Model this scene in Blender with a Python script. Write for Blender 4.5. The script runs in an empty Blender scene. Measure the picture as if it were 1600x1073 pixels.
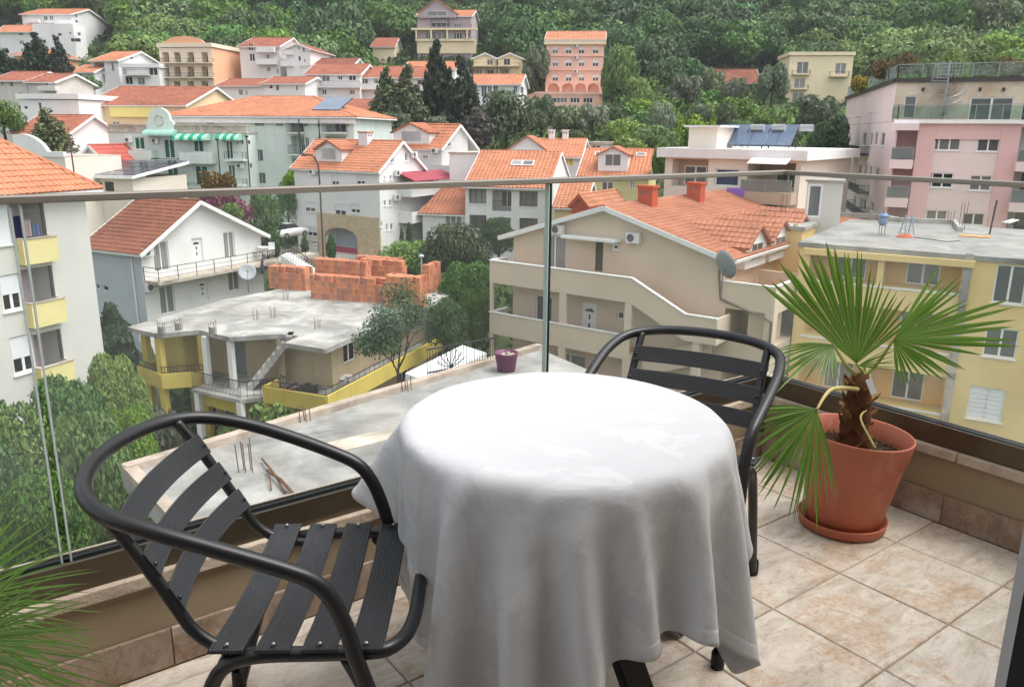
import bpy, bmesh, math, random, zlib, base64
import numpy as np
from mathutils import Vector, Matrix, noise
R = math.radians
random.seed(7)
SC = bpy.context.scene
COL = SC.collection

# ---------------------------------------------------------------- camera
CAM_H, F_PX, PITCH, ROLL = 1.38, 1259.0, R(14.67), .0092
cam_d = bpy.data.cameras.new('camera'); cam = bpy.data.objects.new('camera', cam_d); COL.objects.link(cam)
cam_d.sensor_width = 36.0; cam_d.lens = F_PX / 1600 * 36.0; cam_d.clip_start = .05; cam_d.clip_end = 3000
FW = Vector((0, math.cos(PITCH), -math.sin(PITCH))); RT = Vector((1, 0, 0)); UP = RT.cross(FW)
R2 = math.cos(ROLL) * RT + math.sin(ROLL) * UP; U2 = -math.sin(ROLL) * RT + math.cos(ROLL) * UP
CO = Vector((0, 0, CAM_H))
M4 = Matrix((R2, U2, -FW)).transposed().to_4x4(); M4.translation = CO
cam.matrix_world = M4
SC.camera = cam

# ---------------------------------------------------------------- light of a bright overcast day
wd = bpy.data.worlds.new('World'); SC.world = wd; wd.use_nodes = True
nt = wd.node_tree; nt.nodes.clear()
sky = nt.nodes.new('ShaderNodeTexSky'); sky.sky_type = 'NISHITA'; sky.sun_disc = False
SUN_EL, SUN_AZ = 64, 92             # high on the right, behind thin cloud
sky.sun_elevation = R(SUN_EL); sky.sun_rotation = R(SUN_AZ); sky.altitude = 0
sky.air_density = 1.0; sky.dust_density = 4.0; sky.ozone_density = 1.0
hs = nt.nodes.new('ShaderNodeHueSaturation'); hs.inputs['Saturation'].default_value = .22
bg = nt.nodes.new('ShaderNodeBackground'); bg.inputs['Strength'].default_value = .15
wo = nt.nodes.new('ShaderNodeOutputWorld')
nt.links.new(sky.outputs[0], hs.inputs['Color']); nt.links.new(hs.outputs[0], bg.inputs[0]); nt.links.new(bg.outputs[0], wo.inputs[0])
sun_d = bpy.data.lights.new('sun', 'SUN'); sun_d.energy = .85; sun_d.angle = R(40); sun_d.color = (1, .96, .9)
sun = bpy.data.objects.new('sun', sun_d); COL.objects.link(sun)
sdir = Vector((math.sin(R(SUN_AZ)) * math.cos(R(SUN_EL)), math.cos(R(SUN_AZ)) * math.cos(R(SUN_EL)), math.sin(R(SUN_EL))))
sun.rotation_euler = sdir.to_track_quat('Z', 'Y').to_euler(); sun.location = (0, -20, 40)
SC.view_settings.view_transform = 'Standard'; SC.view_settings.look = 'None'
SC.view_settings.gamma = 1; SC.view_settings.use_curve_mapping = False
SC.view_settings.exposure = 1.32
SC.render.engine = 'CYCLES'
SC.cycles.max_bounces = 7; SC.cycles.diffuse_bounces = 3; SC.cycles.glossy_bounces = 3
SC.cycles.transparent_max_bounces = 16; SC.cycles.transmission_bounces = 4
SC.cycles.caustics_reflective = False; SC.cycles.caustics_refractive = False
SC.cycles.use_denoising = True

# ---------------------------------------------------------------- measuring from the photograph (1600 x 1073 pixels)
def ray(x, y):
    return (FW * F_PX + R2 * (x - 800) - U2 * (y - 536.5)).normalized()
def onz(x, y, z):
    d = ray(x, y); return CO + d * ((z - CAM_H) / d.z)
def at(x, y, depth):
    d = ray(x, y); return CO + d * (depth / d.y)
def proj(p):
    v = Vector(p) - CO; d = v.dot(FW)
    return (800 + F_PX * v.dot(R2) / d, 536.5 - F_PX * v.dot(U2) / d, d)
def column_hit(p, dirv, px, z):
    """the point p + t*dirv (in plan, at height z) that lies at photo column px"""
    py = 300
    q = None
    for _ in range(6):
        r = ray(px, py)
        t = -(p.x * r.y - p.y * r.x) / (dirv.x * r.y - dirv.y * r.x)
        q = Vector((p.x + dirv.x * t, p.y + dirv.y * t, z))
        py = proj(q)[1]
    return q

# ---------------------------------------------------------------- mesh helpers
ORG = {}
class MB:
    def __init__(s): s.v = []; s.f = []; s.mi = []; s.cm = 0
    def add(s, vs, fs):
        b = len(s.v); s.v.extend([tuple(x) for x in vs]); s.f.extend([tuple(i + b for i in f) for f in fs]); s.mi.extend([s.cm] * len(fs)); return s
    def quad(s, a, b, c, d): return s.add([a, b, c, d], [(0, 1, 2, 3)])
    def poly(s, pts): return s.add(pts, [tuple(range(len(pts)))])
    def box(s, lo, hi):
        x0, y0, z0 = lo; x1, y1, z1 = hi
        return s.add([(x0,y0,z0),(x1,y0,z0),(x1,y1,z0),(x0,y1,z0),(x0,y0,z1),(x1,y0,z1),(x1,y1,z1),(x0,y1,z1)],
            [(0,3,2,1),(4,5,6,7),(0,1,5,4),(1,2,6,5),(2,3,7,6),(3,0,4,7)])
    def obox(s, c, ax, ay, az, hx, hy, hz):
        c = Vector(c); ax = Vector(ax) * hx; ay = Vector(ay) * hy; az = Vector(az) * hz
        vs = [c + i * ax + j * ay + k * az for k in (-1, 1) for (i, j) in ((-1,-1),(1,-1),(1,1),(-1,1))]
        return s.add(vs, [(0,3,2,1),(4,5,6,7),(0,1,5,4),(1,2,6,5),(2,3,7,6),(3,0,4,7)])
    def beam(s, a, b, w, h, up=(0, 0, 1)):
        a = Vector(a); b = Vector(b); d = (b - a); L = d.length; d.normalize()
        side = d.cross(Vector(up)); side = side.normalized() if side.length > 1e-6 else Vector((1, 0, 0)); u = side.cross(d)
        return s.obox((a + b) / 2, d, side, u, L / 2, w / 2, h / 2)
    def prism(s, pts, z0, z1):
        n = len(pts); vs = [(p[0], p[1], z0) for p in pts] + [(p[0], p[1], z1) for p in pts]
        return s.add(vs, [tuple(range(n - 1, -1, -1)), tuple(range(n, 2 * n))] + [(i, (i + 1) % n, n + (i + 1) % n, n + i) for i in range(n)])
    def slab(s, pts, th):
        """a polygon in space thickened downwards"""
        n = len(pts); vs = [Vector(p) for p in pts] + [Vector(p) - Vector((0, 0, th)) for p in pts]
        return s.add(vs, [tuple(range(n)), tuple(range(2 * n - 1, n - 1, -1))] + [(i, n + i, n + (i + 1) % n, (i + 1) % n) for i in range(n)])
    def tube(s, path, r, n=10, closed=False, flat=1.0, flat_ax=None):
        P = [Vector(p) for p in path]; m = len(P); rr = r if isinstance(r, (list, tuple)) else [r] * m
        prev = None; vs = []
        for i in range(m):
            if closed: t = (P[(i + 1) % m] - P[i - 1])
            else: t = P[min(i + 1, m - 1)] - P[max(i - 1, 0)]
            t.normalize()
            if prev is None:
                a = t.cross(Vector((0, 0, 1)))
                if a.length < .1: a = t.cross(Vector((1, 0, 0)))
            else: a = prev - t * prev.dot(t)
            a.normalize(); prev = a; b = t.cross(a)
            for k in range(n):
                an = 2 * math.pi * k / n; vs.append(P[i] + (a * math.cos(an) + b * math.sin(an)) * rr[i])
        fs = []
        for i in range(m if closed else m - 1):
            j = (i + 1) % m
            for k in range(n): fs.append((i*n+k, i*n+(k+1) % n, j*n+(k+1) % n, j*n+k))
        if not closed: fs += [tuple(range(n - 1, -1, -1)), tuple((m-1)*n+k for k in range(n))]
        return s.add(vs, fs)
    def lathe(s, prof, c=(0, 0, 0), n=32, tilt=None):
        vs = []; m = len(prof); c = Vector(c)
        for (r, z) in prof:
            for k in range(n):
                a = 2 * math.pi * k / n; p = Vector((r * math.cos(a), r * math.sin(a), z))
                if tilt: p = tilt @ p
                vs.append(c + p)
        fs = [(i*n+k, i*n+(k+1) % n, (i+1)*n+(k+1) % n, (i+1)*n+k) for i in range(m - 1) for k in range(n)]
        return s.add(vs, fs)
    def build(s, name, mat, parent=None, smooth=False, kind=None, bevel=0, org=None):
        me = bpy.data.meshes.new(name)
        o = ORG.get(parent.name) if parent is not None else org
        vs = s.v if o is None else [(x - o[0], y - o[1], z - o[2]) for x, y, z in s.v]
        me.from_pydata(vs, [], s.f)
        for m in (mat if isinstance(mat, (list, tuple)) else [mat]): me.materials.append(m)
        if isinstance(mat, (list, tuple)): me.polygons.foreach_set('material_index', s.mi)
        if smooth: me.polygons.foreach_set('use_smooth', [True] * len(me.polygons))
        ob = bpy.data.objects.new(name, me); COL.objects.link(ob)
        if parent is not None: ob.parent = parent; ORG[ob.name] = o
        elif org is not None: ob.location = org; ORG[ob.name] = org
        if kind: ob['kind'] = kind
        if bevel:
            b = ob.modifiers.new('bevel', 'BEVEL'); b.width = bevel; b.segments = 2; b.limit_method = 'ANGLE'
        return ob
def fix_normals(ob):
    bm = bmesh.new(); bm.from_mesh(ob.data); bmesh.ops.recalc_face_normals(bm, faces=bm.faces); bm.to_mesh(ob.data); bm.free()

def tag(o, label=None, cat=None, group=None, kind=None):
    if label: o['label'] = label
    if cat: o['category'] = cat
    if group: o['group'] = group
    if kind: o['kind'] = kind
    return o
def thing(name, label, cat, loc=(0, 0, 0), group=None, rz=0):
    o = bpy.data.objects.new(name, None); COL.objects.link(o); o.location = loc; o.rotation_euler = (0, 0, rz)
    o.empty_display_size = .2
    tag(o, label, cat, group); ORG[o.name] = tuple(loc); return o
def copy_tree(o, parent=None):
    c = o.copy(); COL.objects.link(c)
    if parent is not None: c.parent = parent
    for ch in [x for x in bpy.data.objects if x.parent == o and x != c]: copy_tree(ch, c)
    return c
def smooth_path(pts, n=8, closed=False):
    P = [Vector(p) for p in pts]; m = len(P); out = []
    for i in range(m if closed else m - 1):
        if closed: a, b, c, d = P[i - 1], P[i], P[(i + 1) % m], P[(i + 2) % m]
        else: a, b, c, d = P[max(i - 1, 0)], P[i], P[i + 1], P[min(i + 2, m - 1)]
        for k in range(n):
            t = k / n
            out.append(.5 * ((2 * b) + (c - a) * t + (2 * a - 5 * b + 4 * c - d) * t * t + (3 * b - a - 3 * c + d) * t ** 3))
    if not closed: out.append(P[-1])
    return out

# ---------------------------------------------------------------- procedural materials
MATS = {}
class NT:
    def __init__(s, name):
        s.m = bpy.data.materials.new(name); s.m.use_nodes = True; s.t = s.m.node_tree; s.t.nodes.clear()
        s.out = s.n('ShaderNodeOutputMaterial')
    def n(s, typ, **kw):
        x = s.t.nodes.new(typ)
        for k, v in kw.items():
            if k.startswith('i_'): x.inputs[k[2:].replace('_', ' ')].default_value = v
            else: setattr(x, k, v)
        return x
    def l(s, a, b): s.t.links.new(a, b)
    def coord(s, kind='Object', scale=(1, 1, 1)):
        c = s.n('ShaderNodeTexCoord'); mp = s.n('ShaderNodeMapping'); mp.inputs['Scale'].default_value = scale
        s.l(c.outputs[kind], mp.inputs[0]); return mp.outputs[0]
    def noise(s, vec, scale, detail=4, rough=.6, dist=0):
        x = s.n('ShaderNodeTexNoise'); x.inputs['Scale'].default_value = scale; x.inputs['Detail'].default_value = detail
        x.inputs['Roughness'].default_value = rough; x.inputs['Distortion'].default_value = dist
        if vec is not None: s.l(vec, x.inputs['Vector'])
        return x.outputs['Fac']
    def ramp(s, fac, stops):
        r = s.n('ShaderNodeValToRGB'); e = r.color_ramp.elements
        while len(e) < len(stops): e.new(.5)
        for el, (p, c) in zip(e, stops): el.position = p; el.color = (*c[:3], 1) if len(c) >= 3 else (c[0],) * 3 + (1,)
        s.l(fac, r.inputs[0]); return r.outputs[0]
    def mix(s, fac, a, b, mode='MIX'):
        x = s.n('ShaderNodeMix'); x.data_type = 'RGBA'; x.blend_type = mode
        for sock, v in ((x.inputs[0], fac), (x.inputs[6], a), (x.inputs[7], b)):
            if hasattr(v, 'is_output') or isinstance(v, bpy.types.NodeSocket): s.l(v, sock)
            elif isinstance(v, (int, float)): sock.default_value = v
            else: sock.default_value = (*v[:3], 1)
        return x.outputs[2]
    def math(s, op, a, b=0, clamp=False):
        x = s.n('ShaderNodeMath'); x.operation = op; x.use_clamp = clamp
        for i, v in enumerate((a, b)):
            if isinstance(v, bpy.types.NodeSocket): s.l(v, x.inputs[i])
            else: x.inputs[i].default_value = v
        return x.outputs[0]
    def bump(s, h, strength=.3, dist=.01):
        b = s.n('ShaderNodeBump'); b.inputs['Strength'].default_value = strength; b.inputs['Distance'].default_value = dist
        s.l(h, b.inputs['Height']); return b.outputs[0]
    def principled(s, col, rough=.8, spec=.3, metal=0, normal=None, sheen=0):
        p = s.n('ShaderNodeBsdfPrincipled')
        if isinstance(col, bpy.types.NodeSocket): s.l(col, p.inputs['Base Color'])
        else: p.inputs['Base Color'].default_value = (*col[:3], 1)
        if isinstance(rough, bpy.types.NodeSocket): s.l(rough, p.inputs['Roughness'])
        else: p.inputs['Roughness'].default_value = rough
        p.inputs['Specular IOR Level'].default_value = spec; p.inputs['Metallic'].default_value = metal
        if normal is not None: s.l(normal, p.inputs['Normal'])
        if sheen: p.inputs['Sheen Weight'].default_value = sheen
        s.l(p.outputs[0], s.out.inputs[0]); return p

def srgb(r, g, b):
    f = lambda c: (c / 255 / 12.92) if c <= 10 else ((c / 255 + .055) / 1.055) ** 2.4
    return (f(r), f(g), f(b))
def plain(name, col, rough=.7, spec=.3, metal=0, var=.0, scale=8.0, bump=0.0):
    if name in MATS: return MATS[name]
    t = NT(name); v = t.coord()
    c = col; nrm = None
    if var:
        f = t.noise(v, scale, 5)
        c = t.ramp(f, [(.3, [x * (1 - var) for x in col]), (.7, [min(1, x * (1 + var * .6)) for x in col])])
    if bump: nrm = t.bump(t.noise(v, scale * 6, 3), bump, .01)
    t.principled(c, rough, spec, metal, nrm); MATS[name] = t.m; return t.m
def plaster(name, col, dirt=.22, scale=.35, streak=.5):
    """painted render: broad unevenness, fine grain and weather streaks that run down from the top"""
    if name in MATS: return MATS[name]
    t = NT(name); v = t.coord()
    a = t.noise(v, scale, 6, .62); b = t.noise(t.coord(scale=(2.2, 2.2, .16)), 1.0, 5, .65); g = t.noise(v, 14, 3)
    base = t.ramp(a, [(.28, [x * (1 - dirt * .7) for x in col]), (.55, col), (.8, [min(.9, x * 1.05) for x in col])])
    st = t.ramp(b, [(.53, (0, 0, 0)), (.75, (1, 1, 1))])
    base = t.mix(t.math('MULTIPLY', st, streak * dirt * 1.6), base, (.17, .16, .145))
    t.principled(base, .9, .15, 0, t.bump(g, .25, .01)); MATS[name] = t.m; return t.m
def concrete(name, lo, mid, hi, scale=.6, stain=(.05, .05, .045), warm=(.35, .3, .24)):
    if name in MATS: return MATS[name]
    t = NT(name); v = t.coord()
    a = t.noise(v, scale, 8, .68, .6); b = t.noise(v, scale * .32, 5, .6, 1.2); g = t.noise(v, scale * 14, 5, .7)
    c = t.ramp(a, [(.3, lo), (.5, mid), (.68, hi)])
    c = t.mix(t.math('MULTIPLY', t.ramp(b, [(.52, (0, 0, 0)), (.66, (1, 1, 1))]), .62), c, stain)
    c = t.mix(t.math('MULTIPLY', t.ramp(t.noise(v, scale * .7, 4), [(.52, (0, 0, 0)), (.7, (1, 1, 1))]), .35), c, warm)
    c = t.mix(t.math('MULTIPLY', g, .3), c, mid)
    t.principled(c, .95, .1, 0, t.bump(g, .5, .03)); MATS[name] = t.m; return t.m
def roof_mat(name, col, dark=.55, spot=.35):
    if name in MATS: return MATS[name]
    t = NT(name); v = t.coord()
    gi = t.n('ShaderNodeNewGeometry').outputs['Random Per Island']
    a = t.noise(v, .5, 5, .6); g = t.noise(v, 7, 4, .7)
    c = t.ramp(a, [(.25, [x * dark for x in col]), (.55, col), (.85, [min(1, x * 1.12) for x in col])])
    c = t.mix(t.math('MULTIPLY', t.ramp(g, [(.5, (0, 0, 0)), (.75, (1, 1, 1))]), spot), c, [x * .45 for x in col])
    c = t.mix(t.math('MULTIPLY', gi, .3), c, [x * .62 for x in col])
    t.principled(c, .85, .2); MATS[name] = t.m; return t.m
def window_glass(name='window_glass', lo=(.012, .014, .016), hi=(.2, .2, .19)):
    """panes: dark rooms behind some, pale curtains close behind others"""
    if name in MATS: return MATS[name]
    t = NT(name); oi = t.n('ShaderNodeObjectInfo').outputs['Random']
    w = t.n('ShaderNodeTexWave'); w.wave_type = 'BANDS'; w.bands_direction = 'X'; w.inputs['Scale'].default_value = 3.2
    w.inputs['Distortion'].default_value = 2.5; t.l(t.coord(scale=(1, 1, .05)), w.inputs['Vector'])
    cur = t.ramp(w.outputs['Fac'], [(.2, [x * .6 for x in hi]), (.8, hi)])
    k = t.ramp(oi, [(.38, (0, 0, 0)), (.75, (1, 1, 1))])
    t.principled(t.mix(k, lo, cur), .06, .6); MATS[name] = t.m; return t.m
def leaf_mat(name, lo, hi, trans=.18, rough=.6):
    if name in MATS: return MATS[name]
    t = NT(name); g = t.n('ShaderNodeNewGeometry').outputs['Random Per Island']; oi = t.n('ShaderNodeObjectInfo').outputs['Random']
    c = t.ramp(g, [(.0, lo), (.55, [(a + b) / 2 for a, b in zip(lo, hi)]), (1, hi)])
    h = t.n('ShaderNodeHueSaturation'); t.l(c, h.inputs['Color'])
    t.l(t.math('ADD', t.math('MULTIPLY', oi, .045), .478), h.inputs['Hue'])
    t.l(t.math('ADD', t.math('MULTIPLY', t.math('FRACT', t.math('MULTIPLY', oi, 7.31)), .65), .68), h.inputs['Value'])
    t.l(t.math('ADD', t.math('MULTIPLY', t.math('FRACT', t.math('MULTIPLY', oi, 3.77)), .35), .8), h.inputs['Saturation'])
    d = t.principled(h.outputs[0], rough, .25)
    tr = t.n('ShaderNodeBsdfTranslucent'); t.l(h.outputs[0], tr.inputs[0])
    mx = t.n('ShaderNodeMixShader'); mx.inputs[0].default_value = trans
    t.l(d.outputs[0], mx.inputs[1]); t.l(tr.outputs[0], mx.inputs[2]); t.l(mx.outputs[0], t.out.inputs[0])
    MATS[name] = t.m; return t.m
def clear_glass(name, tint=(.95, .97, .96), film=.03, refl=1.0):
    """thin pane: lets light through, mirrors the sky a little, carries a faint dirt film"""
    if name in MATS: return MATS[name]
    t = NT(name); v = t.coord()
    tr = t.n('ShaderNodeBsdfTransparent'); tr.inputs[0].default_value = (*tint, 1)
    gl = t.n('ShaderNodeBsdfGlossy'); gl.inputs['Roughness'].default_value = .02
    fr = t.n('ShaderNodeFresnel'); fr.inputs['IOR'].default_value = 1.45
    m1 = t.n('ShaderNodeMixShader'); bf = t.n('ShaderNodeNewGeometry').outputs['Backfacing']; t.l(t.math('MULTIPLY', t.math('MULTIPLY', fr.outputs[0], refl), t.math('SUBTRACT', 1.0, bf)), m1.inputs[0]); t.l(tr.outputs[0], m1.inputs[1]); t.l(gl.outputs[0], m1.inputs[2])
    df = t.n('ShaderNodeBsdfTranslucent'); df.inputs[0].default_value = (.8, .82, .82, 1)
    dirt = t.ramp(t.noise(v, 1.6, 5, .6, .5), [(.42, (.25, .25, .25)), (.75, (1, 1, 1))])
    m2 = t.n('ShaderNodeMixShader'); t.l(t.math('MULTIPLY', dirt, film), m2.inputs[0]); t.l(m1.outputs[0], m2.inputs[1]); t.l(df.outputs[0], m2.inputs[2])
    t.l(m2.outputs[0], t.out.inputs[0]); MATS[name] = t.m; return t.m
# ================================================================ the balcony
YAW = R(36.7)
D1 = Vector((math.cos(YAW), math.sin(YAW), 0)); N1 = Vector((-math.sin(YAW), math.cos(YAW), 0)); UZ = Vector((0, 0, 1))
def bp(d, n, z=0): return D1 * d + N1 * n + UZ * z
def bbox_(mb, d0, d1, n0, n1, z0, z1):
    return mb.obox(bp((d0 + d1) / 2, (n0 + n1) / 2, (z0 + z1) / 2), D1, N1, UZ, abs(d1 - d0) / 2, abs(n1 - n0) / 2, abs(z1 - z0) / 2)
WD, WN = 2.888, 2.02                       # inner faces of the side wall and the front wall

def stone_tile_mat(name, stops, rust):
    t = NT(name); oi = t.n('ShaderNodeObjectInfo'); c = t.n('ShaderNodeTexCoord')
    off = t.n('ShaderNodeVectorMath'); off.operation = 'MULTIPLY_ADD'
    cmb = t.n('ShaderNodeCombineXYZ'); t.l(oi.outputs['Random'], cmb.inputs[0]); t.l(t.math('FRACT', t.math('MULTIPLY', oi.outputs['Random'], 17.7)), cmb.inputs[1])
    t.l(cmb.outputs[0], off.inputs[0]); off.inputs[1].default_value = (40, 40, 40); t.l(c.outputs['Object'], off.inputs[2])
    v = off.outputs[0]
    mp = t.n('ShaderNodeMapping'); mp.inputs['Scale'].default_value = (1.0, 2.4, 1); mp.inputs['Rotation'].default_value = (0, 0, .5); t.l(v, mp.inputs[0])
    a = t.noise(mp.outputs[0], 5.5, 9, .68, 1.2); b = t.noise(v, 3.6, 8, .74, .9); g = t.noise(v, 45, 6, .75); d = t.noise(mp.outputs[0], 13, 8, .74, 2.0)
    col = t.ramp(a, stops)
    rm = t.math('MULTIPLY', t.ramp(b, [(.52, (0, 0, 0)), (.57, (1, 1, 1))]), t.math('ADD', t.math('MULTIPLY', t.math('FRACT', t.math('MULTIPLY', oi.outputs['Random'], 5.3)), .6), .3))
    rm = t.math('MULTIPLY', rm, t.ramp(g, [(.4, (.15, .15, .15)), (.6, (1, 1, 1))]))
    col = t.mix(rm, col, rust)
    col = t.mix(t.math('MULTIPLY', t.ramp(d, [(.55, (0, 0, 0)), (.68, (1, 1, 1))]), .6), col, [x * .62 for x in stops[0][1]])
    col = t.mix(t.math('MULTIPLY', t.ramp(t.noise(v, 2.3, 5, .6), [(.55, (0, 0, 0)), (.66, (1, 1, 1))]), .45), col, (.72, .66, .6))
    col = t.mix(t.math('MULTIPLY', t.ramp(t.noise(v, 70, 4, .8), [(.58, (0, 0, 0)), (.66, (1, 1, 1))]), .5), col, [x * .55 for x in rust])
    t.principled(col, t.ramp(g, [(.3, (.34,) * 3), (.7, (.55,) * 3)]), .4, 0, t.bump(g, .12, .004)); return t.m
M_TILE = stone_tile_mat('floor_tile', [(.3, srgb(156, 142, 128)), (.47, srgb(189, 177, 162)), (.62, srgb(206, 196, 184))], srgb(172, 134, 98))
M_SKIRT = stone_tile_mat('skirting_tile', [(.3, srgb(120, 102, 88)), (.5, srgb(150, 130, 113)), (.7, srgb(166, 147, 130))], srgb(120, 92, 70))
M_GROUT = plain('grout', srgb(150, 134, 118), .95, .1, var=.3, scale=9)
M_WALLB = plaster('balcony_plaster', srgb(152, 136, 112), .25, 2.2, .3)
M_COPE = concrete('coping_stone', srgb(150, 134, 118), srgb(188, 172, 154), srgb(206, 192, 176), 3.0, stain=srgb(120, 104, 90))
def metal_brown():
    t = NT('bronze_metal'); v = t.coord(scale=(1, 1, 1)); g = t.noise(v, 6, 4)
    t.principled(t.ramp(g, [(.3, srgb(88, 78, 64)), (.7, srgb(106, 94, 78))]), t.ramp(g, [(.3, (.3,) * 3), (.7, (.42,) * 3)]), .5, .75); return t.m
M_BRONZE = metal_brown()
M_STEEL = plain('rail_steel', srgb(150, 143, 135), .35, .5, .6)
M_RUBBER = plain('black_rubber', (.012, .012, .013), .6, .3)
M_GLASS = clear_glass('balustrade_glass', (.955, .972, .965), .075, .8)
M_EDGE = plain('glass_edge', srgb(34, 62, 56), .15, .6)
M_EDGEL = plain('glass_edge_pale', srgb(178, 190, 188), .15, .6)

# floor: screed with tiles bedded on it
fl = MB(); bbox_(fl, -2.2, WD, .1, WN, -.22, -.0045)
floor = fl.build('balcony_floor', M_GROUT, kind='structure', org=(0, 0, 0))
S, G = .351, .0022
d0, n0 = 2.2717, 1.2482
tile_cache = {}
k = 0
for i in range(-12, 4):
    for j in range(-5, 4):
        a0, a1 = d0 + i * S + G, d0 + (i + 1) * S - G; b0, b1 = n0 + j * S + G, n0 + (j + 1) * S - G
        a1 = min(a1, WD); b1 = min(b1, WN); a0 = max(a0, -2.1); b0 = max(b0, .12)
        if a1 - a0 < .02 or b1 - b0 < .02: continue
        w, h = round((a1 - a0) / 2, 4), round((b1 - b0) / 2, 4)
        ct = bp((a0 + a1) / 2, (b0 + b1) / 2, 0)
        if (w, h) not in tile_cache:
            m = MB(); c = .003; z0, z1 = -.012, 0
            m.add([(-w,-h,z0),(w,-h,z0),(w,h,z0),(-w,h,z0),(-w,-h,z1-c),(w,-h,z1-c),(w,h,z1-c),(-w,h,z1-c),(-w+c,-h+c,z1),(w-c,-h+c,z1),(w-c,h-c,z1),(-w+c,h-c,z1)],
                  [(3,2,1,0),(0,1,5,4),(1,2,6,5),(2,3,7,6),(3,0,4,7),(4,5,9,8),(5,6,10,9),(6,7,11,10),(7,4,8,11),(8,9,10,11)])
            me = bpy.data.meshes.new('tile'); me.from_pydata(m.v, [], m.f); me.materials.append(M_TILE); tile_cache[(w, h)] = me
        o = bpy.data.objects.new('tile', tile_cache[(w, h)]); COL.objects.link(o); o.parent = floor
        o.location = ct + Vector((0, 0, random.uniform(-.0006, .0006))); o.rotation_euler = (0, 0, YAW)

def parapet(name, label, front):
    root = thing(name, label, 'wall', bp(.5, WN, 0) if front else bp(WD, .9, 0))
    L0, L1 = (-2.2, WD + .30) if front else (.1, WN)
    def bx(mb, l0, l1, o0, o1, z0, z1):      # o measured outwards from the wall's inner face
        return bbox_(mb, l0, l1, WN + o0, WN + o1, z0, z1) if front else bbox_(mb, WD + o0, WD + o1, l0, l1, z0, z1)
    bx(MB(), L0, L1 if front else L1, .012, .24, -.3, .2505).build('wall_body', M_WALLB, root)
    # coping stones laid end to end, then the skirting tiles
    l = L0
    while l < L1 - .02:
        e = min(l + 1.1, L1); bx(MB(), l + .0015, e - .0015, -.012, .24, .252, .288).build('coping_stone', M_COPE, root, bevel=.004); l = e
    off = (d0 - .12) if front else (n0 - .36 - .012)
    l = off - S * (13 if front else 5)
    while l < L1:
        a, e = max(l, L0), min(l + S, L1 if not front else WD)
        if e - a > .02:
            m = MB(); bx(m, a + .0012, e - .0012, 0, .0115, .001, .112); sk = m.build('skirting_tile', M_SKIRT, root, bevel=.002)
        l += S
    return root
parapet('parapet_wall', 'low beige rendered balcony wall with stone ledge, running behind the table', True)
parapet('parapet_wall', 'low beige rendered balcony wall with stone ledge, behind the terracotta palm pot', False)

# glass balustrade: bronze shoe, panes, gaskets, top rail
bal = thing('glass_balustrade', 'clear glass balcony balustrade with bronze base channel and slim metal top rail', 'railing', bp(1.5, WN + .04, .288))
ZC0, ZC1, ZR = .289, .366, 1.239
def channel(name, front):
    m = MB()
    # U profile: inner lip, outer lip, web between
    for (o0, o1, z0, z1) in ((.006, .013, ZC0, ZC1), (.062, .069, ZC0, ZC1), (.013, .062, ZC0, ZC1 - .022)):
        if front: bbox_(m, -2.2, WD + .069 - (0 if o0 > .05 else .056), WN + o0, WN + o1, z0, z1)
        else: bbox_(m, WD + o0, WD + o1, .1, WN + .006, z0, z1)
    return m.build(name, M_BRONZE, bal)
channel('base_channel', True); channel('base_channel', False)
for front in (True, False):
    m = MB()
    for o0, o1 in ((.0135, .0275), (.0475, .0615)):
        if front: bbox_(m, -2.2, WD + .0275, WN + o0, WN + o1, ZC1 - .0215, ZC1 - .004)
        else: bbox_(m, WD + o0, WD + o1, .1, WN + .006, ZC1 - .0215, ZC1 - .004)
    m.build('gasket', M_RUBBER, bal)
def pane(front, a, b, edges=(True, True)):
    o0, o1 = .0285, .0465
    m = MB()
    if front: bbox_(m, a, b, WN + o0, WN + o1, ZC1 - .02, ZR - .012)
    else: bbox_(m, WD + o0, WD + o1, a, b, ZC1 - .02, ZR - .012)
    p = m.build('glass_pane', M_GLASS, bal)
    for end, on in ((a, edges[0]), (b, edges[1])):
        if not on: continue
        s = .0012; q = MB(); e0, e1 = (end - s, end + .0025) if end == a else (end - .0025, end + s)
        mat = M_EDGE if on == 'dark' else M_EDGEL
        if front: bbox_(q, e0, e1, WN + o0 - .0006, WN + o1 + .0006, ZC1 - .02, ZR - .0125)
        else: bbox_(q, WD + o0 - .0006, WD + o1 + .0006, e0, e1, ZC1 - .02, ZR - .0125)
        q.build('glass_edge', mat, p)
    return p
pane(True, -2.2, .1775, (False, True)); pane(True, .196, 1.672, (True, True)); pane(True, 1.681, WD + .0265, ('dark', False))
pane(False, .1, WN + .0265, (False, False))
m = MB(); bbox_(m, -2.2, WD + .0575, WN + .0205, WN + .0565, ZR - .018, ZR); bbox_(m, WD + .0205, WD + .0565, .1, WN + .0200, ZR - .018, ZR)
m.build('top_rail', M_STEEL, bal, bevel=.003)

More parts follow.
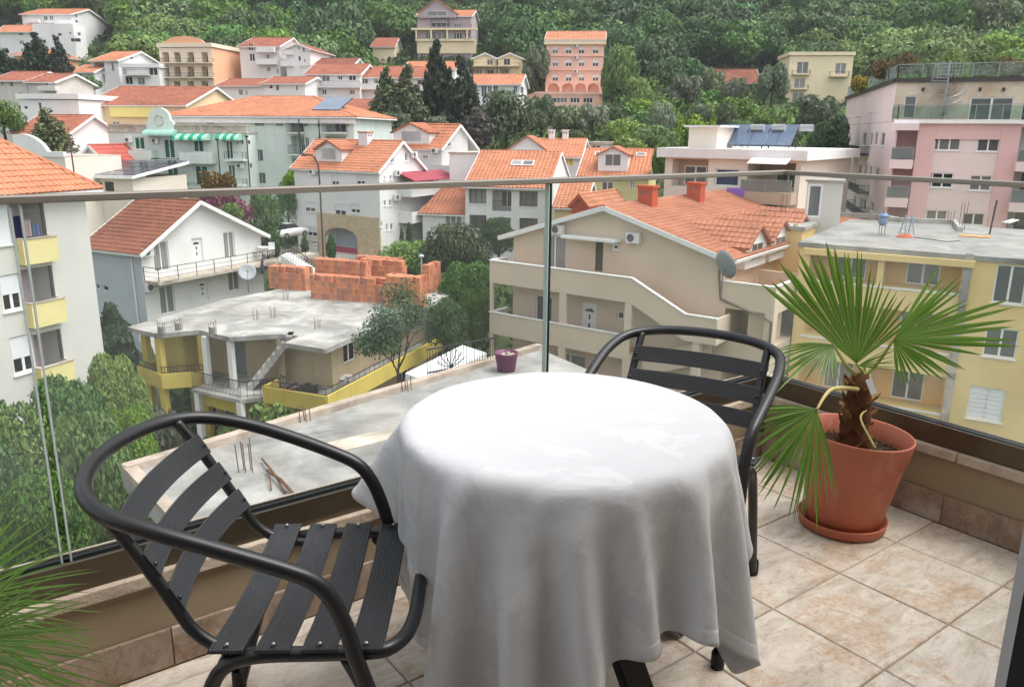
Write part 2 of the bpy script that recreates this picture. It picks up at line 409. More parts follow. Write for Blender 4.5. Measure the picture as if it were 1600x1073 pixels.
# the flat the picture is taken from: facade with the doorway, slab of the balcony above
fac = thing('apartment_facade', 'cream wall of the flat with the open balcony doorway', 'facade', bp(0, .3, 0))
M_FAC = plaster('facade_plaster', srgb(205, 192, 172), .12, .8, .2)
m = MB()
bbox_(m, -3.2, -1.7, .11, .3, -.25, 2.6); bbox_(m, 1.06, 3.3, .11, .3, -.25, 2.6); bbox_(m, -1.7, 1.06, .11, .3, 2.25, 2.6)
m.build('wall', M_FAC, fac)
M_ROOM = plain('room_wall', (.62, .6, .57), .9, .1, var=.1, scale=1)
for nm, a in (('room_floor', (-2.6, 1.9, -3.2, .108, -.2, -.004)), ('room_ceiling', (-2.6, 1.9, -3.2, .108, 2.5, 2.6)), ('room_wall', (-2.7, -2.602, -3.2, .108, -.2, 2.6)), ('room_wall', (1.902, 2.0, -3.2, .108, -.2, 2.6)), ('room_wall', (-2.7, 2.0, -3.3, -3.202, -.2, 2.6))): bbox_(MB(), *a).build(nm, M_ROOM, fac)
def on_plane(px, py, nn):
    r = ray(px, py); q = CO + r * (nn / r.dot(N1)); return q.dot(D1)
de = (on_plane(1600, 806, .30) + on_plane(1556, 1073, .30)) / 2
dr = thing('balcony_door', 'black and grey edged frame of the open balcony door', 'door', bp(.86, .3, 0))
M_ALU = plain('door_aluminium', srgb(176, 178, 180), .45, .4, .3)
M_DARK = plain('door_dark', srgb(20, 20, 22), .35, .4)
M_DARK2 = plain('door_seal', srgb(58, 56, 54), .6, .3)
for nm, a, b, n0_, n1_, mt in (('frame_edge', 0, .008, .289, .300, M_ALU), ('seal', .0005, .008, .262, .2885, M_RUBBER), ('sash', .0, .02, .236, .2615, M_DARK2), ('leaf_frame', .0005, 1.055 - de, .12, .2355, M_DARK), ('leaf_frame', .0085, 1.055 - de, .236, .299, M_DARK)):
    m = MB(); bbox_(m, de + a, de + b, n0_, n1_, .001, 2.245); m.build(nm, mt, dr)
# ================================================================ chairs
M_BLK = plain('black_powder_coat', (.011, .011, .0125), .38, .45, var=.25, scale=14)
M_BLKS = plain('black_slat_coat', (.018, .019, .022), .42, .5, var=.25, scale=10)
M_RIV = plain('rivet_metal', (.3, .3, .3), .35, .5, .9)
def make_chair(label):
    root = thing('metal_chair', label, 'chair', (0, 0, 0), 'black slatted armchairs at the table')
    half = [(.2, .268, 0), (.135, .266, .2), (.066, .262, .42), (.048, .26, .49), (.026, .26, .552), (-.006, .262, .597), (-.06, .266, .626), (-.17, .272, .668), (-.28, .27, .704), (-.38, .243, .728), (-.45, .15, .74), (-.478, 0, .743)]
    path = half + [(x, -y, z) for x, y, z in half[-2::-1]]
    MB().tube(smooth_path(path, 6), .0155, 14).build('arm_hoop', M_BLK, root, True)
    half = [(-.33, .238, 0), (-.27, .237, .2), (-.225, .235, .345), (-.19, .235, .405), (-.13, .235, .428), (0, .235, .432), (.09, .235, .435), (.122, .222, .436), (.146, .175, .432), (.156, .1, .428), (.157, 0, .427)]
    path = half + [(x, -y, z) for x, y, z in half[-2::-1]]
    MB().tube(smooth_path(path, 5), .0145, 12).build('seat_frame', M_BLK, root, True)
    ups = [(-.41, .207, .730), (-.374, .207, .68), (-.325, .208, .60), (-.286, .209, .53), (-.25, .211, .468), (-.2, .2135, .432), (-.14, .2135, .419), (-.08, .214, .418)]
    for s in (1, -1):
        MB().tube(smooth_path([(x, s * y, z) for x, y, z in ups], 5), .0125, 10).build('back_upright', M_BLK, root, True)
    MB().tube([(-.2, -.235, .395), (-.2, .235, .395)], .0115, 10).build('stretcher', M_BLK, root, True)
    for s in (1, -1):
        MB().tube([(.03, s * .228, .42), (.09, s * .255, .32)], .009, 8).build('brace', M_BLK, root, True)
        for (x, y) in ((.2, .268), (-.33, .238)):
            MB().lathe([(.001, -.0), (.017, 0), (.0185, .012), (.018, .045), (.0155, .05)], (x, s * y, 0), 12).build('foot_cap', M_RUBBER, root, True)
    # ribbed slats
    def ribbed(width, thick, path, across, ribs=11):
        """path of (point, up) along the slat; across = direction of its width"""
        prof = []
        for k in range(ribs * 2 + 1):
            u = (k / (ribs * 2) - .5) * width; prof.append((u, thick / 2 if k % 2 else thick / 2 - .0016))
        prof += [(width / 2, -thick / 2), (-width / 2, -thick / 2)]
        m = MB(); vs = []; n = len(prof)
        for p, up, ax in path:
            p, up, ax = Vector(p), Vector(up).normalized(), Vector(ax).normalized()
            vs += [p + ax * u + up * h for u, h in prof]
        fs = [(i*n+k, i*n+(k+1) % n, (i+1)*n+(k+1) % n, (i+1)*n+k) for i in range(len(path) - 1) for k in range(n)]
        fs += [tuple(range(n)), tuple((len(path) - 1) * n + k for k in range(n - 1, -1, -1))]
        return m.add(vs, fs)
    for xc in (-.182, -.096, -.010, .076):
        path = []
        for i in range(15):
            t = i / 14 * 2 - 1; y = t * .25; z = .4515 - .022 * (1 - t * t)
            if abs(t) > .95: z -= .004
            path.append(((xc, y, z), (0, -t * .1, 1), (1, 0, 0)))
        sl = ribbed(.064, .0075, path, None).build('seat_slat', M_BLKS, root)
        fix_normals(sl)
        for s in (1, -1):
            MB().lathe([(.0001, .0032), (.003, .0026), (.0048, 0), (.0048, -.002)], (xc, s * .236, .4545), 10).build('rivet', M_RIV, sl, True)
    A = [Vector(p) for p in ups]
    for zc in (.675, .606, .537):
        i = next(k for k in range(len(A) - 1) if A[k].z >= zc >= A[k + 1].z); f = (A[i].z - zc) / (A[i].z - A[i + 1].z)
        q = A[i].lerp(A[i + 1], f); tdir = (A[i] - A[i + 1]).normalized(); nrm = Vector((tdir.z, 0, -tdir.x))
        path = []
        for k in range(15):
            t = k / 14 * 2 - 1; y = t * (q.y + .006); bow = .024 * (1 - t * t)
            path.append(((q.x + .0165 - bow, y, q.z), (nrm.x, t * .14, nrm.z), (tdir.x, 0, tdir.z)))
        sl = ribbed(.052, .006, path, None, 10).build('back_slat', M_BLKS, root); fix_normals(sl)
        for s in (1, -1):
            MB().lathe([(.0001, .0032), (.003, .0026), (.0048, 0), (.0048, -.002)], (q.x + .0205, s * (q.y - .002), q.z), 10, Matrix.Rotation(R(75), 3, 'Y')).build('rivet', M_BLKS, sl, True)
    return root
chair = make_chair('black metal armchair with ribbed slats, whole seat in view left of the white table')
chair.location = (-.352, 1.55, 0); chair.rotation_euler = (0, 0, R(2))
chair2 = copy_tree(chair)
chair2['label'] = 'black metal armchair half hidden behind the white table, next to the potted palm'
chair2.location = (.42, 2.175, 0); chair2.rotation_euler = (0, 0, R(-119))

# ================================================================ table and cloth
TC = Vector((.125, 1.80, 0)); TR = .378
tb = thing('bistro_table', 'round black metal table hidden under the white cloth, one leg showing', 'table', TC)
def at_t(x, y, z): return (TC.x + x, TC.y + y, z)
MB().lathe([(.0001, .696), (TR - .01, .696), (TR, .7), (TR, .714), (TR - .006, .72), (.0001, .72)], TC, 64).build('tabletop', M_BLK, tb, True)
for k in range(4):
    a = R(-57 + 90 * k); MB().beam(at_t(.035 * math.cos(a), .035 * math.sin(a), .53), at_t(.425 * math.cos(a), .425 * math.sin(a), .012), .072, .03).build('leg', M_BLK, tb, bevel=.006)
MB().lathe([(.0001, .5), (.06, .5), (.06, .695), (.0001, .695)], TC, 24).build('column', M_BLK, tb, True)
CLOTH_N = 42
CLOTH_MM = [[[-86,-111,-134,-142,-148,-173,-201,-226,-244,-261,-282,-306,-313,-305,-292,-282,-281,-303,-324,-329,-334,-345,-354,-356,-354,-352,-355,-374,-380,-384,-389,-396,-400,-398,-397,-394,-392,-391,-405,-432,-459,-453],
[-112,-133,-145,-144,-143,-156,-183,-211,-231,-248,-268,-293,-308,-304,-293,-281,-279,-298,-322,-328,-333,-345,-355,-356,-354,-353,-360,-376,-381,-386,-392,-397,-399,-397,-394,-392,-391,-399,-421,-452,-482,-491],
[-127,-142,-148,-147,-143,-147,-164,-192,-218,-237,-254,-278,-300,-303,-293,-280,-277,-293,-320,-326,-332,-345,-355,-356,-355,-354,-366,-378,-383,-388,-394,-397,-397,-395,-392,-391,-396,-413,-442,-471,-501,-521],
[-108,-131,-144,-148,-145,-143,-151,-173,-202,-224,-242,-262,-288,-299,-293,-280,-275,-289,-317,-325,-331,-345,-355,-357,-356,-357,-373,-380,-384,-390,-396,-397,-395,-393,-390,-393,-407,-432,-461,-489,-517,-540],
[-85,-109,-132,-145,-148,-144,-145,-156,-182,-210,-230,-249,-274,-293,-292,-280,-273,-285,-314,-323,-331,-345,-355,-357,-356,-359,-375,-381,-386,-392,-396,-395,-393,-390,-390,-400,-421,-449,-477,-505,-532,-555],
[-69,-87,-110,-133,-145,-147,-144,-147,-164,-192,-218,-237,-260,-284,-291,-281,-272,-282,-311,-323,-330,-345,-356,-357,-357,-363,-377,-382,-388,-394,-395,-393,-391,-390,-396,-413,-438,-465,-492,-519,-541,-548],
[-59,-72,-89,-112,-134,-145,-146,-145,-152,-174,-202,-225,-245,-271,-287,-281,-271,-279,-306,-323,-329,-345,-357,-358,-358,-368,-379,-384,-390,-394,-393,-391,-390,-392,-404,-427,-453,-479,-506,-527,-533,-515],
[-52,-63,-74,-90,-113,-135,-145,-146,-146,-158,-184,-211,-233,-257,-279,-281,-269,-276,-302,-322,-329,-345,-357,-358,-361,-371,-381,-386,-391,-393,-391,-389,-391,-398,-416,-441,-467,-493,-515,-520,-502,-475],
[-37,-53,-65,-75,-91,-114,-136,-146,-146,-149,-166,-194,-220,-243,-269,-278,-269,-274,-299,-321,-328,-345,-357,-359,-363,-374,-382,-388,-391,-391,-389,-389,-394,-407,-430,-455,-480,-502,-506,-489,-464,-442],
[-12,-33,-52,-66,-76,-92,-115,-136,-147,-147,-154,-175,-204,-229,-256,-274,-268,-273,-298,-318,-327,-344,-358,-360,-366,-377,-384,-389,-391,-389,-388,-391,-400,-418,-443,-467,-487,-492,-475,-453,-433,-413],
[5,-10,-30,-51,-66,-77,-93,-115,-136,-146,-147,-160,-186,-215,-240,-266,-266,-271,-295,-314,-328,-344,-359,-362,-371,-379,-386,-390,-389,-388,-388,-394,-408,-430,-455,-474,-476,-461,-441,-423,-405,-381],
[11,3,-8,-27,-49,-66,-77,-91,-115,-137,-145,-147,-170,-198,-225,-254,-261,-268,-293,-310,-327,-344,-359,-365,-375,-381,-387,-389,-387,-387,-389,-399,-418,-443,-461,-463,-447,-428,-411,-392,-366,-337],
[13,5,-1,-9,-24,-45,-64,-76,-91,-114,-137,-143,-155,-182,-210,-237,-254,-264,-290,-308,-328,-346,-361,-369,-377,-383,-388,-387,-387,-388,-393,-406,-428,-445,-447,-433,-414,-397,-376,-351,-331,-322],
[28,14,3,-4,-11,-23,-41,-61,-77,-91,-112,-135,-145,-164,-191,-219,-243,-261,-285,-307,-325,-344,-361,-372,-381,-389,-386,-386,-388,-390,-397,-414,-428,-430,-418,-400,-380,-359,-340,-329,-330,-335],
[54,39,21,6,-5,-12,-21,-37,-59,-74,-91,-109,-132,-151,-175,-201,-223,-242,-261,-280,-298,-316,-334,-351,-370,-385,-390,-388,-388,-388,-401,-410,-411,-402,-385,-365,-345,-333,-332,-340,-349,-357],
[67,59,49,33,16,0,-11,-19,-34,-55,-70,-90,-108,-133,-155,-176,-193,-211,-230,-248,-266,-283,-302,-320,-338,-357,-377,-386,-383,-386,-389,-391,-387,-370,-350,-336,-333,-340,-351,-360,-367,-372],
[68,62,57,51,42,28,12,-3,-14,-34,-50,-65,-86,-108,-126,-144,-162,-180,-198,-216,-234,-253,-270,-288,-306,-324,-344,-362,-374,-372,-373,-371,-358,-342,-334,-338,-348,-356,-361,-361,-358,-351],
[83,73,64,57,50,44,36,24,9,-7,-22,-38,-59,-78,-95,-112,-131,-149,-167,-185,-203,-221,-239,-257,-275,-293,-311,-329,-348,-359,-358,-351,-342,-337,-342,-348,-350,-348,-342,-334,-326,-317],
[113,102,92,81,69,59,49,40,31,22,7,-9,-27,-45,-63,-81,-99,-117,-136,-154,-172,-190,-208,-226,-243,-262,-280,-298,-316,-335,-342,-334,-334,-339,-338,-333,-325,-316,-308,-300,-292,-284],
[136,126,118,110,100,90,80,69,57,46,36,22,4,-14,-32,-50,-68,-86,-104,-122,-141,-158,-176,-194,-213,-230,-248,-266,-285,-303,-321,-322,-321,-315,-307,-299,-291,-283,-275,-269,-263,-258],
[164,155,145,136,127,119,110,101,90,79,69,53,35,17,0,-19,-37,-55,-73,-91,-109,-127,-145,-163,-181,-199,-217,-235,-253,-271,-290,-297,-290,-284,-277,-272,-269,-266,-265,-264,-264,-264],
[184,177,170,163,156,148,140,131,122,113,101,85,67,49,31,13,-5,-23,-42,-60,-78,-96,-114,-132,-150,-168,-186,-204,-222,-240,-259,-272,-271,-269,-267,-265,-264,-263,-261,-259,-256,-253],
[182,177,172,167,162,156,151,148,144,142,134,116,98,80,62,44,26,8,-10,-28,-46,-64,-82,-101,-119,-136,-154,-173,-191,-208,-227,-243,-248,-247,-245,-241,-238,-235,-232,-229,-226,-223],
[187,184,182,180,178,177,178,178,175,173,166,148,130,111,94,76,57,39,22,3,-15,-33,-51,-69,-87,-105,-123,-141,-159,-177,-195,-213,-217,-213,-211,-209,-206,-203,-201,-199,-197,-194],
[216,215,214,212,211,210,210,209,207,205,197,180,161,143,125,107,89,71,52,35,16,-2,-20,-37,-56,-74,-92,-110,-128,-146,-164,-181,-186,-183,-180,-177,-174,-173,-171,-169,-168,-167],
[240,240,240,240,238,238,238,238,238,237,228,211,193,175,156,138,120,102,84,66,48,30,11,-6,-24,-42,-61,-79,-96,-114,-133,-150,-160,-164,-166,-167,-167,-167,-165,-167,-167,-168],
[259,260,261,263,267,269,271,271,270,267,259,242,224,206,188,169,151,134,115,97,79,61,43,25,7,-11,-29,-47,-65,-83,-101,-118,-130,-139,-148,-156,-163,-170,-173,-177,-180,-182],
[290,292,293,294,293,290,286,282,280,279,285,274,255,237,219,201,183,165,146,128,110,92,74,56,38,20,2,-16,-34,-52,-70,-86,-98,-107,-116,-124,-131,-140,-149,-158,-166,-174],
[309,306,302,297,291,285,280,282,292,300,308,306,287,268,250,232,214,196,178,159,142,124,106,87,70,52,33,15,-2,-20,-38,-53,-65,-78,-91,-100,-107,-113,-119,-127,-135,-143],
[302,297,291,285,281,281,288,300,313,320,327,334,319,300,282,263,245,227,209,191,173,155,137,119,101,83,65,47,29,12,-6,-20,-32,-45,-58,-70,-82,-91,-99,-105,-111,-119],
[290,285,282,281,285,294,305,316,330,341,354,353,350,332,313,295,277,258,241,223,204,186,169,150,132,114,96,78,61,43,23,9,1,-11,-24,-37,-49,-62,-74,-83,-91,-98],
[282,283,287,295,306,319,333,347,361,371,371,361,368,363,345,327,308,290,271,254,236,217,199,181,163,145,127,109,91,72,50,34,21,13,5,-6,-17,-29,-42,-54,-66,-75],
[287,297,310,323,337,351,365,379,387,382,371,369,379,380,375,358,339,321,303,285,267,249,231,213,194,177,159,140,119,98,77,58,42,26,15,9,5,-2,-11,-22,-35,-48],
[313,327,341,355,368,383,395,399,388,372,370,383,382,389,391,387,371,353,334,316,298,280,262,244,226,208,189,165,140,115,105,83,64,50,31,14,7,6,5,1,-6,-16],
[344,358,371,386,400,409,406,391,373,369,381,380,388,404,407,389,388,380,364,347,330,312,293,274,254,232,204,187,162,138,114,108,88,70,55,37,17,4,0,0,0,-3],
[373,388,403,415,418,410,394,375,366,375,378,383,400,417,404,390,386,388,384,365,346,328,310,295,270,241,214,201,182,159,136,118,109,93,76,61,42,21,4,-5,-8,-10],
[405,419,427,426,414,396,377,364,369,373,382,401,423,425,399,389,385,395,395,366,345,327,308,308,285,253,225,211,201,177,157,135,118,111,99,83,66,47,26,6,-9,-16],
[435,438,432,417,399,380,366,362,367,379,400,425,440,423,395,383,387,404,400,368,345,327,308,316,300,267,237,220,217,197,174,157,134,116,110,100,85,69,51,31,9,-11],
[446,435,419,400,381,367,362,366,378,400,424,447,445,417,390,382,395,414,405,371,344,325,308,318,313,282,250,229,227,217,192,174,156,133,116,107,97,85,71,54,35,12],
[437,420,401,383,368,362,365,378,399,424,448,460,442,410,386,385,405,423,409,374,343,321,311,327,326,297,266,239,234,233,213,190,175,157,134,116,105,95,84,71,55,38],
[421,403,385,370,362,365,378,398,423,448,467,464,436,404,384,393,416,431,412,377,343,319,314,334,338,312,281,251,240,243,235,209,191,178,158,135,117,105,95,83,71,56],
[404,387,371,362,363,377,397,422,447,471,480,461,429,398,386,401,426,438,416,380,345,319,318,339,349,327,297,266,248,251,251,230,208,195,180,159,135,118,106,96,84,70]],
[[-417,-392,-366,-338,-311,-296,-301,-320,-343,-367,-385,-379,-343,-310,-289,-267,-236,-212,-209,-210,-209,-195,-175,-164,-160,-146,-114,-94,-85,-82,-72,-51,-30,-20,-18,-16,-11,2,30,72,124,170],
[-442,-415,-388,-360,-332,-309,-300,-309,-330,-355,-377,-382,-354,-319,-294,-274,-243,-216,-210,-211,-209,-194,-172,-162,-157,-138,-106,-88,-82,-77,-63,-40,-22,-16,-15,-12,0,23,56,83,122,169],
[-463,-438,-411,-382,-355,-327,-307,-303,-319,-342,-366,-380,-363,-327,-300,-279,-250,-221,-212,-213,-210,-193,-170,-159,-153,-131,-100,-84,-79,-71,-52,-29,-16,-14,-12,-3,18,49,80,102,128,169],
[-469,-456,-432,-405,-377,-349,-322,-306,-310,-329,-354,-373,-370,-338,-306,-284,-257,-226,-214,-214,-210,-191,-168,-157,-149,-123,-94,-81,-75,-62,-39,-20,-13,-12,-6,12,42,74,99,118,141,174],
[-459,-463,-451,-427,-399,-371,-343,-317,-307,-318,-340,-363,-371,-347,-314,-290,-263,-232,-217,-215,-210,-190,-166,-155,-144,-115,-88,-77,-70,-51,-27,-14,-10,-7,7,35,67,94,115,134,158,185],
[-438,-453,-457,-445,-421,-393,-365,-337,-316,-313,-328,-351,-367,-355,-321,-295,-269,-238,-220,-215,-210,-188,-163,-152,-138,-107,-82,-74,-62,-39,-18,-11,-7,4,28,60,88,110,129,152,179,210],
[-412,-432,-447,-453,-440,-415,-387,-359,-332,-316,-319,-337,-358,-359,-331,-300,-275,-244,-223,-214,-210,-187,-160,-149,-131,-100,-79,-70,-52,-27,-12,-8,1,22,53,82,104,124,146,173,204,226],
[-386,-406,-426,-444,-449,-434,-409,-381,-353,-329,-317,-326,-347,-358,-340,-307,-281,-251,-227,-215,-210,-185,-157,-147,-124,-93,-75,-63,-40,-18,-9,-2,17,46,76,100,119,140,168,198,219,225],
[-363,-380,-400,-421,-439,-442,-428,-403,-375,-347,-326,-319,-334,-352,-347,-315,-287,-260,-234,-215,-210,-183,-155,-143,-116,-86,-71,-53,-28,-12,-5,11,39,70,96,114,135,162,192,212,217,215],
[-364,-365,-377,-395,-416,-433,-435,-422,-397,-369,-343,-325,-326,-342,-349,-324,-294,-267,-244,-219,-209,-181,-152,-138,-107,-80,-65,-41,-18,-7,6,33,63,90,110,131,158,187,204,208,205,200],
[-387,-372,-366,-373,-391,-411,-428,-430,-415,-391,-363,-339,-328,-332,-345,-333,-300,-276,-252,-224,-207,-179,-149,-132,-99,-74,-55,-28,-11,2,26,56,84,105,125,152,180,198,200,195,191,188],
[-416,-398,-380,-369,-371,-386,-407,-426,-423,-409,-385,-356,-340,-331,-337,-339,-308,-282,-258,-230,-206,-176,-146,-124,-91,-67,-43,-18,-4,21,49,79,102,119,147,175,191,192,186,183,184,193],
[-446,-427,-408,-390,-375,-373,-384,-404,-420,-413,-399,-378,-355,-344,-334,-341,-315,-286,-263,-236,-206,-175,-145,-115,-82,-56,-29,-8,14,43,71,98,117,142,170,184,183,179,180,187,199,213],
[-470,-455,-438,-420,-400,-384,-376,-382,-399,-411,-400,-389,-372,-354,-341,-339,-319,-291,-265,-237,-206,-174,-142,-109,-75,-45,-17,7,35,63,91,113,137,164,177,176,175,180,192,207,221,235],
[-465,-465,-459,-446,-429,-411,-393,-381,-381,-395,-403,-387,-379,-366,-352,-339,-313,-284,-253,-222,-191,-159,-127,-95,-63,-31,-1,28,55,82,106,131,159,170,170,174,184,199,215,229,242,256],
[-434,-443,-451,-454,-450,-438,-420,-401,-388,-384,-395,-395,-376,-372,-357,-330,-297,-266,-234,-203,-172,-140,-108,-76,-45,-14,18,49,75,100,125,152,165,166,176,191,207,223,235,249,263,280],
[-399,-408,-418,-427,-435,-439,-435,-426,-410,-402,-391,-394,-385,-370,-342,-310,-279,-247,-216,-185,-154,-122,-90,-59,-27,4,35,67,96,121,146,164,171,184,200,216,230,245,260,275,289,301],
[-372,-378,-385,-393,-402,-411,-420,-425,-423,-410,-396,-393,-383,-356,-323,-292,-260,-229,-198,-167,-135,-104,-73,-41,-10,22,53,85,116,144,166,180,197,210,226,242,256,270,281,289,293,298],
[-378,-375,-373,-374,-376,-382,-389,-397,-404,-409,-398,-393,-369,-337,-305,-274,-242,-211,-180,-148,-117,-86,-55,-23,9,40,71,103,134,165,191,205,222,238,253,265,273,277,278,281,284,288],
[-404,-399,-394,-388,-383,-379,-378,-383,-386,-388,-393,-380,-350,-318,-287,-256,-224,-193,-162,-130,-99,-68,-36,-5,26,58,89,120,152,183,213,232,248,259,266,267,271,275,281,288,297,307],
[-417,-414,-411,-407,-403,-399,-393,-388,-386,-386,-385,-364,-331,-300,-269,-237,-206,-175,-144,-112,-81,-49,-18,13,44,76,108,138,170,202,233,254,259,267,275,283,292,302,312,322,332,342],
[-394,-394,-395,-395,-395,-394,-394,-392,-389,-385,-372,-345,-314,-282,-250,-220,-188,-157,-125,-94,-63,-31,0,31,63,94,125,157,188,219,251,276,288,297,307,317,327,336,345,354,362,370],
[-358,-359,-360,-361,-362,-362,-363,-364,-365,-367,-357,-327,-295,-264,-232,-201,-170,-138,-107,-76,-45,-14,18,49,81,112,143,175,206,237,269,297,313,323,330,337,342,347,352,356,360,363],
[-324,-326,-327,-329,-332,-335,-341,-346,-348,-350,-339,-309,-277,-246,-215,-183,-152,-121,-89,-58,-26,5,36,68,98,130,162,193,224,256,287,317,327,326,328,329,330,332,335,338,340,343],
[-317,-318,-318,-319,-320,-322,-326,-329,-330,-333,-321,-290,-259,-228,-196,-165,-134,-103,-71,-40,-9,23,54,85,117,148,180,211,242,274,305,335,346,346,347,346,345,345,346,347,348,349],
[-344,-342,-339,-338,-337,-336,-335,-332,-329,-322,-303,-272,-241,-210,-178,-147,-116,-84,-53,-22,9,41,72,103,135,166,197,229,261,292,323,352,369,373,375,376,376,378,379,380,381,382],
[-374,-372,-369,-365,-359,-352,-343,-331,-319,-304,-284,-255,-223,-192,-160,-129,-98,-66,-35,-4,28,59,90,122,153,184,216,247,278,310,342,370,387,397,404,409,412,413,414,414,415,415],
[-386,-376,-366,-354,-341,-328,-315,-301,-287,-274,-262,-237,-204,-173,-142,-111,-79,-48,-17,14,46,77,108,140,171,202,234,265,296,328,361,381,380,387,397,408,418,427,434,440,444,448],
[-362,-348,-335,-321,-308,-295,-282,-271,-260,-249,-238,-219,-186,-155,-124,-93,-62,-30,1,33,64,95,127,157,189,221,252,283,315,346,378,390,384,383,381,384,395,408,420,431,441,450],
[-329,-316,-303,-290,-277,-263,-251,-243,-235,-223,-211,-199,-169,-137,-106,-74,-44,-12,19,50,82,113,144,176,207,239,270,301,333,365,392,391,388,388,381,373,374,382,393,405,417,428],
[-299,-285,-272,-258,-244,-233,-223,-214,-207,-198,-195,-176,-151,-120,-88,-57,-25,6,37,68,100,132,162,194,225,256,288,320,352,381,398,404,393,389,380,373,367,367,371,380,390,401],
[-267,-253,-240,-228,-219,-213,-208,-205,-202,-194,-174,-151,-128,-101,-70,-39,-7,24,55,87,118,149,181,212,243,275,306,338,368,387,390,409,415,404,391,380,371,364,361,363,368,376],
[-235,-225,-218,-214,-212,-213,-212,-207,-193,-171,-149,-125,-105,-80,-52,-20,11,42,73,105,136,167,199,230,261,293,325,355,374,386,389,400,420,430,422,407,392,379,368,360,355,357],
[-218,-217,-218,-220,-222,-220,-209,-189,-169,-148,-126,-105,-83,-58,-32,-2,29,60,92,123,154,186,217,248,280,311,341,360,364,374,392,396,408,429,443,438,424,409,395,380,366,355],
[-228,-229,-232,-232,-226,-209,-186,-167,-148,-126,-104,-81,-58,-39,-13,12,45,77,109,141,172,204,235,265,295,319,337,363,366,368,372,392,401,416,437,452,452,442,427,412,397,382],
[-243,-243,-238,-225,-205,-183,-165,-147,-125,-102,-79,-56,-38,-20,0,28,60,91,123,151,182,213,244,275,295,307,326,357,377,368,360,371,391,405,422,443,459,464,457,444,429,414],
[-252,-241,-223,-202,-180,-163,-145,-124,-100,-76,-54,-40,-29,-6,13,43,75,104,134,152,181,212,243,277,298,301,318,347,377,381,364,356,368,391,410,430,449,465,473,471,461,446],
[-244,-221,-198,-178,-161,-144,-123,-99,-75,-53,-40,-34,-15,10,28,57,89,116,145,154,181,212,243,277,301,301,308,336,370,390,381,359,352,365,389,411,432,451,469,481,485,477],
[-218,-196,-177,-160,-143,-122,-98,-73,-52,-39,-34,-23,4,23,41,72,101,127,155,158,180,211,243,276,303,304,302,326,359,390,395,375,354,348,363,386,409,431,452,470,485,495],
[-195,-175,-158,-140,-120,-97,-72,-51,-38,-32,-25,-4,20,33,55,87,112,138,164,165,180,208,242,273,303,309,300,316,349,382,403,392,368,349,346,362,384,407,430,451,471,488],
[-175,-157,-139,-119,-95,-71,-50,-36,-29,-26,-11,16,32,45,70,100,122,150,173,172,181,207,242,271,302,312,302,307,337,371,402,405,385,361,344,345,361,383,406,429,450,470],
[-156,-138,-117,-95,-70,-49,-35,-26,-23,-15,7,32,44,57,85,112,133,161,181,179,183,207,241,270,300,315,303,302,327,361,395,414,401,377,353,340,343,361,383,405,427,449]],
[[24,24,30,49,71,92,112,131,150,168,187,204,216,223,228,234,241,247,252,257,262,268,272,270,266,268,290,315,320,320,329,352,374,377,368,357,354,368,402,414,414,414],
[25,36,55,77,99,122,142,162,181,199,218,236,250,258,264,270,276,282,288,293,298,304,307,306,302,307,331,349,352,354,366,390,404,400,389,383,390,418,433,423,416,414],
[39,61,83,105,128,150,172,193,212,230,249,267,283,293,299,305,311,318,324,328,333,339,343,341,338,346,370,382,384,388,405,425,429,421,411,413,435,453,445,435,425,417],
[65,89,111,134,156,179,201,222,242,261,280,298,315,328,335,341,347,354,360,364,369,374,378,376,373,384,406,415,415,424,443,455,451,441,437,452,471,468,457,447,437,427],
[90,116,139,162,185,207,230,252,273,292,310,329,347,361,371,376,382,389,395,400,405,410,414,411,410,422,441,446,447,460,477,480,471,463,470,489,489,479,469,460,450,440],
[114,141,166,190,213,235,258,280,302,322,341,360,379,395,405,412,417,424,431,436,441,445,448,446,446,459,473,476,481,495,505,500,492,493,509,512,502,492,482,472,462,451],
[138,165,192,217,241,264,286,309,331,352,372,391,410,427,440,447,453,460,466,471,476,480,483,481,482,494,504,506,514,526,527,519,517,529,535,524,514,505,494,484,473,462],
[161,188,216,242,268,292,315,337,360,382,403,422,440,459,474,483,488,495,502,507,512,515,518,515,518,528,534,537,546,552,547,541,548,555,547,537,527,516,506,496,484,471],
[185,211,239,266,293,319,343,366,388,410,432,453,472,490,507,518,524,530,537,543,547,550,553,549,553,561,563,567,575,574,567,569,575,570,559,549,539,529,518,506,494,481],
[208,236,262,290,317,344,370,394,417,439,461,483,502,521,539,552,559,566,572,579,583,584,587,583,586,591,593,597,599,593,591,596,592,582,572,562,551,540,528,515,503,490],
[230,258,286,314,341,368,395,421,445,467,490,512,533,552,570,587,594,600,607,614,618,618,621,617,619,621,622,624,620,615,618,614,604,594,584,573,562,550,538,525,512,499],
[249,279,308,337,365,392,419,446,472,496,519,541,562,583,602,619,630,635,642,649,653,652,655,651,650,649,649,646,640,640,637,627,617,607,596,585,573,560,547,534,521,509],
[270,299,329,359,387,415,443,470,497,522,546,569,592,612,632,651,664,671,678,684,685,686,688,683,679,677,674,667,661,658,649,639,629,618,608,595,582,569,556,543,530,516],
[290,320,349,379,409,438,466,494,521,548,572,597,621,641,662,682,697,708,714,719,720,720,719,714,708,701,693,685,679,671,661,651,641,629,617,604,591,578,565,552,538,524],
[307,339,369,399,429,459,489,518,545,572,599,622,648,671,693,714,725,731,733,733,732,732,732,732,730,723,712,703,693,683,674,663,652,640,626,613,601,587,573,559,545,532],
[318,352,386,418,449,479,509,539,568,596,623,650,673,700,723,735,737,734,732,732,732,732,732,732,732,733,731,718,707,696,685,673,661,649,636,622,609,595,581,567,554,540],
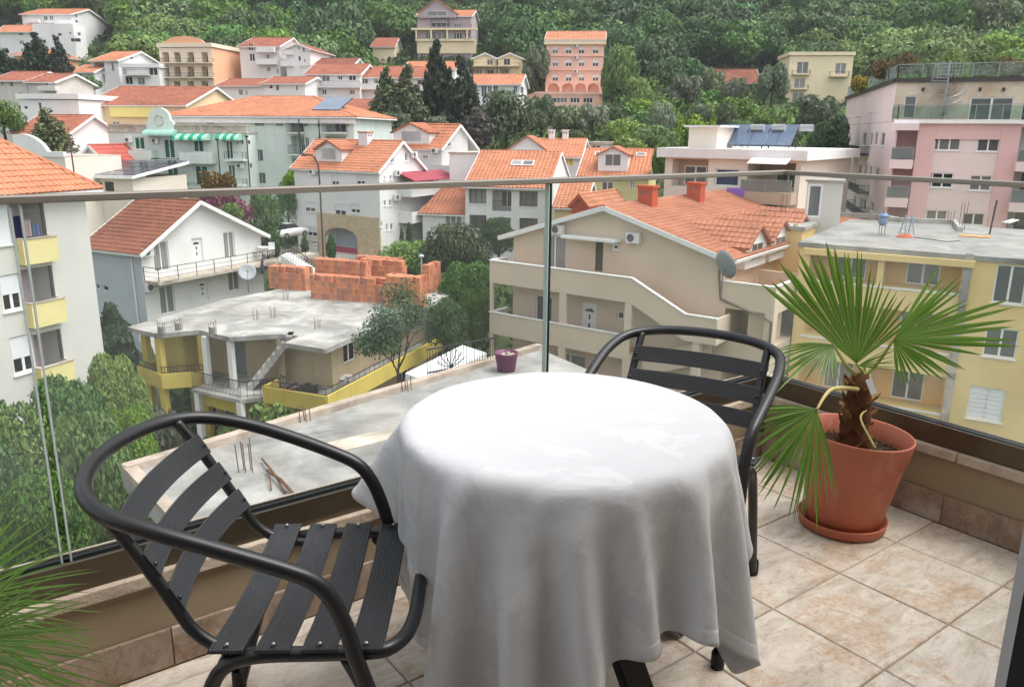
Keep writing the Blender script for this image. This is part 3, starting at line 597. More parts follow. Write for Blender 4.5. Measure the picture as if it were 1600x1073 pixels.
[327,362,397,431,465,497,529,559,588,616,645,674,701,725,736,734,732,732,732,732,732,732,732,732,732,732,733,732,721,707,695,684,670,658,644,630,617,603,589,575,561,546],
[339,373,407,441,475,510,543,577,608,637,665,697,723,735,734,732,732,732,732,732,732,732,732,732,732,732,733,732,731,719,705,692,679,666,652,638,624,610,595,580,564,546],
[350,384,418,452,486,521,555,588,622,656,685,717,734,735,732,732,732,732,732,732,732,732,732,732,732,732,732,732,733,730,714,700,687,674,660,645,630,614,599,580,558,533],
[359,394,428,463,498,532,566,601,635,668,703,731,736,732,732,732,732,732,732,732,732,732,732,732,732,732,732,732,732,733,725,708,694,679,664,648,632,612,588,562,535,505],
[369,404,438,473,508,542,577,612,646,680,714,735,732,732,732,732,732,732,732,732,732,732,732,732,732,732,732,732,732,732,732,714,698,682,664,643,621,597,572,547,521,493],
[374,409,444,480,516,551,585,620,655,690,722,735,732,732,732,732,732,732,732,732,732,732,732,732,732,732,732,732,732,732,734,720,700,681,660,637,613,588,562,535,506,476],
[374,410,446,482,517,553,588,624,660,697,727,732,732,732,732,732,732,732,732,732,732,732,732,732,732,732,732,732,732,732,733,724,701,679,655,629,602,575,547,518,488,458],
[375,412,447,484,519,556,591,627,663,699,729,732,732,732,732,732,732,732,732,732,732,732,732,732,732,732,732,732,732,732,732,726,701,675,648,621,594,565,536,506,475,445],
[377,414,450,486,522,558,594,629,665,702,729,732,732,732,732,732,732,732,732,732,732,732,732,732,732,732,732,732,732,732,732,726,701,671,641,611,580,549,518,486,454,422],
[379,415,451,487,523,559,595,631,667,701,727,732,732,732,732,732,732,732,732,732,732,732,732,732,732,732,732,732,732,732,733,725,699,668,637,605,573,541,508,477,445,413],
[381,417,453,489,524,560,594,629,663,696,725,732,732,732,732,732,732,732,732,732,732,732,732,732,732,732,732,732,732,732,735,722,694,663,631,599,568,538,507,476,445,414],
[381,415,449,483,517,551,584,617,650,683,717,733,732,732,732,732,732,732,732,732,732,732,732,732,732,732,732,732,732,732,737,715,681,649,617,585,553,522,492,461,432,403],
[370,404,437,470,503,537,570,603,635,669,703,731,732,732,732,732,732,732,732,732,732,732,732,732,732,732,732,732,732,734,731,702,668,634,602,570,538,505,473,441,410,380],
[356,390,423,456,489,522,555,588,621,654,688,721,733,732,732,732,732,732,732,732,732,732,732,732,732,732,732,732,734,734,721,688,654,620,588,555,523,490,457,425,393,361],
[342,375,408,442,475,508,541,574,607,640,673,702,727,733,732,732,732,732,732,732,732,732,732,732,732,732,732,733,736,729,703,673,641,607,574,541,508,474,441,409,376,343],
[329,361,394,427,461,494,526,559,592,624,652,677,706,727,732,732,732,732,732,732,732,732,732,732,732,732,732,735,730,708,679,653,625,593,561,528,495,462,428,395,362,329],
[315,347,380,413,446,479,512,545,575,602,628,653,681,706,726,733,732,732,732,732,732,732,732,732,732,733,733,730,710,684,655,629,604,576,545,513,480,447,414,382,348,315],
[300,333,366,399,433,465,497,526,552,577,603,628,654,679,703,723,732,734,733,732,732,732,733,735,735,732,725,708,683,658,633,605,578,554,527,497,465,432,400,367,334,302],
[286,319,353,385,418,447,474,500,526,552,577,603,629,654,677,691,708,721,727,731,733,732,731,727,721,709,694,679,656,633,608,582,554,528,503,477,448,417,384,352,319,287],
[273,306,338,368,397,424,449,475,500,526,552,578,603,628,645,659,674,690,700,705,706,706,705,700,691,676,661,648,630,607,583,557,530,503,477,452,426,398,368,337,305,272],
[258,290,319,346,372,398,424,449,475,501,527,553,578,599,612,626,641,657,668,669,669,669,669,667,658,643,628,615,600,579,556,532,506,479,453,427,401,375,348,319,289,257],
[241,269,296,322,347,372,398,424,450,476,501,527,551,567,579,593,608,624,634,633,633,633,633,632,625,610,595,582,569,552,529,505,481,454,428,402,376,350,324,298,270,241],
[219,245,271,296,322,347,373,400,425,450,476,501,521,534,546,560,576,591,600,597,597,597,597,597,592,577,562,548,536,522,501,478,455,429,404,377,351,325,299,273,247,220],
[194,219,245,270,296,322,348,374,400,425,450,473,489,501,513,528,543,558,565,562,561,561,561,562,559,545,530,515,503,491,474,450,427,404,378,352,326,300,274,248,222,196],
[168,194,219,245,271,297,323,348,374,399,424,444,456,467,480,495,510,525,530,526,525,526,525,527,525,512,497,482,469,459,445,423,400,377,353,327,301,275,249,223,197,171],
[143,168,194,220,246,272,297,323,348,373,397,412,423,433,448,462,478,492,495,492,489,489,489,491,491,480,464,449,435,425,414,396,372,350,327,302,276,250,224,198,172,146]]]
# ================================================================ tablecloth (resting shape of the cloth, in millimetres from the table's foot)
def damask():
    t = NT('white_damask'); v = t.coord('UV')
    # woven pattern: flower-like blotches of a shinier weave
    w = t.noise(v, 7.5, 3, .55, 1.8); vo = t.n('ShaderNodeTexVoronoi'); vo.inputs['Scale'].default_value = 8; vo.feature = 'SMOOTH_F1'
    t.l(v, vo.inputs['Vector'])
    k = t.ramp(t.math('ADD', w, t.math('MULTIPLY', vo.outputs['Distance'], .35)), [(.66, (0, 0, 0)), (.7, (1, 1, 1))])
    fine = t.noise(v, 260, 2); cr = t.noise(v, 3.2, 4, .5, 1.4); cr2 = t.noise(v, 11, 5, .6, 3)
    col = t.mix(k, (.56, .567, .583), (.612, .619, .633))
    b1 = t.n('ShaderNodeBump'); b1.inputs['Strength'].default_value = .62; b1.inputs['Distance'].default_value = .016; t.l(t.math('ADD', cr, t.math('MULTIPLY', cr2, .22)), b1.inputs['Height'])
    b2 = t.n('ShaderNodeBump'); b2.inputs['Strength'].default_value = .12; b2.inputs['Distance'].default_value = .001; t.l(fine, b2.inputs['Height']); t.l(b1.outputs[0], b2.inputs['Normal'])
    sx = t.n('ShaderNodeSeparateXYZ'); t.l(v, sx.inputs[0]); e = None
    for k_ in (0, 1):
        q = t.math('ABSOLUTE', t.math('SUBTRACT', sx.outputs[k_], .5)); e = q if e is None else t.math('MAXIMUM', e, q)
    b3 = t.n('ShaderNodeBump'); b3.inputs['Strength'].default_value = .8; b3.inputs['Distance'].default_value = .004; t.l(t.ramp(e, [(.478, (0, 0, 0)), (.481, (1, 1, 1))]), b3.inputs['Height']); t.l(b2.outputs[0], b3.inputs['Normal']); b2 = b3
    d = t.principled(col, t.ramp(k, [(0, (.8,) * 3), (1, (.48,) * 3)]), .25, 0, b2.outputs[0], .2)
    tr = t.n('ShaderNodeBsdfTranslucent'); tr.inputs[0].default_value = (.8, .8, .8, 1); mx = t.n('ShaderNodeMixShader'); mx.inputs[0].default_value = .16
    t.l(d.outputs[0], mx.inputs[1]); t.l(tr.outputs[0], mx.inputs[2]); t.l(mx.outputs[0], t.out.inputs[0]); return t.m
M_CLOTH = damask()
pts = np.array(CLOTH_MM, dtype=float).reshape(3, -1).T / 1000.0
me = bpy.data.meshes.new('tablecloth'); n_ = CLOTH_N
me.from_pydata([tuple(p) for p in pts], [], [(i*n_+j, (i+1)*n_+j, (i+1)*n_+j+1, i*n_+j+1) for i in range(n_-1) for j in range(n_-1)])
uv = me.uv_layers.new(name='weave')
idx = np.zeros(len(me.loops), dtype=np.int32); me.loops.foreach_get('vertex_index', idx)
uv.data.foreach_set('uv', np.stack([(idx // n_) / (n_-1), (idx % n_) / (n_-1)], 1).astype(np.float32).ravel())
me.polygons.foreach_set('use_smooth', [True] * len(me.polygons)); me.materials.append(M_CLOTH)
cloth = bpy.data.objects.new('tablecloth', me); COL.objects.link(cloth); cloth.location = TC
sb = cloth.modifiers.new('sub', 'SUBSURF'); sb.levels = 2; sb.render_levels = 2
so = cloth.modifiers.new('hem', 'SOLIDIFY'); so.thickness = .0012; so.offset = 0
tag(cloth, 'white damask tablecloth draped over the round table with corners hanging to the floor', 'tablecloth')

# ================================================================ potted palms
def terracotta(name, c):
    t = NT(name); v = t.coord(); a = t.noise(v, 4, 6, .6); g = t.noise(v, 60, 3)
    col = t.ramp(a, [(.3, [x * .86 for x in c]), (.6, c), (.8, [min(1, x * 1.1) for x in c])]); col = t.mix(t.math('MULTIPLY', t.ramp(t.noise(t.coord(scale=(1, 1, .4)), 7, 7, .75), [(.55, (0, 0, 0)), (.7, (1, 1, 1))]), .35), col, srgb(206, 160, 138))
    t.principled(col, t.ramp(a, [(.3, (.45,) * 3), (.7, (.6,) * 3)]), .35, 0, t.bump(g, .06, .002)); return t.m
M_POT = terracotta('terracotta_plastic', srgb(178, 104, 80))
M_SOIL = plain('potting_soil', (.035, .024, .016), .95, .1, var=.5, scale=30, bump=.6)
M_PEB = plain('soil_grit', srgb(150, 128, 98), .9, .1, var=.4, scale=20)
M_FIBRE = plain('palm_fibre', srgb(92, 62, 40), .9, .15, var=.55, scale=22, bump=.5)
M_FIBRE2 = plain('palm_boot', srgb(128, 92, 60), .85, .15, var=.5, scale=18, bump=.5)
def frond_mat():
    t = NT('palm_leaf'); g = t.n('ShaderNodeNewGeometry').outputs['Random Per Island']
    v = t.coord('UV'); sx = t.n('ShaderNodeSeparateXYZ'); t.l(v, sx.inputs[0])
    c = t.ramp(g, [(0, (.05, .135, .014)), (.5, (.085, .2, .022)), (1, (.15, .26, .045))])
    st = t.noise(t.coord('UV', (60, 1, 1)), 3, 2); c = t.mix(t.math('MULTIPLY', st, .35), c, (.12, .2, .05))
    tip = t.ramp(sx.outputs[1], [(.9, (0, 0, 0)), (1, (1, 1, 1))]); c = t.mix(t.math('MULTIPLY', tip, .7), c, (.3, .2, .08))
    d = t.principled(c, .36, .5); tr = t.n('ShaderNodeBsdfTranslucent'); t.l(t.mix(.5, c, (.2, .35, .04)), tr.inputs[0])
    mx = t.n('ShaderNodeMixShader'); mx.inputs[0].default_value = .32; t.l(d.outputs[0], mx.inputs[1]); t.l(tr.outputs[0], mx.inputs[2]); t.l(mx.outputs[0], t.out.inputs[0]); return t.m
M_FROND = frond_mat()
M_PET = plain('palm_stalk', srgb(150, 160, 84), .5, .4, var=.25, scale=12)
M_PET2 = plain('palm_stalk_dry', srgb(186, 172, 112), .6, .3, var=.25, scale=12)
def frond(root, hub, A, B, a0, a1, n, length, fuse, droop, stalk, mat_stalk=M_PET, seed=1, curl=.0):
    """one fan leaf: segments spread between the angles a0 and a1 in the plane of A and B, pleated, joined near the hub"""
    rnd = random.Random(seed); H = Vector(hub); ea = Vector(A) - H; eb = Vector(B) - H; nr = ea.cross(eb).normalized()
    if nr.y > 0: nr = -nr
    da = R(a1 - a0) / n; v = []; f = []; uvs = []
    for k in range(n):
        th = R(a0) + da * (k + .5); L = length(math.degrees(th)) * rnd.uniform(.93, 1.05)
        dv = (ea * math.cos(th) + eb * math.sin(th)); tv = (-ea * math.sin(th) + eb * math.cos(th))
        bend = rnd.uniform(-.03, .03); dr = droop * rnd.uniform(.6, 1.4); fz = fuse(math.degrees(th)); base = len(v); m = 11
        lift = rnd.uniform(-.012, .012)
        for i in range(m):
            t = i / (m - 1)
            hw = math.tan(da / 2) * min(t, fz) * L
            if t > fz: hw *= max(0, 1 - (t - fz) / (1 - fz)) ** .5 * .98
            hw = max(hw, .0006)
            c = H + dv * (L * t) + tv * (bend * t * t * L) + Vector((0, 0, -dr * t ** 2.4)) + nr * (lift * t * t * 3 + curl * math.sin(3 * th) * t)
            wv = tv.normalized() * hw * tv.length
            sag = -nr * (hw * tv.length * .38)
            v += [c - wv, c + sag, c + wv]; uvs += [(0, t), (.5, t), (1, t)]
        for i in range(m - 1):
            b = base + i * 3; f += [(b, b+1, b+4, b+3), (b+1, b+2, b+5, b+4)]
    me = bpy.data.meshes.new('frond'); o_ = ORG[root.name]
    me.from_pydata([(p[0]-o_[0], p[1]-o_[1], p[2]-o_[2]) for p in v], [], f); me.materials.append(M_FROND)
    uv = me.uv_layers.new(name='along'); ix = np.zeros(len(me.loops), dtype=np.int32); me.loops.foreach_get('vertex_index', ix)
    uv.data.foreach_set('uv', np.array(uvs, dtype=np.float32)[ix].ravel())
    ob = bpy.data.objects.new('frond', me); COL.objects.link(ob); ob.parent = root; ORG[ob.name] = o_
    pts_ = smooth_path(stalk + [H], 6); k = len(pts_)
    MB().tube(pts_, [.0085 - .0045 * i / (k - 1) for i in range(k)], 8).build('stalk', mat_stalk, ob, True)
    return ob
PC = Vector((1.215, 2.70, 0))
TILT = Matrix.Rotation(R(3.5), 3, 'Y')
sc = thing('pot_saucer', 'round terracotta saucer on the tiles beneath the large palm pot', 'saucer', PC)
MB().lathe([(.0001, .002), (.142, .002), (.148, .006), (.155, .036), (.155, .04), (.15, .041), (.144, .014), (.0001, .012)], PC, 48).build('saucer', M_POT, sc, True, bevel=0)
pot = thing('plant_pot', 'large terracotta coloured plastic pot holding the fan palm by the right wall', 'plant pot', PC)
MB().lathe([(.0001, .014), (.122, .014), (.128, .02), (.168, .262), (.1695, .275), (.1775, .283), (.187, .355), (.1875, .361), (.185, .364), (.181, .362), (.174, .3), (.1705, .288), (.163, .262), (.155, .24)], PC, 64, TILT).build('pot_body', M_POT, pot, True)
so_ = MB(); rs = random.Random(3)
prof = [(.0001, .305), (.05, .309), (.09, .302), (.13, .3), (.166, .293)]
soil = MB().lathe(prof, PC, 40, TILT).build('soil', M_SOIL, pot, True)
g = MB()
for i in range(240):
    a, r = rs.uniform(0, 6.28), .165 * math.sqrt(rs.random()); p = PC + TILT @ Vector((r * math.cos(a), r * math.sin(a), .304)); s = rs.uniform(.002, .005)
    g.obox(p, Vector((rs.gauss(0,1), rs.gauss(0,1), rs.gauss(0,1))).normalized(), Vector((1,0,0)).cross(Vector((rs.gauss(0,1), .5, 1))).normalized(), Vector((0, 0, 1)), s, s, s * .7)
g.build('soil_grit', M_PEB, soil, kind='stuff')
palm = thing('fan_palm', 'young fan palm with four green fronds growing in the terracotta pot', 'palm', PC + Vector((0, 0, .3)))
T0 = PC + TILT @ Vector((-.02, -.02, .29))
def trunk(root, base, h, r):
    m = MB(); path = [base + Vector((0, 0, h * k / 6)) + Vector((.004 * math.sin(k * 2), .004 * math.cos(k * 3), 0)) for k in range(7)]
    tr = m.tube(path, [r * 1.15, r * 1.1, r, r * .95, r * .9, r * .8, r * .6], 14).build('trunk', M_FIBRE, root, True)
    rn = random.Random(5)
    for k in range(26):       # the stubs of cut leaf stalks, pointing up and out
        a = k * 2.4; z = h * (k + 1) / 29; rr = r * (1.08 - .25 * z / h)
        p = base + Vector((math.cos(a) * rr * .8, math.sin(a) * rr * .8, z)); o_ = Vector((math.cos(a), math.sin(a), 0)); tn = Vector((-math.sin(a), math.cos(a), 0))
        tip = p + o_ * rn.uniform(.018, .04) + Vector((0, 0, rn.uniform(.02, .05))); w = rn.uniform(.013, .022); th = .005
        b = MB(); q = p.lerp(tip, .55) - Vector((0, 0, .004))
        vs = [p - tn*w - o_*th, p + tn*w - o_*th, p + tn*w + o_*th, p - tn*w + o_*th, q - tn*w*.8 - o_*th, q + tn*w*.8 - o_*th, q + tn*w*.8 + o_*th, q - tn*w*.8 + o_*th, tip - tn*w*.3, tip + tn*w*.3]
        b.add(vs, [(0,1,5,4),(1,2,6,5),(2,3,7,6),(3,0,4,7),(4,5,9,8),(7,8,9,6),(5,6,9),(4,8,7)])
        b.build('leaf_stub', M_FIBRE2 if rn.random() < .6 else M_FIBRE, tr)
    return tr
trunk(palm, T0, .29, .047)
TT = T0 + Vector((0, 0, .27))
h1 = at(1338, 568, 2.66)
frond(palm, h1, at(1540, 568, 2.60), at(1336, 366, 2.60), 38, 139, 27, lambda a: .98 if a > 95 else (.70 + .28 * max(0, (a - 75) / 20) if a > 60 else .66), lambda a: .72 if a > 92 else .55, .01, [TT, TT + Vector((-.005, -.01, .04))], seed=11)
frond(palm, at(1340, 572, 2.655), at(1450, 566, 2.5), at(1338, 470, 2.6), -12, 34, 8, lambda a: .62, lambda a: .3, .0, [TT, TT + Vector((0, -.01, .03))], seed=16)
h2 = at(1396, 531, 2.62)
frond(palm, h2, at(1592, 520, 2.42), at(1420, 350, 2.55), -82, 68, 27, lambda a: 1.02 if -12 < a < 25 else (.70 if a > 25 else max(.36, .80 + a / 190)), lambda a: .52, .012, [TT, at(1372, 566, 2.67)], seed=12)
h3 = at(1302, 538, 2.66)
frond(palm, h3, at(1196, 548, 2.55), at(1300, 620, 2.5), -16, 100, 23, lambda a: 1.0 if a < 40 else .62, lambda a: .5, .045, [TT, at(1322, 570, 2.66)], seed=13)
h4 = at(1276, 640, 2.42)
frond(palm, h4, at(1178, 668, 2.33), at(1286, 800, 2.34), -18, 116, 31, lambda a: 1.05 if a < 80 else 1.0 - (a - 80) / 110, lambda a: .54, .03, [TT - Vector((.01, .02, .03)), at(1300, 608, 2.5)], M_PET2, seed=14)
# a bare cut stalk and the plant tag
MB().tube(smooth_path([TT - Vector((-.02, .03, .1)), at(1345, 655, 2.56), at(1368, 700, 2.50)], 5), .0035, 6).build('cut_stalk', M_PET2, palm, True)
tg = MB(); tg.beam(at(1357, 592, 2.60), at(1366, 615, 2.595), .022, .0015, (0, -1, .2)); tg.build('plant_tag', plain('tag_white', (.7, .72, .75), .5), palm)

LPC = Vector((-.93, 1.02, 0))
lp = thing('plant_pot', 'dark pot of the second palm in the near left corner', 'plant pot', LPC)
MB().lathe([(.0001, 0), (.1, 0), (.14, .3), (.15, .32), (.14, .32), (.13, .27), (.0001, .26)], LPC, 40).build('pot_body', plain('dark_pot', srgb(60, 52, 48), .6), lp, True)
palm2 = thing('fan_palm', 'second fan palm reaching in from the left edge below the glass', 'palm', LPC + Vector((0, 0, .26)))
trunk(palm2, LPC + Vector((0, 0, .255)), .2, .04)
T2 = LPC + Vector((0, 0, .45))
frond(palm2, at(-95, 950, 1.12), at(150, 862, 1.16), at(30, 1150, 1.02), -44, 72, 34, lambda a: 1.0 - .1 * abs(math.sin(a * .3)), lambda a: .34, .02, [T2, at(-120, 990, 1.1)], seed=21, curl=.012)
frond(palm2, at(-110, 1010, 1.06), at(172, 1012, 1.04), at(-10, 1220, .98), -40, 42, 26, lambda a: 1.05 - .12 * abs(math.sin(a)), lambda a: .34, .035, [T2, at(-130, 1020, 1.06)], seed=22, curl=.015)
frond(palm2, at(-70, 1010, .98), at(112, 934, .94), at(0, 1180, .92), -42, 60, 26, lambda a: 1.0, lambda a: .36, .03, [T2, at(-100, 1010, 1.02)], seed=23)
# ================================================================ the town below: tools
class Face:
    """a vertical wall plane; u runs to the right as seen from outside, n points outwards"""
    def __init__(s, p0, p1):
        s.o = Vector((p0.x, p0.y, 0)); d = Vector((p1.x - p0.x, p1.y - p0.y, 0)); s.L = d.length; s.u = d.normalized(); s.n = Vector((s.u.y, -s.u.x, 0)); s.ops = []
    def P(s, u, z, d=0): return s.o + s.u * u + s.n * d + Vector((0, 0, z))
    def hit(s, px, py):
        r = ray(px, py); t = (s.o - CO).dot(s.n) / r.dot(s.n); q = CO + r * t
        return (q - s.o).dot(s.u), q.z
    def rect(s, x0, y0, x1, y1):
        xm, ym = (x0 + x1) / 2, (y0 + y1) / 2
        return s.hit(x0, ym)[0], s.hit(x1, ym)[0], s.hit(xm, y1)[1], s.hit(xm, y0)[1]
    def inset(s, d):
        f = Face(s.P(0, 0, -d), s.P(s.L, 0, -d)); return f
    def box(s, mb, u0, u1, z0, z1, d0, d1):
        return mb.obox(s.P((u0 + u1) / 2, (z0 + z1) / 2, (d0 + d1) / 2), s.u, s.n, UZ, abs(u1 - u0) / 2, abs(d1 - d0) / 2, abs(z1 - z0) / 2)
def clip_poly(pts, a, b, c):
    """keep a*u + b*z <= c"""
    out = []
    for i in range(len(pts)):
        p, q = pts[i], pts[(i + 1) % len(pts)]; fp, fq = a*p[0] + b*p[1] - c, a*q[0] + b*q[1] - c
        if fp <= 0: out.append(p)
        if (fp < 0 < fq) or (fq < 0 < fp):
            t = fp / (fp - fq); out.append((p[0] + (q[0]-p[0]) * t, p[1] + (q[1]-p[1]) * t))
    return out
def wall_grid(mb, f, u0, u1, z0, z1, ops, clip=()):
    us = sorted({u0, u1, *[min(max(v, u0), u1) for o in ops for v in o[:2]]}); zs = sorted({z0, z1, *[min(max(v, z0), z1) for o in ops for v in o[2:4]]})
    for a, b in zip(us, us[1:]):
        for c, d in zip(zs, zs[1:]):
            if b - a < 1e-4 or d - c < 1e-4: continue
            mu, mz = (a + b) / 2, (c + d) / 2
            if any(o[0] < mu < o[1] and o[2] < mz < o[3] for o in ops): continue
            pg = [(a, c), (b, c), (b, d), (a, d)]
            for k in clip: pg = clip_poly(pg, *k)
            if len(pg) >= 3: mb.poly([f.P(u, z) for u, z in pg])
    for o in ops:
        a, b, c, d, dp = o[:5]
        P = f.P
        mb.quad(P(a, c), P(a, c, -dp), P(a, d, -dp), P(a, d)); mb.quad(P(b, c, -dp), P(b, c), P(b, d), P(b, d, -dp))
        mb.quad(P(a, c, -dp), P(a, c), P(b, c), P(b, c, -dp)); mb.quad(P(a, d), P(a, d, -dp), P(b, d, -dp), P(b, d))

PVC = plain('white_pvc', (.78, .78, .78), .45, .4)
GLASSW = window_glass()
GLASSC = window_glass('curtained_glass', (.10, .11, .11), (.34, .34, .32))
BLIND = plain('roller_blind', (.72, .73, .75), .6, .3)
DARKFR = plain('dark_frame', (.05, .045, .04), .5, .4)
IRON = plain('wrought_iron', (.025, .025, .027), .55, .4)
STEELR = plain('grey_steel', (.33, .34, .35), .4, .5, .6)
GREENSH = plain('green_shutter', (.005, .105, .068), .5, .35)
CONC = concrete('weathered_concrete', (.15, .142, .132), (.34, .327, .308), (.55, .54, .515), .5)
AC_W = plain('ac_white', (.72, .72, .7), .5, .4)
AC_G = plain('ac_grille', (.12, .12, .12), .6, .3)
WHITE = plaster('white_render', (.76, .755, .74), .14, .3, .35)
WHITET = plain('white_trim', (.8, .8, .79), .6, .3, var=.1, scale=2)

def gz(x, y):
    """height of the ground"""
    Y = [-40, 0, 22, 34, 46, 58, 80, 100, 120, 140, 165, 195, 230, 300, 420, 700]
    Z = [-12, -14.5, -15.8, -15.8, -14.6, -13.5, -11.5, -9, -4, 1.5, 7, 19, 36, 74, 140, 300]
    z = float(np.interp(y, Y, Z))
    if y > 100: z += 2.2 * noise.noise(Vector((x * .02, y * .02, 0))) * min(1, (y - 100) / 60)
    z += max(0, x - 40) * .04 * min(1, max(0, (y - 90) / 60))
    return z

HOUSES = []
class House:
    def __init__(s, name, label, cat, M, R_, L=None, depth=None, zb=None, a=None, b=None, group=None, width=None):
        p = at(*M) if not isinstance(M, Vector) else M; s.z = p.z; s.gtop = {}
        if a is None: q = onz(R_[0], R_[1], p.z)
        else:
            dv = Vector((math.cos(R(a)), math.sin(R(a)), 0)); q = p + dv * width if width else column_hit(p, dv, R_ if not isinstance(R_, tuple) else R_[0], p.z)
        d = Vector((q.x - p.x, q.y - p.y, 0)); s.w = d.length; s.ex = d.normalized(); s.ey = Vector((-s.ex.y, s.ex.x, 0)) if b is None else Vector((math.cos(R(b)), math.sin(R(b)), 0))
        s.M = Vector((p.x, p.y, 0))
        if L is not None: l = column_hit(p, s.ey, L, p.z); s.dp = (Vector((l.x, l.y, 0)) - s.M).dot(s.ey)
        else: s.dp = depth
        c = [s.at(0, 0), s.at(s.w, 0), s.at(s.w, s.dp), s.at(0, s.dp)]
        s.F = {'A': Face(c[0], c[1]), 'B': Face(c[3], c[0]), 'C': Face(c[1], c[2]), 'D': Face(c[2], c[3])}
        s.zb = (min(gz(v.x, v.y) for v in c) - 1.0) if zb is None else zb
        s.gable = {}
        if name is None: return
        ctr = (c[0] + c[2]) / 2
        s.root = thing(name, label, cat, (ctr.x, ctr.y, s.zb), group); HOUSES.append(s)
    def sub(s, x0, x1, y0, y1, zb=None):
        a, b = math.degrees(math.atan2(s.ex.y, s.ex.x)), math.degrees(math.atan2(s.ey.y, s.ey.x))
        h = House(None, None, None, s.at(x0, y0, s.z), None, depth=y1 - y0, zb=s.zb if zb is None else zb, a=a, b=b, width=x1 - x0); h.root = s.root; return h
    def at(s, x, y, z=0): return s.M + s.ex * x + s.ey * y + Vector((0, 0, z))
    def zat(s, face, px, py): return s.F[face].hit(px, py)[1]
    # ---- walls
    def walls(s, zt, mat, mats={}):
        for k, f in s.F.items():
            mb = MB(); cl = s.gable.get(k, ()); top = s.gtop.get(k, zt) if cl else zt
            wall_grid(mb, f, 0, f.L, s.zb, top, f.ops, cl)
            mb.build('wall', mats.get(k, mat), s.root)
    # ---- openings
    def win(s, face, px, panes=2, blind=0, fr=PVC, gl=GLASSW, depth=.13, sill=True, bars=0, name='window', f=None, out=False, uz=None, fw=.07, shut=None, fan=False):
        f = f or s.F[face]
        u0, u1, z0, z1 = uz if uz else f.rect(*px)
        if u1 - u0 < .25: u0, u1 = (u0 + u1) / 2 - .13, (u0 + u1) / 2 + .13
        if not out: f.ops.append((u0, u1, z0, z1, depth)); back = -depth
        else: back = .015
        mb = MB(); t = .05; b0, b1 = back, back + t
        W = fw
        f.box(mb, u0, u0 + W, z0, z1, b0, b1); f.box(mb, u1 - W, u1, z0, z1, b0, b1); f.box(mb, u0 + W, u1 - W, z0, z0 + W, b0, b1); f.box(mb, u0 + W, u1 - W, z1 - W, z1, b0, b1)
        for k in range(1, panes):
            u = u0 + (u1 - u0) * k / panes; f.box(mb, u - W * .7, u + W * .7, z0 + W, z1 - W, b0, b1)
        for k in range(bars):
            z = z0 + (z1 - z0) * (k + 1) / (bars + 1); f.box(mb, u0 + W, u1 - W, z - W * .35, z + W * .35, b0 + .004, b1 - .004)
        w = mb.build(name, fr, s.root)
        if shut is not None:
            q = MB(); f.box(q, u0 + W, u1 - W, z0 + W, z1 - W, b0 + .01, b0 + .035)
            for k in range(int((z1 - z0) / .22)):
                z = z0 + W + .06 + k * .22
                if z < z1 - W - .1: f.box(q, u0 + W + .05, u1 - W - .05, z, z + .1, b0 + .035, b0 + .05)
            q.build('shutter', shut, w)
        else:
            zb_ = z1 - W - (z1 - z0 - 2 * W) * blind
            if zb_ - z0 > W + .08: q = MB(); f.box(q, u0 + W, u1 - W, z0 + W, zb_, b0 + .012, b0 + .022); q.build('pane', gl, w)
            if blind > .02: q = MB(); f.box(q, u0 + W * .6, u1 - W * .6, zb_, z1 - W * .5, b0 + .03, b1 + .02); q.build('blind', BLIND, w)
        if sill:
            q = MB(); f.box(q, u0 - .06, u1 + .06, z0 - .06, z0 - .003, -.0 if not out else .004, .08); q.build('sill', WHITET, w)
        return w
    def door(s, face, px, mat=PVC, f=None, fan=True, depth=.1, uz=None):
        f = f or s.F[face]; u0, u1, z0, z1 = uz if uz else f.rect(*px)
        f.ops.append((u0, u1, z0, z1, depth)); mb = MB(); f.box(mb, u0, u1, z0, z1, -depth - .05, -depth)
        for a in (u0, u1 - .07): f.box(mb, a, a + .07, z0, z1, -depth, -depth + .03)
        f.box(mb, u0 + .07, u1 - .07, z1 - .07, z1, -depth, -depth + .03)
        d = mb.build('door', mat, s.root)
        if fan:
            uc = (u0 + u1) / 2; h = z1 - z0; q = MB(); r = (u1 - u0) * .3
            pts = [f.P(uc + r * math.cos(math.pi * k / 8), z0 + h * .74 + r * .62 * math.sin(math.pi * k / 8), -depth + .006) for k in range(9)]
            q.poly(pts)
            for z in (.28, .52): f.box(q, uc - .055, uc + .055, z0 + h * z, z0 + h * (z + .14), -depth, -depth + .006)
            q.build('pane', GLASSW, d)
        return d
    def bay(s, face, px, depth, mat, wins=(), uz=None, f=None, floor=None):
        """a loggia: an opening with a room-deep recess; wins are (kind, pixel box, options) on its back wall"""
        f = f or s.F[face]; u0, u1, z0, z1 = uz if uz else f.rect(*px)
        f.ops.append((u0, u1, z0, z1, depth)); g = f.inset(depth)
        for kind, bx, kw in wins: (s.win if kind == 'win' else s.door)(None, bx, f=g, **kw)
        mb = MB(); g.ops = [o for o in g.ops if o[1] > u0 and o[0] < u1]
        g.ops = [(max(o[0], u0 + .02), min(o[1], u1 - .02), max(o[2], z0 + .01), min(o[3], z1 - .01), o[4]) for o in g.ops]
        wall_grid(mb, g, u0, u1, z0, z1, g.ops); mb.build('loggia_wall', mat, s.root)
        return u0, u1, z0, z1
    # ---- added pieces
    def piece(s, name, face, px, d0, d1, mat, uz=None, parent=None, bevel=0):
        f = s.F[face] if isinstance(face, str) else face; u0, u1, z0, z1 = uz if uz else f.rect(*px)
        mb = MB(); f.box(mb, u0, u1, z0, z1, d0, d1); return mb.build(name, mat, parent or s.root, bevel=bevel)
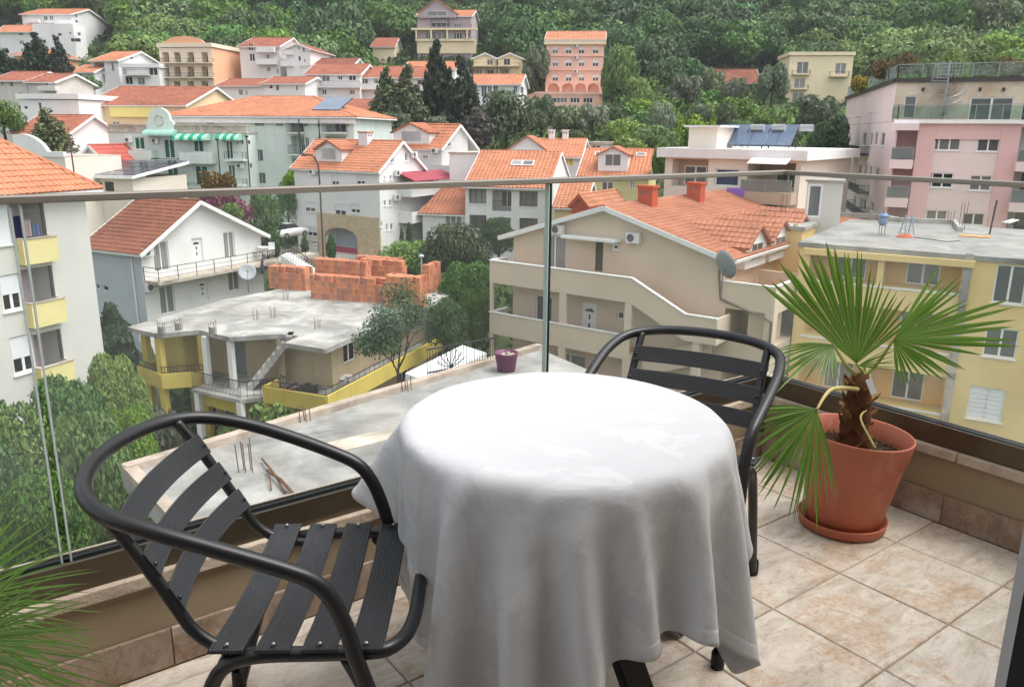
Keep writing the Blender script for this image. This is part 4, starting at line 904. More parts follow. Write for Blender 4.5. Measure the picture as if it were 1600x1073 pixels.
    def balcony(s, face, px, out, mat, rail=None, slab=.16, f=None, gap=.11, uz=None, posts=1.4, railmat=IRON, cap=None):
        """px box = outline of the parapet's front seen on the wall plane moved out; solid unless rail is given"""
        f = f or s.F[face]; g = f.inset(-out); u0, u1, z0, z1 = uz if uz else g.rect(*px)
        m = MB(); f.box(m, u0, u1, z0, z0 + slab, .002, out)
        if rail is None:
            f.box(m, u0, u1, z0 + slab, z1, out - .1, out); f.box(m, u0, u0 + .1, z0 + slab, z1, .002, out - .1); f.box(m, u1 - .1, u1, z0 + slab, z1, .002, out - .1)
        b = m.build('balcony', mat, s.root)
        if cap is not None:
            q = MB(); f.box(q, u0 - .03, u1 + .03, z1 + .002, z1 + .05, out - .13, out + .03); f.box(q, u0 - .03, u0 + .13, z1 + .002, z1 + .05, .002, out - .13); f.box(q, u1 - .13, u1 + .03, z1 + .002, z1 + .05, .002, out - .13); q.build('parapet_cap', cap, b)
        if rail == 'bars' or rail == 'thin':
            q = MB(); zt = z1; zz = z0 + slab
            for (pa, pb) in ((f.P(u0 + .03, zt, .03), f.P(u0 + .03, zt, out - .03)), (f.P(u0 + .03, zt, out - .03), f.P(u1 - .03, zt, out - .03)), (f.P(u1 - .03, zt, out - .03), f.P(u1 - .03, zt, .03))):
                pa, pb = Vector(pa), Vector(pb); n = max(1, int((pb - pa).length / gap)); q.beam(pa, pb, .045, .04); dn = Vector((0, 0, zz - zt))
                if rail == 'thin':
                    for h in (.35, .68): q.beam(pa + dn * h, pb + dn * h, .02, .02)
                    n = max(1, int((pb - pa).length / posts))
                else: q.beam(pa + dn * .9, pb + dn * .9, .03, .03)
                for k in range(n + 1): c = pa.lerp(pb, k / n); q.beam(c, c + dn, .022 if rail == 'bars' else .04, .022 if rail == 'bars' else .04, (1, 0, 0))
            q.build('railing', railmat, b)
        elif rail == 'glass':
            q = MB(); zz = z0 + slab
            f.box(q, u0 + .03, u1 - .03, z1 - .05, z1, out - .07, out - .02)
            n = max(1, int((u1 - u0) / 1.2))
            for k in range(n + 1): u = u0 + .05 + (u1 - u0 - .1) * k / n; f.box(q, u - .025, u + .025, zz, z1 - .05, out - .07, out - .02)
            r = q.build('railing', STEELR, b)
            q = MB(); f.box(q, u0 + .06, u1 - .06, zz + .06, z1 - .08, out - .05, out - .04); q.build('pane', PANEL, r)
        return b
    def ac(s, face, px, f=None, side=1):
        f = f or s.F[face]; u, z = f.hit((px[0] + px[2]) / 2, (px[1] + px[3]) / 2); w, h = .82, .56
        m = MB(); f.box(m, u - w/2, u + w/2, z - h/2, z + h/2, .1, .38); f.box(m, u - w/2 + .1, u - w/2 + .14, z - h/2 - .06, z - h/2, .004, .36); f.box(m, u + w/2 - .14, u + w/2 - .1, z - h/2 - .06, z - h/2, .004, .36)
        a = m.build('air_conditioner', AC_W, s.root)
        q = MB(); c = f.P(u - .12, z, .384); q.poly([c + f.u * (.22 * math.cos(k * math.pi / 8)) + UZ * (.22 * math.sin(k * math.pi / 8)) for k in range(16)]); q.build('fan_grille', AC_G, a)
    def arch(s, face, uzbox, mat, rise=.45, f=None, th=.2):
        """fills the top corners of an opening so that it ends in an arch"""
        f = f or s.F[face]; u0, u1, z0, z1 = uzbox; w = u1 - u0; uc = (u0 + u1) / 2; m = MB(); n = 8; zs = z1 - w * rise
        for sg in (-1, 1):
            arc = [(uc + sg * w / 2 * math.cos(math.pi / 2 * k / n), zs + w * rise * math.sin(math.pi / 2 * k / n)) for k in range(n + 1)]
            pts = [(uc + sg * w / 2, z1)] + arc[:]
            if sg > 0: pts = pts[::-1]
            fr = [f.P(u, z, -.004) for u, z in pts]; bk = [f.P(u, z, -th) for u, z in pts]; b = len(fr)
            m.add(fr + bk, [tuple(range(b)), tuple(range(2*b-1, b-1, -1))] + [(i, b+i, b+(i+1) % b, (i+1) % b) for i in range(b)])
        o = m.build('arch', mat, s.root); fix_normals(o); return o
    # ---- roofs
    def tiles(s, parent, E0, E1, R1, R0, mat, tw=.3, tl=.36, lift=.05, wave=.05):
        E0, E1, R0, R1 = map(Vector, (E0, E1, R0, R1)); ea = (E1 - E0); LA = ea.length; ea.normalize()
        up = (R0 - E0) - ea * (R0 - E0).dot(ea); LB = up.length; up.normalize(); nr = ea.cross(up).normalized()
        if nr.z < 0: nr = -nr
        al = (R0 - E0).dot(ea) / LB; ar = ((R1 - E0).dot(ea) - LA) / LB
        nc = max(2, round(LB / tl)); nk = max(2, round(LA / tw)); mb = MB(); V, Fs = mb.v, mb.f
        tl = LB / nc; tw = LA / nk
        rn = random.Random(int(LA * 100) + int(LB * 77)); prof = ((0, 0), (.25, wave), (.62, wave), (.86, .1 * wave), (1, 0))
        a_lo = min(0, al * LB); a_hi = max(LA, LA + ar * LB)
        for i in range(nc):
            b0, b1 = i * tl - .02, (i + 1) * tl + .02
            for k in range(int(a_lo / tw) - 1, int(a_hi / tw) + 1):
                x0 = k * tw; lo0, hi0 = al * max(b0, 0), LA + ar * max(b0, 0)
                if x0 + tw <= lo0 + .01 or x0 >= hi0 - .01: continue
                jit = rn.uniform(-.008, .008); base = len(V)
                lo1, hi1 = al * min(b1, LB), LA + ar * min(b1, LB)
                for (b, h0, lo, hi) in ((b0, lift + jit, lo0, hi0), (b1, .012 + jit, lo1, hi1)):
                    for (t, w) in prof:
                        x = min(max(x0 + t * tw, lo), hi); p = E0 + ea * x + up * b + nr * (h0 + w); V.append((p.x, p.y, p.z))
                for (t, w) in prof:
                    x = min(max(x0 + t * tw, lo0), hi0); p = E0 + ea * x + up * b0 + nr * .0; V.append((p.x, p.y, p.z))
                n = len(prof)
                for q in range(n - 1): Fs.append((base+q, base+q+1, base+n+q+1, base+n+q)); Fs.append((base+2*n+q, base+2*n+q+1, base+q+1, base+q))
        mb.mi = [0] * len(Fs)
        return mb.build('roof_tiles', mat, parent, kind='stuff')
    def gable_roof(s, axis, zr, ze, oe=.5, og=.4, mat=None, th=.16, frac=.5, tw=.3, tl=.36, trim=WHITET, x0=0, x1=None, y0=0, y1=None, tiles=True, wave=.05, soffit=None):
        x1 = s.w if x1 is None else x1; y1 = s.dp if y1 is None else y1
        W, D = x1 - x0, y1 - y0
        if axis == 'A': span = D; P = lambda r, t, z: s.at(x0 + r, y0 + t, z); run = W     # r along the ridge, t across
        else: span = W; P = lambda r, t, z: s.at(x0 + t, y0 + r, z); run = D
        rt = span * frac; root = s.root; s1 = (zr - ze) / rt; s2 = (zr - ze) / (span - rt)
        m = MB(); planes = []
        for (t0, sl, sg) in ((-oe, s1, 1), (span + oe, s2, -1)):
            ztop = zr; zlow = ze - sl * oe
            pts = [P(-og, t0, zlow), P(run + og, t0, zlow), P(run + og, rt, ztop), P(-og, rt, ztop)]
            planes.append(pts); m.slab([p + Vector((0, 0, -.001)) for p in pts], th)
        roof = m.build('roof', soffit or trim, root)
        if tiles:
            for pts in planes: s.tiles(roof, *[p + Vector((0, 0, .002)) for p in pts], mat, tw, tl, wave=wave)
        ridge = MB(); ridge.tube([P(-og, rt, zr + .03), P(run + og, rt, zr + .03)], .11, 8); ridge.build('ridge_tiles', mat, roof)
        for r in (-og - .03, run + og + .03):
            for pts in planes:
                b = MB()
                e = pts[0] if r < 0 else pts[1]; t = pts[3] if r < 0 else pts[2]
                dr = (P(1, 0, 0) - P(0, 0, 0)) * (-.03 if r < 0 else .03)
                b.beam(e + dr + Vector((0, 0, -.08)), t + dr + Vector((0, 0, -.08)), .05, .26); b.build('bargeboard', trim, roof)
        for pts in planes: MB().tube([pts[0] + Vector((0, 0, -.06)), pts[1] + Vector((0, 0, -.06))], .055, 6).build('gutter', trim, roof)
        if not hasattr(s, 'gtop'): s.gtop = {}
        if x0 == 0 and y0 == 0 and abs(x1 - s.w) < .01 and abs(y1 - s.dp) < .01:
            for k in (('B', 'C') if axis == 'A' else ('A', 'D')):
                L = s.F[k].L; rr = rt if k in ('A', 'C') else L - rt
                q1 = (zr - ze) / rr; q2 = (zr - ze) / (L - rr)
                s.gable[k] = [(-q1, 1, ze - .1), (q2, 1, ze + q2 * L - .1)]; s.gtop[k] = zr
        return roof
    def hip_roof(s, zr, ze, over=.5, mat=None, th=.16, k=1.0, tw=.3, tl=.36, trim=WHITET, wave=.05, x0=0, x1=None, y0=0, y1=None):
        x1 = s.w if x1 is None else x1; y1 = s.dp if y1 is None else y1
        o = over; a, b = x1 - x0 + 2*o, y1 - y0 + 2*o; X, Y = x0 - o, y0 - o; h = min(a, b) / 2; zl = ze
        P = lambda x, y, z: s.at(X + x, Y + y, z)
        if a >= b: r0, r1 = P(h * k, b / 2, zr), P(a - h * k, b / 2, zr); pl = [(P(0,0,zl), P(a,0,zl), r1, r0), (P(a,b,zl), P(0,b,zl), r0, r1), (P(0,b,zl), P(0,0,zl), r0, r0), (P(a,0,zl), P(a,b,zl), r1, r1)]
        else: r0, r1 = P(a / 2, h * k, zr), P(a / 2, b - h * k, zr); pl = [(P(0,b,zl), P(0,0,zl), r0, r1), (P(a,0,zl), P(a,b,zl), r1, r0), (P(0,0,zl), P(a,0,zl), r0, r0), (P(a,b,zl), P(0,b,zl), r1, r1)]
        m = MB(); c = [P(0,0,zl), P(a,0,zl), P(a,b,zl), P(0,b,zl)]
        m.poly([p - Vector((0,0,th)) for p in c][::-1])
        for i in range(4): m.quad(c[i] - Vector((0,0,th)), c[(i+1) % 4] - Vector((0,0,th)), c[(i+1) % 4], c[i])
        for q in pl: m.poly(q if (q[2] - q[3]).length > .01 else q[:3])
        roof = m.build('roof', trim, s.root)
        for q in pl: s.tiles(roof, *[p + Vector((0,0,.004)) for p in q], mat, tw, tl, wave=wave)
        hp = MB()
        for p, q in ((c[0], pl[0][3]), (c[1], pl[0][2])) if a >= b else ((c[0], r0), (c[1], r0)): hp.tube([p + Vector((0,0,.06)), q + Vector((0,0,.06))], .1, 6)
        for p, q in ((c[2], r1), (c[3], r0)) if a >= b else ((c[2], r1), (c[3], r1)): hp.tube([p + Vector((0,0,.06)), q + Vector((0,0,.06))], .1, 6)
        if (r1 - r0).length > .1: hp.tube([r0 + Vector((0,0,.05)), r1 + Vector((0,0,.05))], .1, 6)
        hp.build('ridge_tiles', mat, roof); s.gtop = {}
        return roof
    def flat_roof(s, zt, par=.5, over=0, mat=None, th=.25, parm=None, x0=0, x1=None, y0=0, y1=None):
        x1 = s.w if x1 is None else x1; y1 = s.dp if y1 is None else y1; s.gtop = {}
        m = MB(); o = over; c = [s.at(x0 - o, y0 - o), s.at(x1 + o, y0 - o), s.at(x1 + o, y1 + o), s.at(x0 - o, y1 + o)]
        m.prism([(p.x, p.y) for p in c], zt + .002, zt + th); r = m.build('roof', mat, s.root)
        if par:
            t = .16; q = MB(); ins = [s.at(x0 - o + t, y0 - o + t), s.at(x1 + o - t, y0 - o + t), s.at(x1 + o - t, y1 + o - t), s.at(x0 - o + t, y1 + o - t)]
            for i in range(4):
                a, b, e, f = c[i], c[(i+1) % 4], ins[(i+1) % 4], ins[i]; q.prism([(v.x, v.y) for v in (a, b, e, f)], zt + th + .002, zt + th + par)
            q.build('parapet', parm or mat, r)
        return r
    def chimney(s, roof, x, y, z0, z1, w=.8, d=.6, mat=None, capm=None, holes=True):
        m = MB(); c = s.at(x, y, (z0 + z1) / 2); m.obox(c, s.ex, s.ey, UZ, w / 2, d / 2, (z1 - z0) / 2)
        ch = m.build('chimney', mat, roof); q = MB(); q.obox(s.at(x, y, z1 + .07), s.ex, s.ey, UZ, w / 2 + .08, d / 2 + .08, .065)
        q.build('chimney_cap', capm or mat, ch)
        if holes:
            q = MB()
            for k in (-1, 1): q.obox(s.at(x + k * w * .22, y, z1 - .25), s.ex, s.ey, UZ, .09, d / 2 + .006, .1)
            q.build('flue_opening', AC_G, ch)
    def dormer(s, roof, x, y0, y1, z0, zr, ze, w, wall, mat, win=True, panes=2, P=None):
        """a small gabled window house standing in the slope that faces A"""
        b = MB(); P = P or s.at
        b.add([P(x-w/2,y0,z0), P(x+w/2,y0,z0), P(x+w/2,y0,ze), P(x,y0,zr), P(x-w/2,y0,ze), P(x-w/2,y1,ze), P(x+w/2,y1,ze), P(x,y1,zr), P(x-w/2,y1,z0), P(x+w/2,y1,z0)],
              [(0,1,2,3,4), (0,4,5,8), (1,9,6,2)])
        d = b.build('dormer', wall, roof); r = MB(); sl = (zr - ze) / (w / 2); o = .18
        for sg in (-1, 1): r.slab([P(x + sg*(w/2+o), y0-.25, ze - sl*o + .06), P(x, y0-.25, zr + .06), P(x, y1, zr + .06), P(x + sg*(w/2+o), y1, ze - sl*o + .06)], .1)
        rr = r.build('dormer_roof', mat, d); fix_normals(rr)
        for sg in (-1, 1):
            a, b = P(x + sg*(w/2+o), y0-.25, ze - sl*o + .066), P(x + sg*(w/2+o), y1, ze - sl*o + .066); c, e = P(x, y1, zr + .066), P(x, y0-.25, zr + .066); s.tiles(d, a, b, c, e, mat, .32, .4, wave=.04)
        if win:
            f = Face(P(x-w/2, y0), P(x+w/2, y0)); hw = w * .27; q = MB(); za, zb = z0 + (ze-z0)*.3, ze + (zr-ze)*.12
            f.box(q, w/2-hw, w/2+hw, za, zb, .0, .04); ww = q.build('dormer_window', PVC, d)
            q = MB()
            for k in range(panes): a = w/2-hw+.06+(2*hw-.06)*k/panes; f.box(q, a, a + (2*hw-.06)/panes - .06, za+.07, zb-.07, .04, .046)
            q.build('dormer_pane', GLASSW, d)
        return d
    def skylight(s, roof, plane_pt, ea, up, w=.8, h=1.1, glass=None):
        nr = ea.cross(up).normalized(); nr = nr if nr.z > 0 else -nr; m = MB(); m.obox(plane_pt + nr * .1, ea, up, nr, w/2, h/2, .07); k = m.build('skylight', PVC, roof)
        m = MB(); m.obox(plane_pt + nr * .172, ea, up, nr, w/2-.08, h/2-.08, .004); m.build('skylight_pane', glass or GLASSC, k)

PANEL = plain('smoked_glass', (.16, .18, .18), .08, .6)
R_ORANGE = roof_mat('roof_orange', (.52, .22, .125), .68, .35)
R_ORANGE2 = roof_mat('roof_orange_weathered', (.46, .185, .11), .6, .45)
R_BROWN = roof_mat('roof_brown', (.25, .095, .062), .6, .4)
R_BROWN2 = roof_mat('roof_rust', (.36, .135, .085), .6, .4)
R_RED = roof_mat('roof_red', (.42, .10, .075), .8, .15)
# ================================================================ terrain
def make_ground():
    X = np.concatenate([np.linspace(-420, -110, 26), np.linspace(-105, 105, 86), np.linspace(112, 420, 26)]); Y = np.concatenate([np.linspace(-40, 20, 10), np.linspace(22, 230, 90), np.linspace(236, 700, 50)])
    v = [(x, y, gz(x, y)) for y in Y for x in X]; n = len(X)
    f = [(j*n+i, j*n+i+1, (j+1)*n+i+1, (j+1)*n+i) for j in range(len(Y)-1) for i in range(n-1)]
    t = NT('hillside_soil'); c = t.coord(); a = t.noise(c, .12, 8, .7); b = t.noise(c, 1.3, 6, .7)
    col = t.ramp(a, [(.35, (.035, .055, .018)), (.5, (.06, .085, .028)), (.68, (.13, .115, .075))]); col = t.mix(t.math('MULTIPLY', b, .5), col, (.05, .075, .025))
    t.principled(col, .95, .1, 0, t.bump(b, .6, .2))
    m = MB(); m.add(v, f); g = m.build('ground', t.m, smooth=True); g['kind'] = 'structure'; return g
make_ground()

TAN = plaster('tan_render', srgb(214, 196, 176), .12, .3, .3)
TANF = plain('terracotta_paving', srgb(202, 152, 120), .8, .2, var=.25, scale=2)
YEL = plaster('yellow_render', srgb(232, 204, 140), .2, .25, .45)
YELIN = plaster('ochre_render', srgb(226, 182, 112), .15, .3, .3)
YELOLD = plaster('old_yellow_render', srgb(205, 182, 96), .3, .4, .55)
CREAMOLD = plaster('stained_cream_render', srgb(190, 172, 140), .3, .3, .5)
GREY = plaster('pale_grey_render', srgb(205, 202, 196), .1, .2, .3)
BLUEG = plaster('blue_grey_shade_render', srgb(186, 193, 200), .12, .25, .3)  # blue-grey; on the gabled house's side wall it is painted-in shade
MAUVE = plaster('mauve_render', srgb(206, 192, 200), .1, .4, .2)
PALEY = plaster('faded_yellow_render', srgb(222, 208, 150), .2, .5, .4)
PINKB = plaster('pale_pink_render', srgb(226, 208, 206), .12, .25, .3)
PINKD = plaster('rose_render', srgb(222, 184, 183), .12, .25, .3)
STONE = concrete('travertine', srgb(190, 170, 148), srgb(212, 196, 176), srgb(224, 212, 196), .8, stain=srgb(178, 150, 122))
MINT = plaster('mint_render', srgb(206, 217, 209), .2, .25, .5)
MINTD = plaster('mint_roof_sheet', srgb(140, 178, 166), .25, .8, .5)
PAVE = concrete('paving', srgb(130, 122, 112), srgb(168, 158, 148), srgb(190, 180, 170), .5)
LEDGE = concrete('ledge_stone', srgb(150, 140, 128), srgb(186, 174, 160), srgb(205, 196, 184), 1.2)

# ---------------------------------------------------------------- grey block at the left edge
h = House('apartment_block', 'pale grey apartment block with yellow balcony fronts and roller blinds at the left edge', 'apartment block', (66, 300, 35), 131, depth=14, a=68, zb=-17)
h = h  # front face runs away to the right; extend it towards the camera beyond the frame
ext = 5.2; h2 = House(None, None, None, h.at(-ext, 0, h.z), None, depth=14, zb=-17, a=68, width=h.w + ext); h2.root = h.root; b1 = h2
ze = b1.F['A'].hit(100, 296)[1] - .05
f = b1.F['A']
for (x0, y0, x1, y1), bl in (((2, 428, 34, 486), .55), ((18, 523, 55, 583), .6), ((46, 612, 72, 672), .6), ((-24, 322, 17, 384), 1.0)):
    b1.win('A', (x0, y0, x1, y1), 2, bl, fw=.09)
ua = f.hit(25, 380)[0]; ub = f.hit(52, 380)[0]
ub = ua + 1.5
tops = [f.hit(36, y)[1] for y in (326, 410, 513, 606)]
zf = [f.hit(30, 374)[1], f.hit(47, 473)[1], f.hit(72, 570)[1], f.hit(92, 665)[1]]     # tops of the yellow parapets
for k in range(4):
    zt = zf[k] + 1.45
    b1.bay('A', None, 1.25, MAUVE, uz=(ua, ub, zf[k] - 1.0, zt))
    g = f.inset(1.24)
    if k in (1, 2): b1.win(None, None, 1, .0, f=g, uz=(ua + .2, ua + .75, zf[k] - .1, zf[k] + 1.2), out=True, name='window')
    b1.balcony('A', None, .42, PALEY, slab=.12, uz=(ua - .02, ub + .1, zf[k] - 1.05, zf[k]), cap=LEDGE)
    q = MB(); f.box(q, ub - .12, ub - .04, zf[k] + .06, zt - .02, -.1, -.02); q.build('drain_pipe', DARKFR, b1.root)
rf = b1.hip_roof(ze + 3.3, ze, .55, R_ORANGE, tw=.28, tl=.36)
b1.walls(ze - .15, GREY, {'A': GREY})
lq = MB(); g0 = f.P(ua + .25, zf[0] - .35, .2); g1 = f.P(ub - .15, zf[0] - .3, .25)
cl = thing('laundry', 'dark blue and patterned laundry hung inside the top balcony of the grey block', 'laundry', f.P((ua + ub) / 2, zf[0] + .02, .3))
for k, (du, w, c) in enumerate(((.1, .4, srgb(32, 34, 66)), (.55, .34, srgb(170, 150, 150)), (.95, .3, srgb(86, 110, 158)))):
    q = MB(); n = 6
    for i in range(n):
        a = ua + du + w * i / n; q.quad(*[f.P(u, z, -.12 + .05 * math.sin(i * 1.7 + (0 if u == a else 1.7))) for u, z in ((a, zf[0] + .05), (a + w / n, zf[0] + .05), (a + w / n, zf[0] + .95 - .2 * k), (a, zf[0] + .95 - .2 * k))])
    q.build('garment', plain('garment_%s' % 'abc'[k], c, .9, .1), cl)
q = MB(); q.beam(f.P(ua + .1, zf[0] + .97, -.12), f.P(ub - .05, zf[0] + .97, -.12), .012, .012); q.build('clothes_line', IRON, cl)

# ---------------------------------------------------------------- white house with the brown gable roof
h = House('gabled_house', 'white house with dark brown tiled gable roof and long terrace', 'house', (219, 392, 54), 407, L=137, a=62, zb=-14)
f = h.F['A']; ze = f.hit(221, 390)[1]; ua, zr = f.hit(305, 316)
h.gable_roof('B', zr + .1, ze, .45, .55, R_BROWN, tw=.33, tl=.42, frac=ua / h.w)
for px, bl in (((240, 377, 264, 424), 0), ((350, 362, 367, 404), 0), ((250, 446, 273, 490), 0), ((357, 423, 374, 454), 0)): h.win('A', px, 2, bl, gl=GLASSC, sill=False, bars=0, name='french_window')
h.door('A', (300, 372, 317, 410)); h.door('A', (310, 438, 325, 470))
h.ac('A', (221, 387, 233, 400)); h.ac('A', (226, 442, 238, 454))
h.win('B', (150, 385, 157, 393), 1, sill=False); h.win('B', (149, 443, 155, 452), 1, sill=False); h.win('B', (160, 446, 169, 455), 1, sill=False)
h.walls(ze - .1, WHITE, {'B': BLUEG})  # left wall turned from the sun: its shade is put into the colour
zt = f.hit(224, 440)[1]
b = h.balcony('A', None, 1.5, LEDGE, rail='thin', slab=.22, uz=(.05, h.w + 5, zt - .15, zt + 1.0), posts=1.5)
q = MB(); q.tube([h.F['B'].P(h.dp - .9, z, .08) for z in (ze - .2, -13)], .06, 6); q.build('downpipe', PVC, h.root)

# ---------------------------------------------------------------- half built yellow house with the bare concrete roof
h = House('unfinished_house', 'half built yellow house with bare concrete flat roof, outside stair and rebar', 'house', (195, 512, 42), (508, 547), depth=17.5, zb=-18, a=-19)
Z = h.z; f = h.F['A']; W = h.w; storey = 2.75
r = MB(); th = .24
corner = lambda x, y: (h.at(x, y).x, h.at(x, y).y)
xs = lambda px, py: f.hit(px, py)[0]
x1, x2, x3, x4 = xs(256, 525), xs(290, 516), xs(352, 527), xs(402, 517)
r.prism([corner(*p) for p in ((0, .2), (x1, -.5), (x2, 1.0), (x3, .3), (x4, 1.8), (x4 + 1.2, 1.8), (x4 + 1.3, .35), (W, 0), (W + .3, 17.5), (2.5, 17.5), (0, 8))], Z - th, Z)
roof = r.build('roof', CONC, h.root)
zf1 = Z - 2.85; zf0 = zf1 - 2.9
# body of the upper and lower storey, set back from the slab edge
up = h.sub(1.6, W - 1.3, 2.6, 16.5, zb=-18)
fu = up.F['A']
up.door('A', None, mat=plain('old_door', srgb(120, 130, 128), .6), uz=(fu.L - 6.3, fu.L - 5.4, zf1 + .02, zf1 + 2.1), fan=False)
up.win('C', None, 2, uz=(1.2, 2.5, zf1 + .9, zf1 + 2.1), sill=False); up.win('C', None, 2, uz=(5, 6.4, zf1 + .9, zf1 + 2.2)); up.win('C', None, 2, uz=(9.5, 11, zf1 + .9, zf1 + 2.2))
up.win('C', None, 1, uz=(2.4, 3.4, zf0 + .6, zf0 + 1.7)); up.win('C', None, 2, uz=(7.4, 9, zf0 + .7, zf0 + 1.9))
up.win('A', None, 1, uz=(2.2, 3.0, zf0 + .4, zf0 + 1.5)); up.door('A', None, mat=DARKFR, uz=(.9, 1.7, zf0 - .4, zf0 + 1.6), fan=False)
up.win('A', None, 1, uz=(fu.L - 2.9, fu.L - 2.0, zf0 + .4, zf0 + 1.3))
up.walls(Z - th, CREAMOLD, {'B': YELOLD})
yw = MB(); h.at; 
for (a, b, c, d) in ((1.0, 2.5, 1.3, 1.45), (2.45, 2.6, 1.3, 2.6)): yw.obox(h.at((a + b) / 2, (c + d) / 2, (Z - th + zf1) / 2), h.ex, h.ey, UZ, (b - a) / 2, (d - c) / 2, (Z - th - zf1) / 2 - .01)
yw.build('wall', YELOLD, h.root)
# left balcony: floor, yellow parapet, columns, ironwork
def plate(name, pts, z0, z1, mat, parent=None):
    m = MB(); m.prism([corner(*p) for p in pts], z0, z1); o = m.build(name, mat, parent or h.root); fix_normals(o); return o
bl = plate('balcony', [(.2, .4), (x1 - .1, -.35), (x2 + .1, .9), (x2 + .1, 2.6), (.2, 2.6)], zf1 - .18, zf1, CONC)
def para(pts, z0, z1, mat, parent, t=.14, name='parapet'):
    m = MB()
    for a, b in zip(pts, pts[1:]): m.beam(h.at(a[0], a[1], (z0 + z1) / 2), h.at(b[0], b[1], (z0 + z1) / 2), t, z1 - z0)
    return m.build(name, mat, parent)
para([(.2, 2.6), (.2, .4), (x1 - .1, -.35), (x2 + .1, .9)], zf1 - .2, zf1 + .62, YELOLD, bl)
def rail(pts, z0, z1, parent, gap=.14):
    m = MB()
    for a, b in zip(pts, pts[1:]):
        pa, pb = h.at(a[0], a[1], z1), h.at(b[0], b[1], z1); m.beam(pa, pb, .04, .035); m.beam(pa - UZ * (z1 - z0) * .85, pb - UZ * (z1 - z0) * .85, .025, .025); n = max(1, int((pb - pa).length / gap))
        for k in range(n + 1): c = pa.lerp(pb, k / n); m.beam(c, c - UZ * (z1 - z0), .018, .018, (1, 0, 0))
    return m.build('railing', IRON, parent)
rail([(.2, .5), (x1 - .1, -.3), (x2 + .1, .9)], zf1 + .62, zf1 + .98, bl)
for (x, y) in ((.45, .9), (x1 - .25, -.1), (x2 - .05, 1.2)):
    m = MB(); m.obox(h.at(x, y, (Z - th + zf0 - 3) / 2), h.ex, h.ey, UZ, .17, .17, (Z - th - zf0 + 3) / 2 - .01); m.build('column', YELOLD, h.root)
for (x, y) in ((x2 + .5, .8), (x3 - .2, .6), (x4 - .1, 1.95)):
    m = MB(); m.obox(h.at(x, y, (Z - th + zf1) / 2), h.ex, h.ey, UZ, .14, .14, (Z - th - zf1) / 2 - .01); m.build('column', WHITE if x < x4 - .5 else CREAMOLD, h.root)
# landing with ironwork and the two stair flights
lx0, lx1 = x2 + .3, x4 + 1.0
ld = plate('landing', [(lx0, -.3), (x3 + 1.3, -.9), (lx1, .6), (W - 3.4, .9), (W - 3.4, 2.6), (lx0, 2.6)], zf1 - .2, zf1 - .02, CONC)
rail([(lx0, -.2), (x3 + 1.3, -.8)], zf1, zf1 + .95, ld, .1); rail([(x3 + 1.3, -.8), (lx1, .7), (W - 3.4, 1.0)], zf1, zf1 + .9, ld, .3)
def flight(name, x0, y0, z0, dx, dy, n, rise, w, mat, slab=.16):
    m = MB(); L = math.hypot(dx, dy); tx, ty = dx / L, dy / L; g = L / n
    for k in range(n):
        c = h.at(x0 + tx * g * (k + .5), y0 + ty * g * (k + .5), z0 + rise * (k + .5)); d = (h.ex * tx + h.ey * ty); s_ = Vector((-d.y, d.x, 0)); m.obox(c, d, s_, UZ, g / 2 + .02, w / 2, rise / 2)
    a, b = h.at(x0, y0, z0 - slab * .6), h.at(x0 + dx, y0 + dy, z0 + rise * n - slab); m.beam(a, b, w * .98, slab)
    return m.build(name, mat, h.root)
flight('stair_flight', x3 + .55, 1.0, zf1, 2.1, 1.0, 9, (Z - zf1) / 9, 1.1, CONC)
flight('stair_flight', x3 + 2.0, -.2, zf0 - .3, 2.0, 1.6, 9, (zf1 - zf0 + .2) / 9, 1.0, YELOLD)
for (x, y, mt) in ((x3 + 1.2, -.75, WHITE), (x3 + 2.2, .1, YELOLD), (lx0 + .2, -.1, WHITE)):
    m = MB(); m.obox(h.at(x, y, (zf1 - .2 + zf0 - 3) / 2), h.ex, h.ey, UZ, .15, .15, (zf1 - .2 - zf0 + 3) / 2 - .01); m.build('column', mt, h.root)
plate('porch_wall', [(lx0 + .3, .2), (x3 + 1.1, -.5), (x3 + 1.1, -.36), (lx0 + .3, .34)], zf1 - 1.0, zf1 - .21, YELOLD)
plate('porch_wall', [(lx0 + .3, .2), (x3 + 1.1, -.5), (x3 + 1.1, -.36), (lx0 + .3, .34)], zf0 - 2.0, zf0 + .1, YELOLD)
# right balcony wrapping the corner
br = plate('balcony', [(W - 3.6, -.2), (W + .25, -.5), (W + .6, 12.5), (W - 1.3, 12.5), (W - 1.3, 2.6), (W - 3.6, 2.6)], zf1 - .2, zf1 - .02, CONC)
para([(W - 3.6, 1.0), (W - 3.6, -.2), (W + .25, -.5), (W + .6, 12.5)], zf1 - .25, zf1 + .62, YELOLD, br); rail([(W - 3.6, -.2), (W + .2, -.45), (W + .55, 12.5)], zf1 + .6, zf1 + .95, br, .5)
wh = h
# starter bars left standing in the roof
for k, (px, py) in enumerate(((253, 521), (280, 515), (333, 522), (400, 500), (427, 497), (496, 513), (447, 468), (540, 470))):
    p = onz(px, py, Z); t = thing('rebar_cluster', 'rusty starter bars on the unfinished roof, ' + ('in a stub at its left corner', 'in a stub above the yellow balcony', 'in a stub above the landing', 'right of the stair head', 'behind the stair head', 'near the right front corner', 'in the middle of the slab', 'in front of the longest brick stack')[k], 'rebar', p, 'starter bars on the unfinished roof')
    m = MB()
    for (dx, dy) in ((-.12, -.12), (.12, -.12), (.12, .12), (-.12, .12), (0, .13)):
        m.tube([p + Vector((dx, dy, -.01)), p + Vector((dx * 1.15, dy * 1.1, .5 + .25 * random.random()))], .012, 5)
    m.build('bars', plain('rust', srgb(104, 78, 62), .9, .2, var=.3), t)
    if k < 3: q = MB(); q.obox(p + UZ * .2, h.ex, h.ey, UZ, .14, .14, .2); q.build('column_stub', CONC, t)

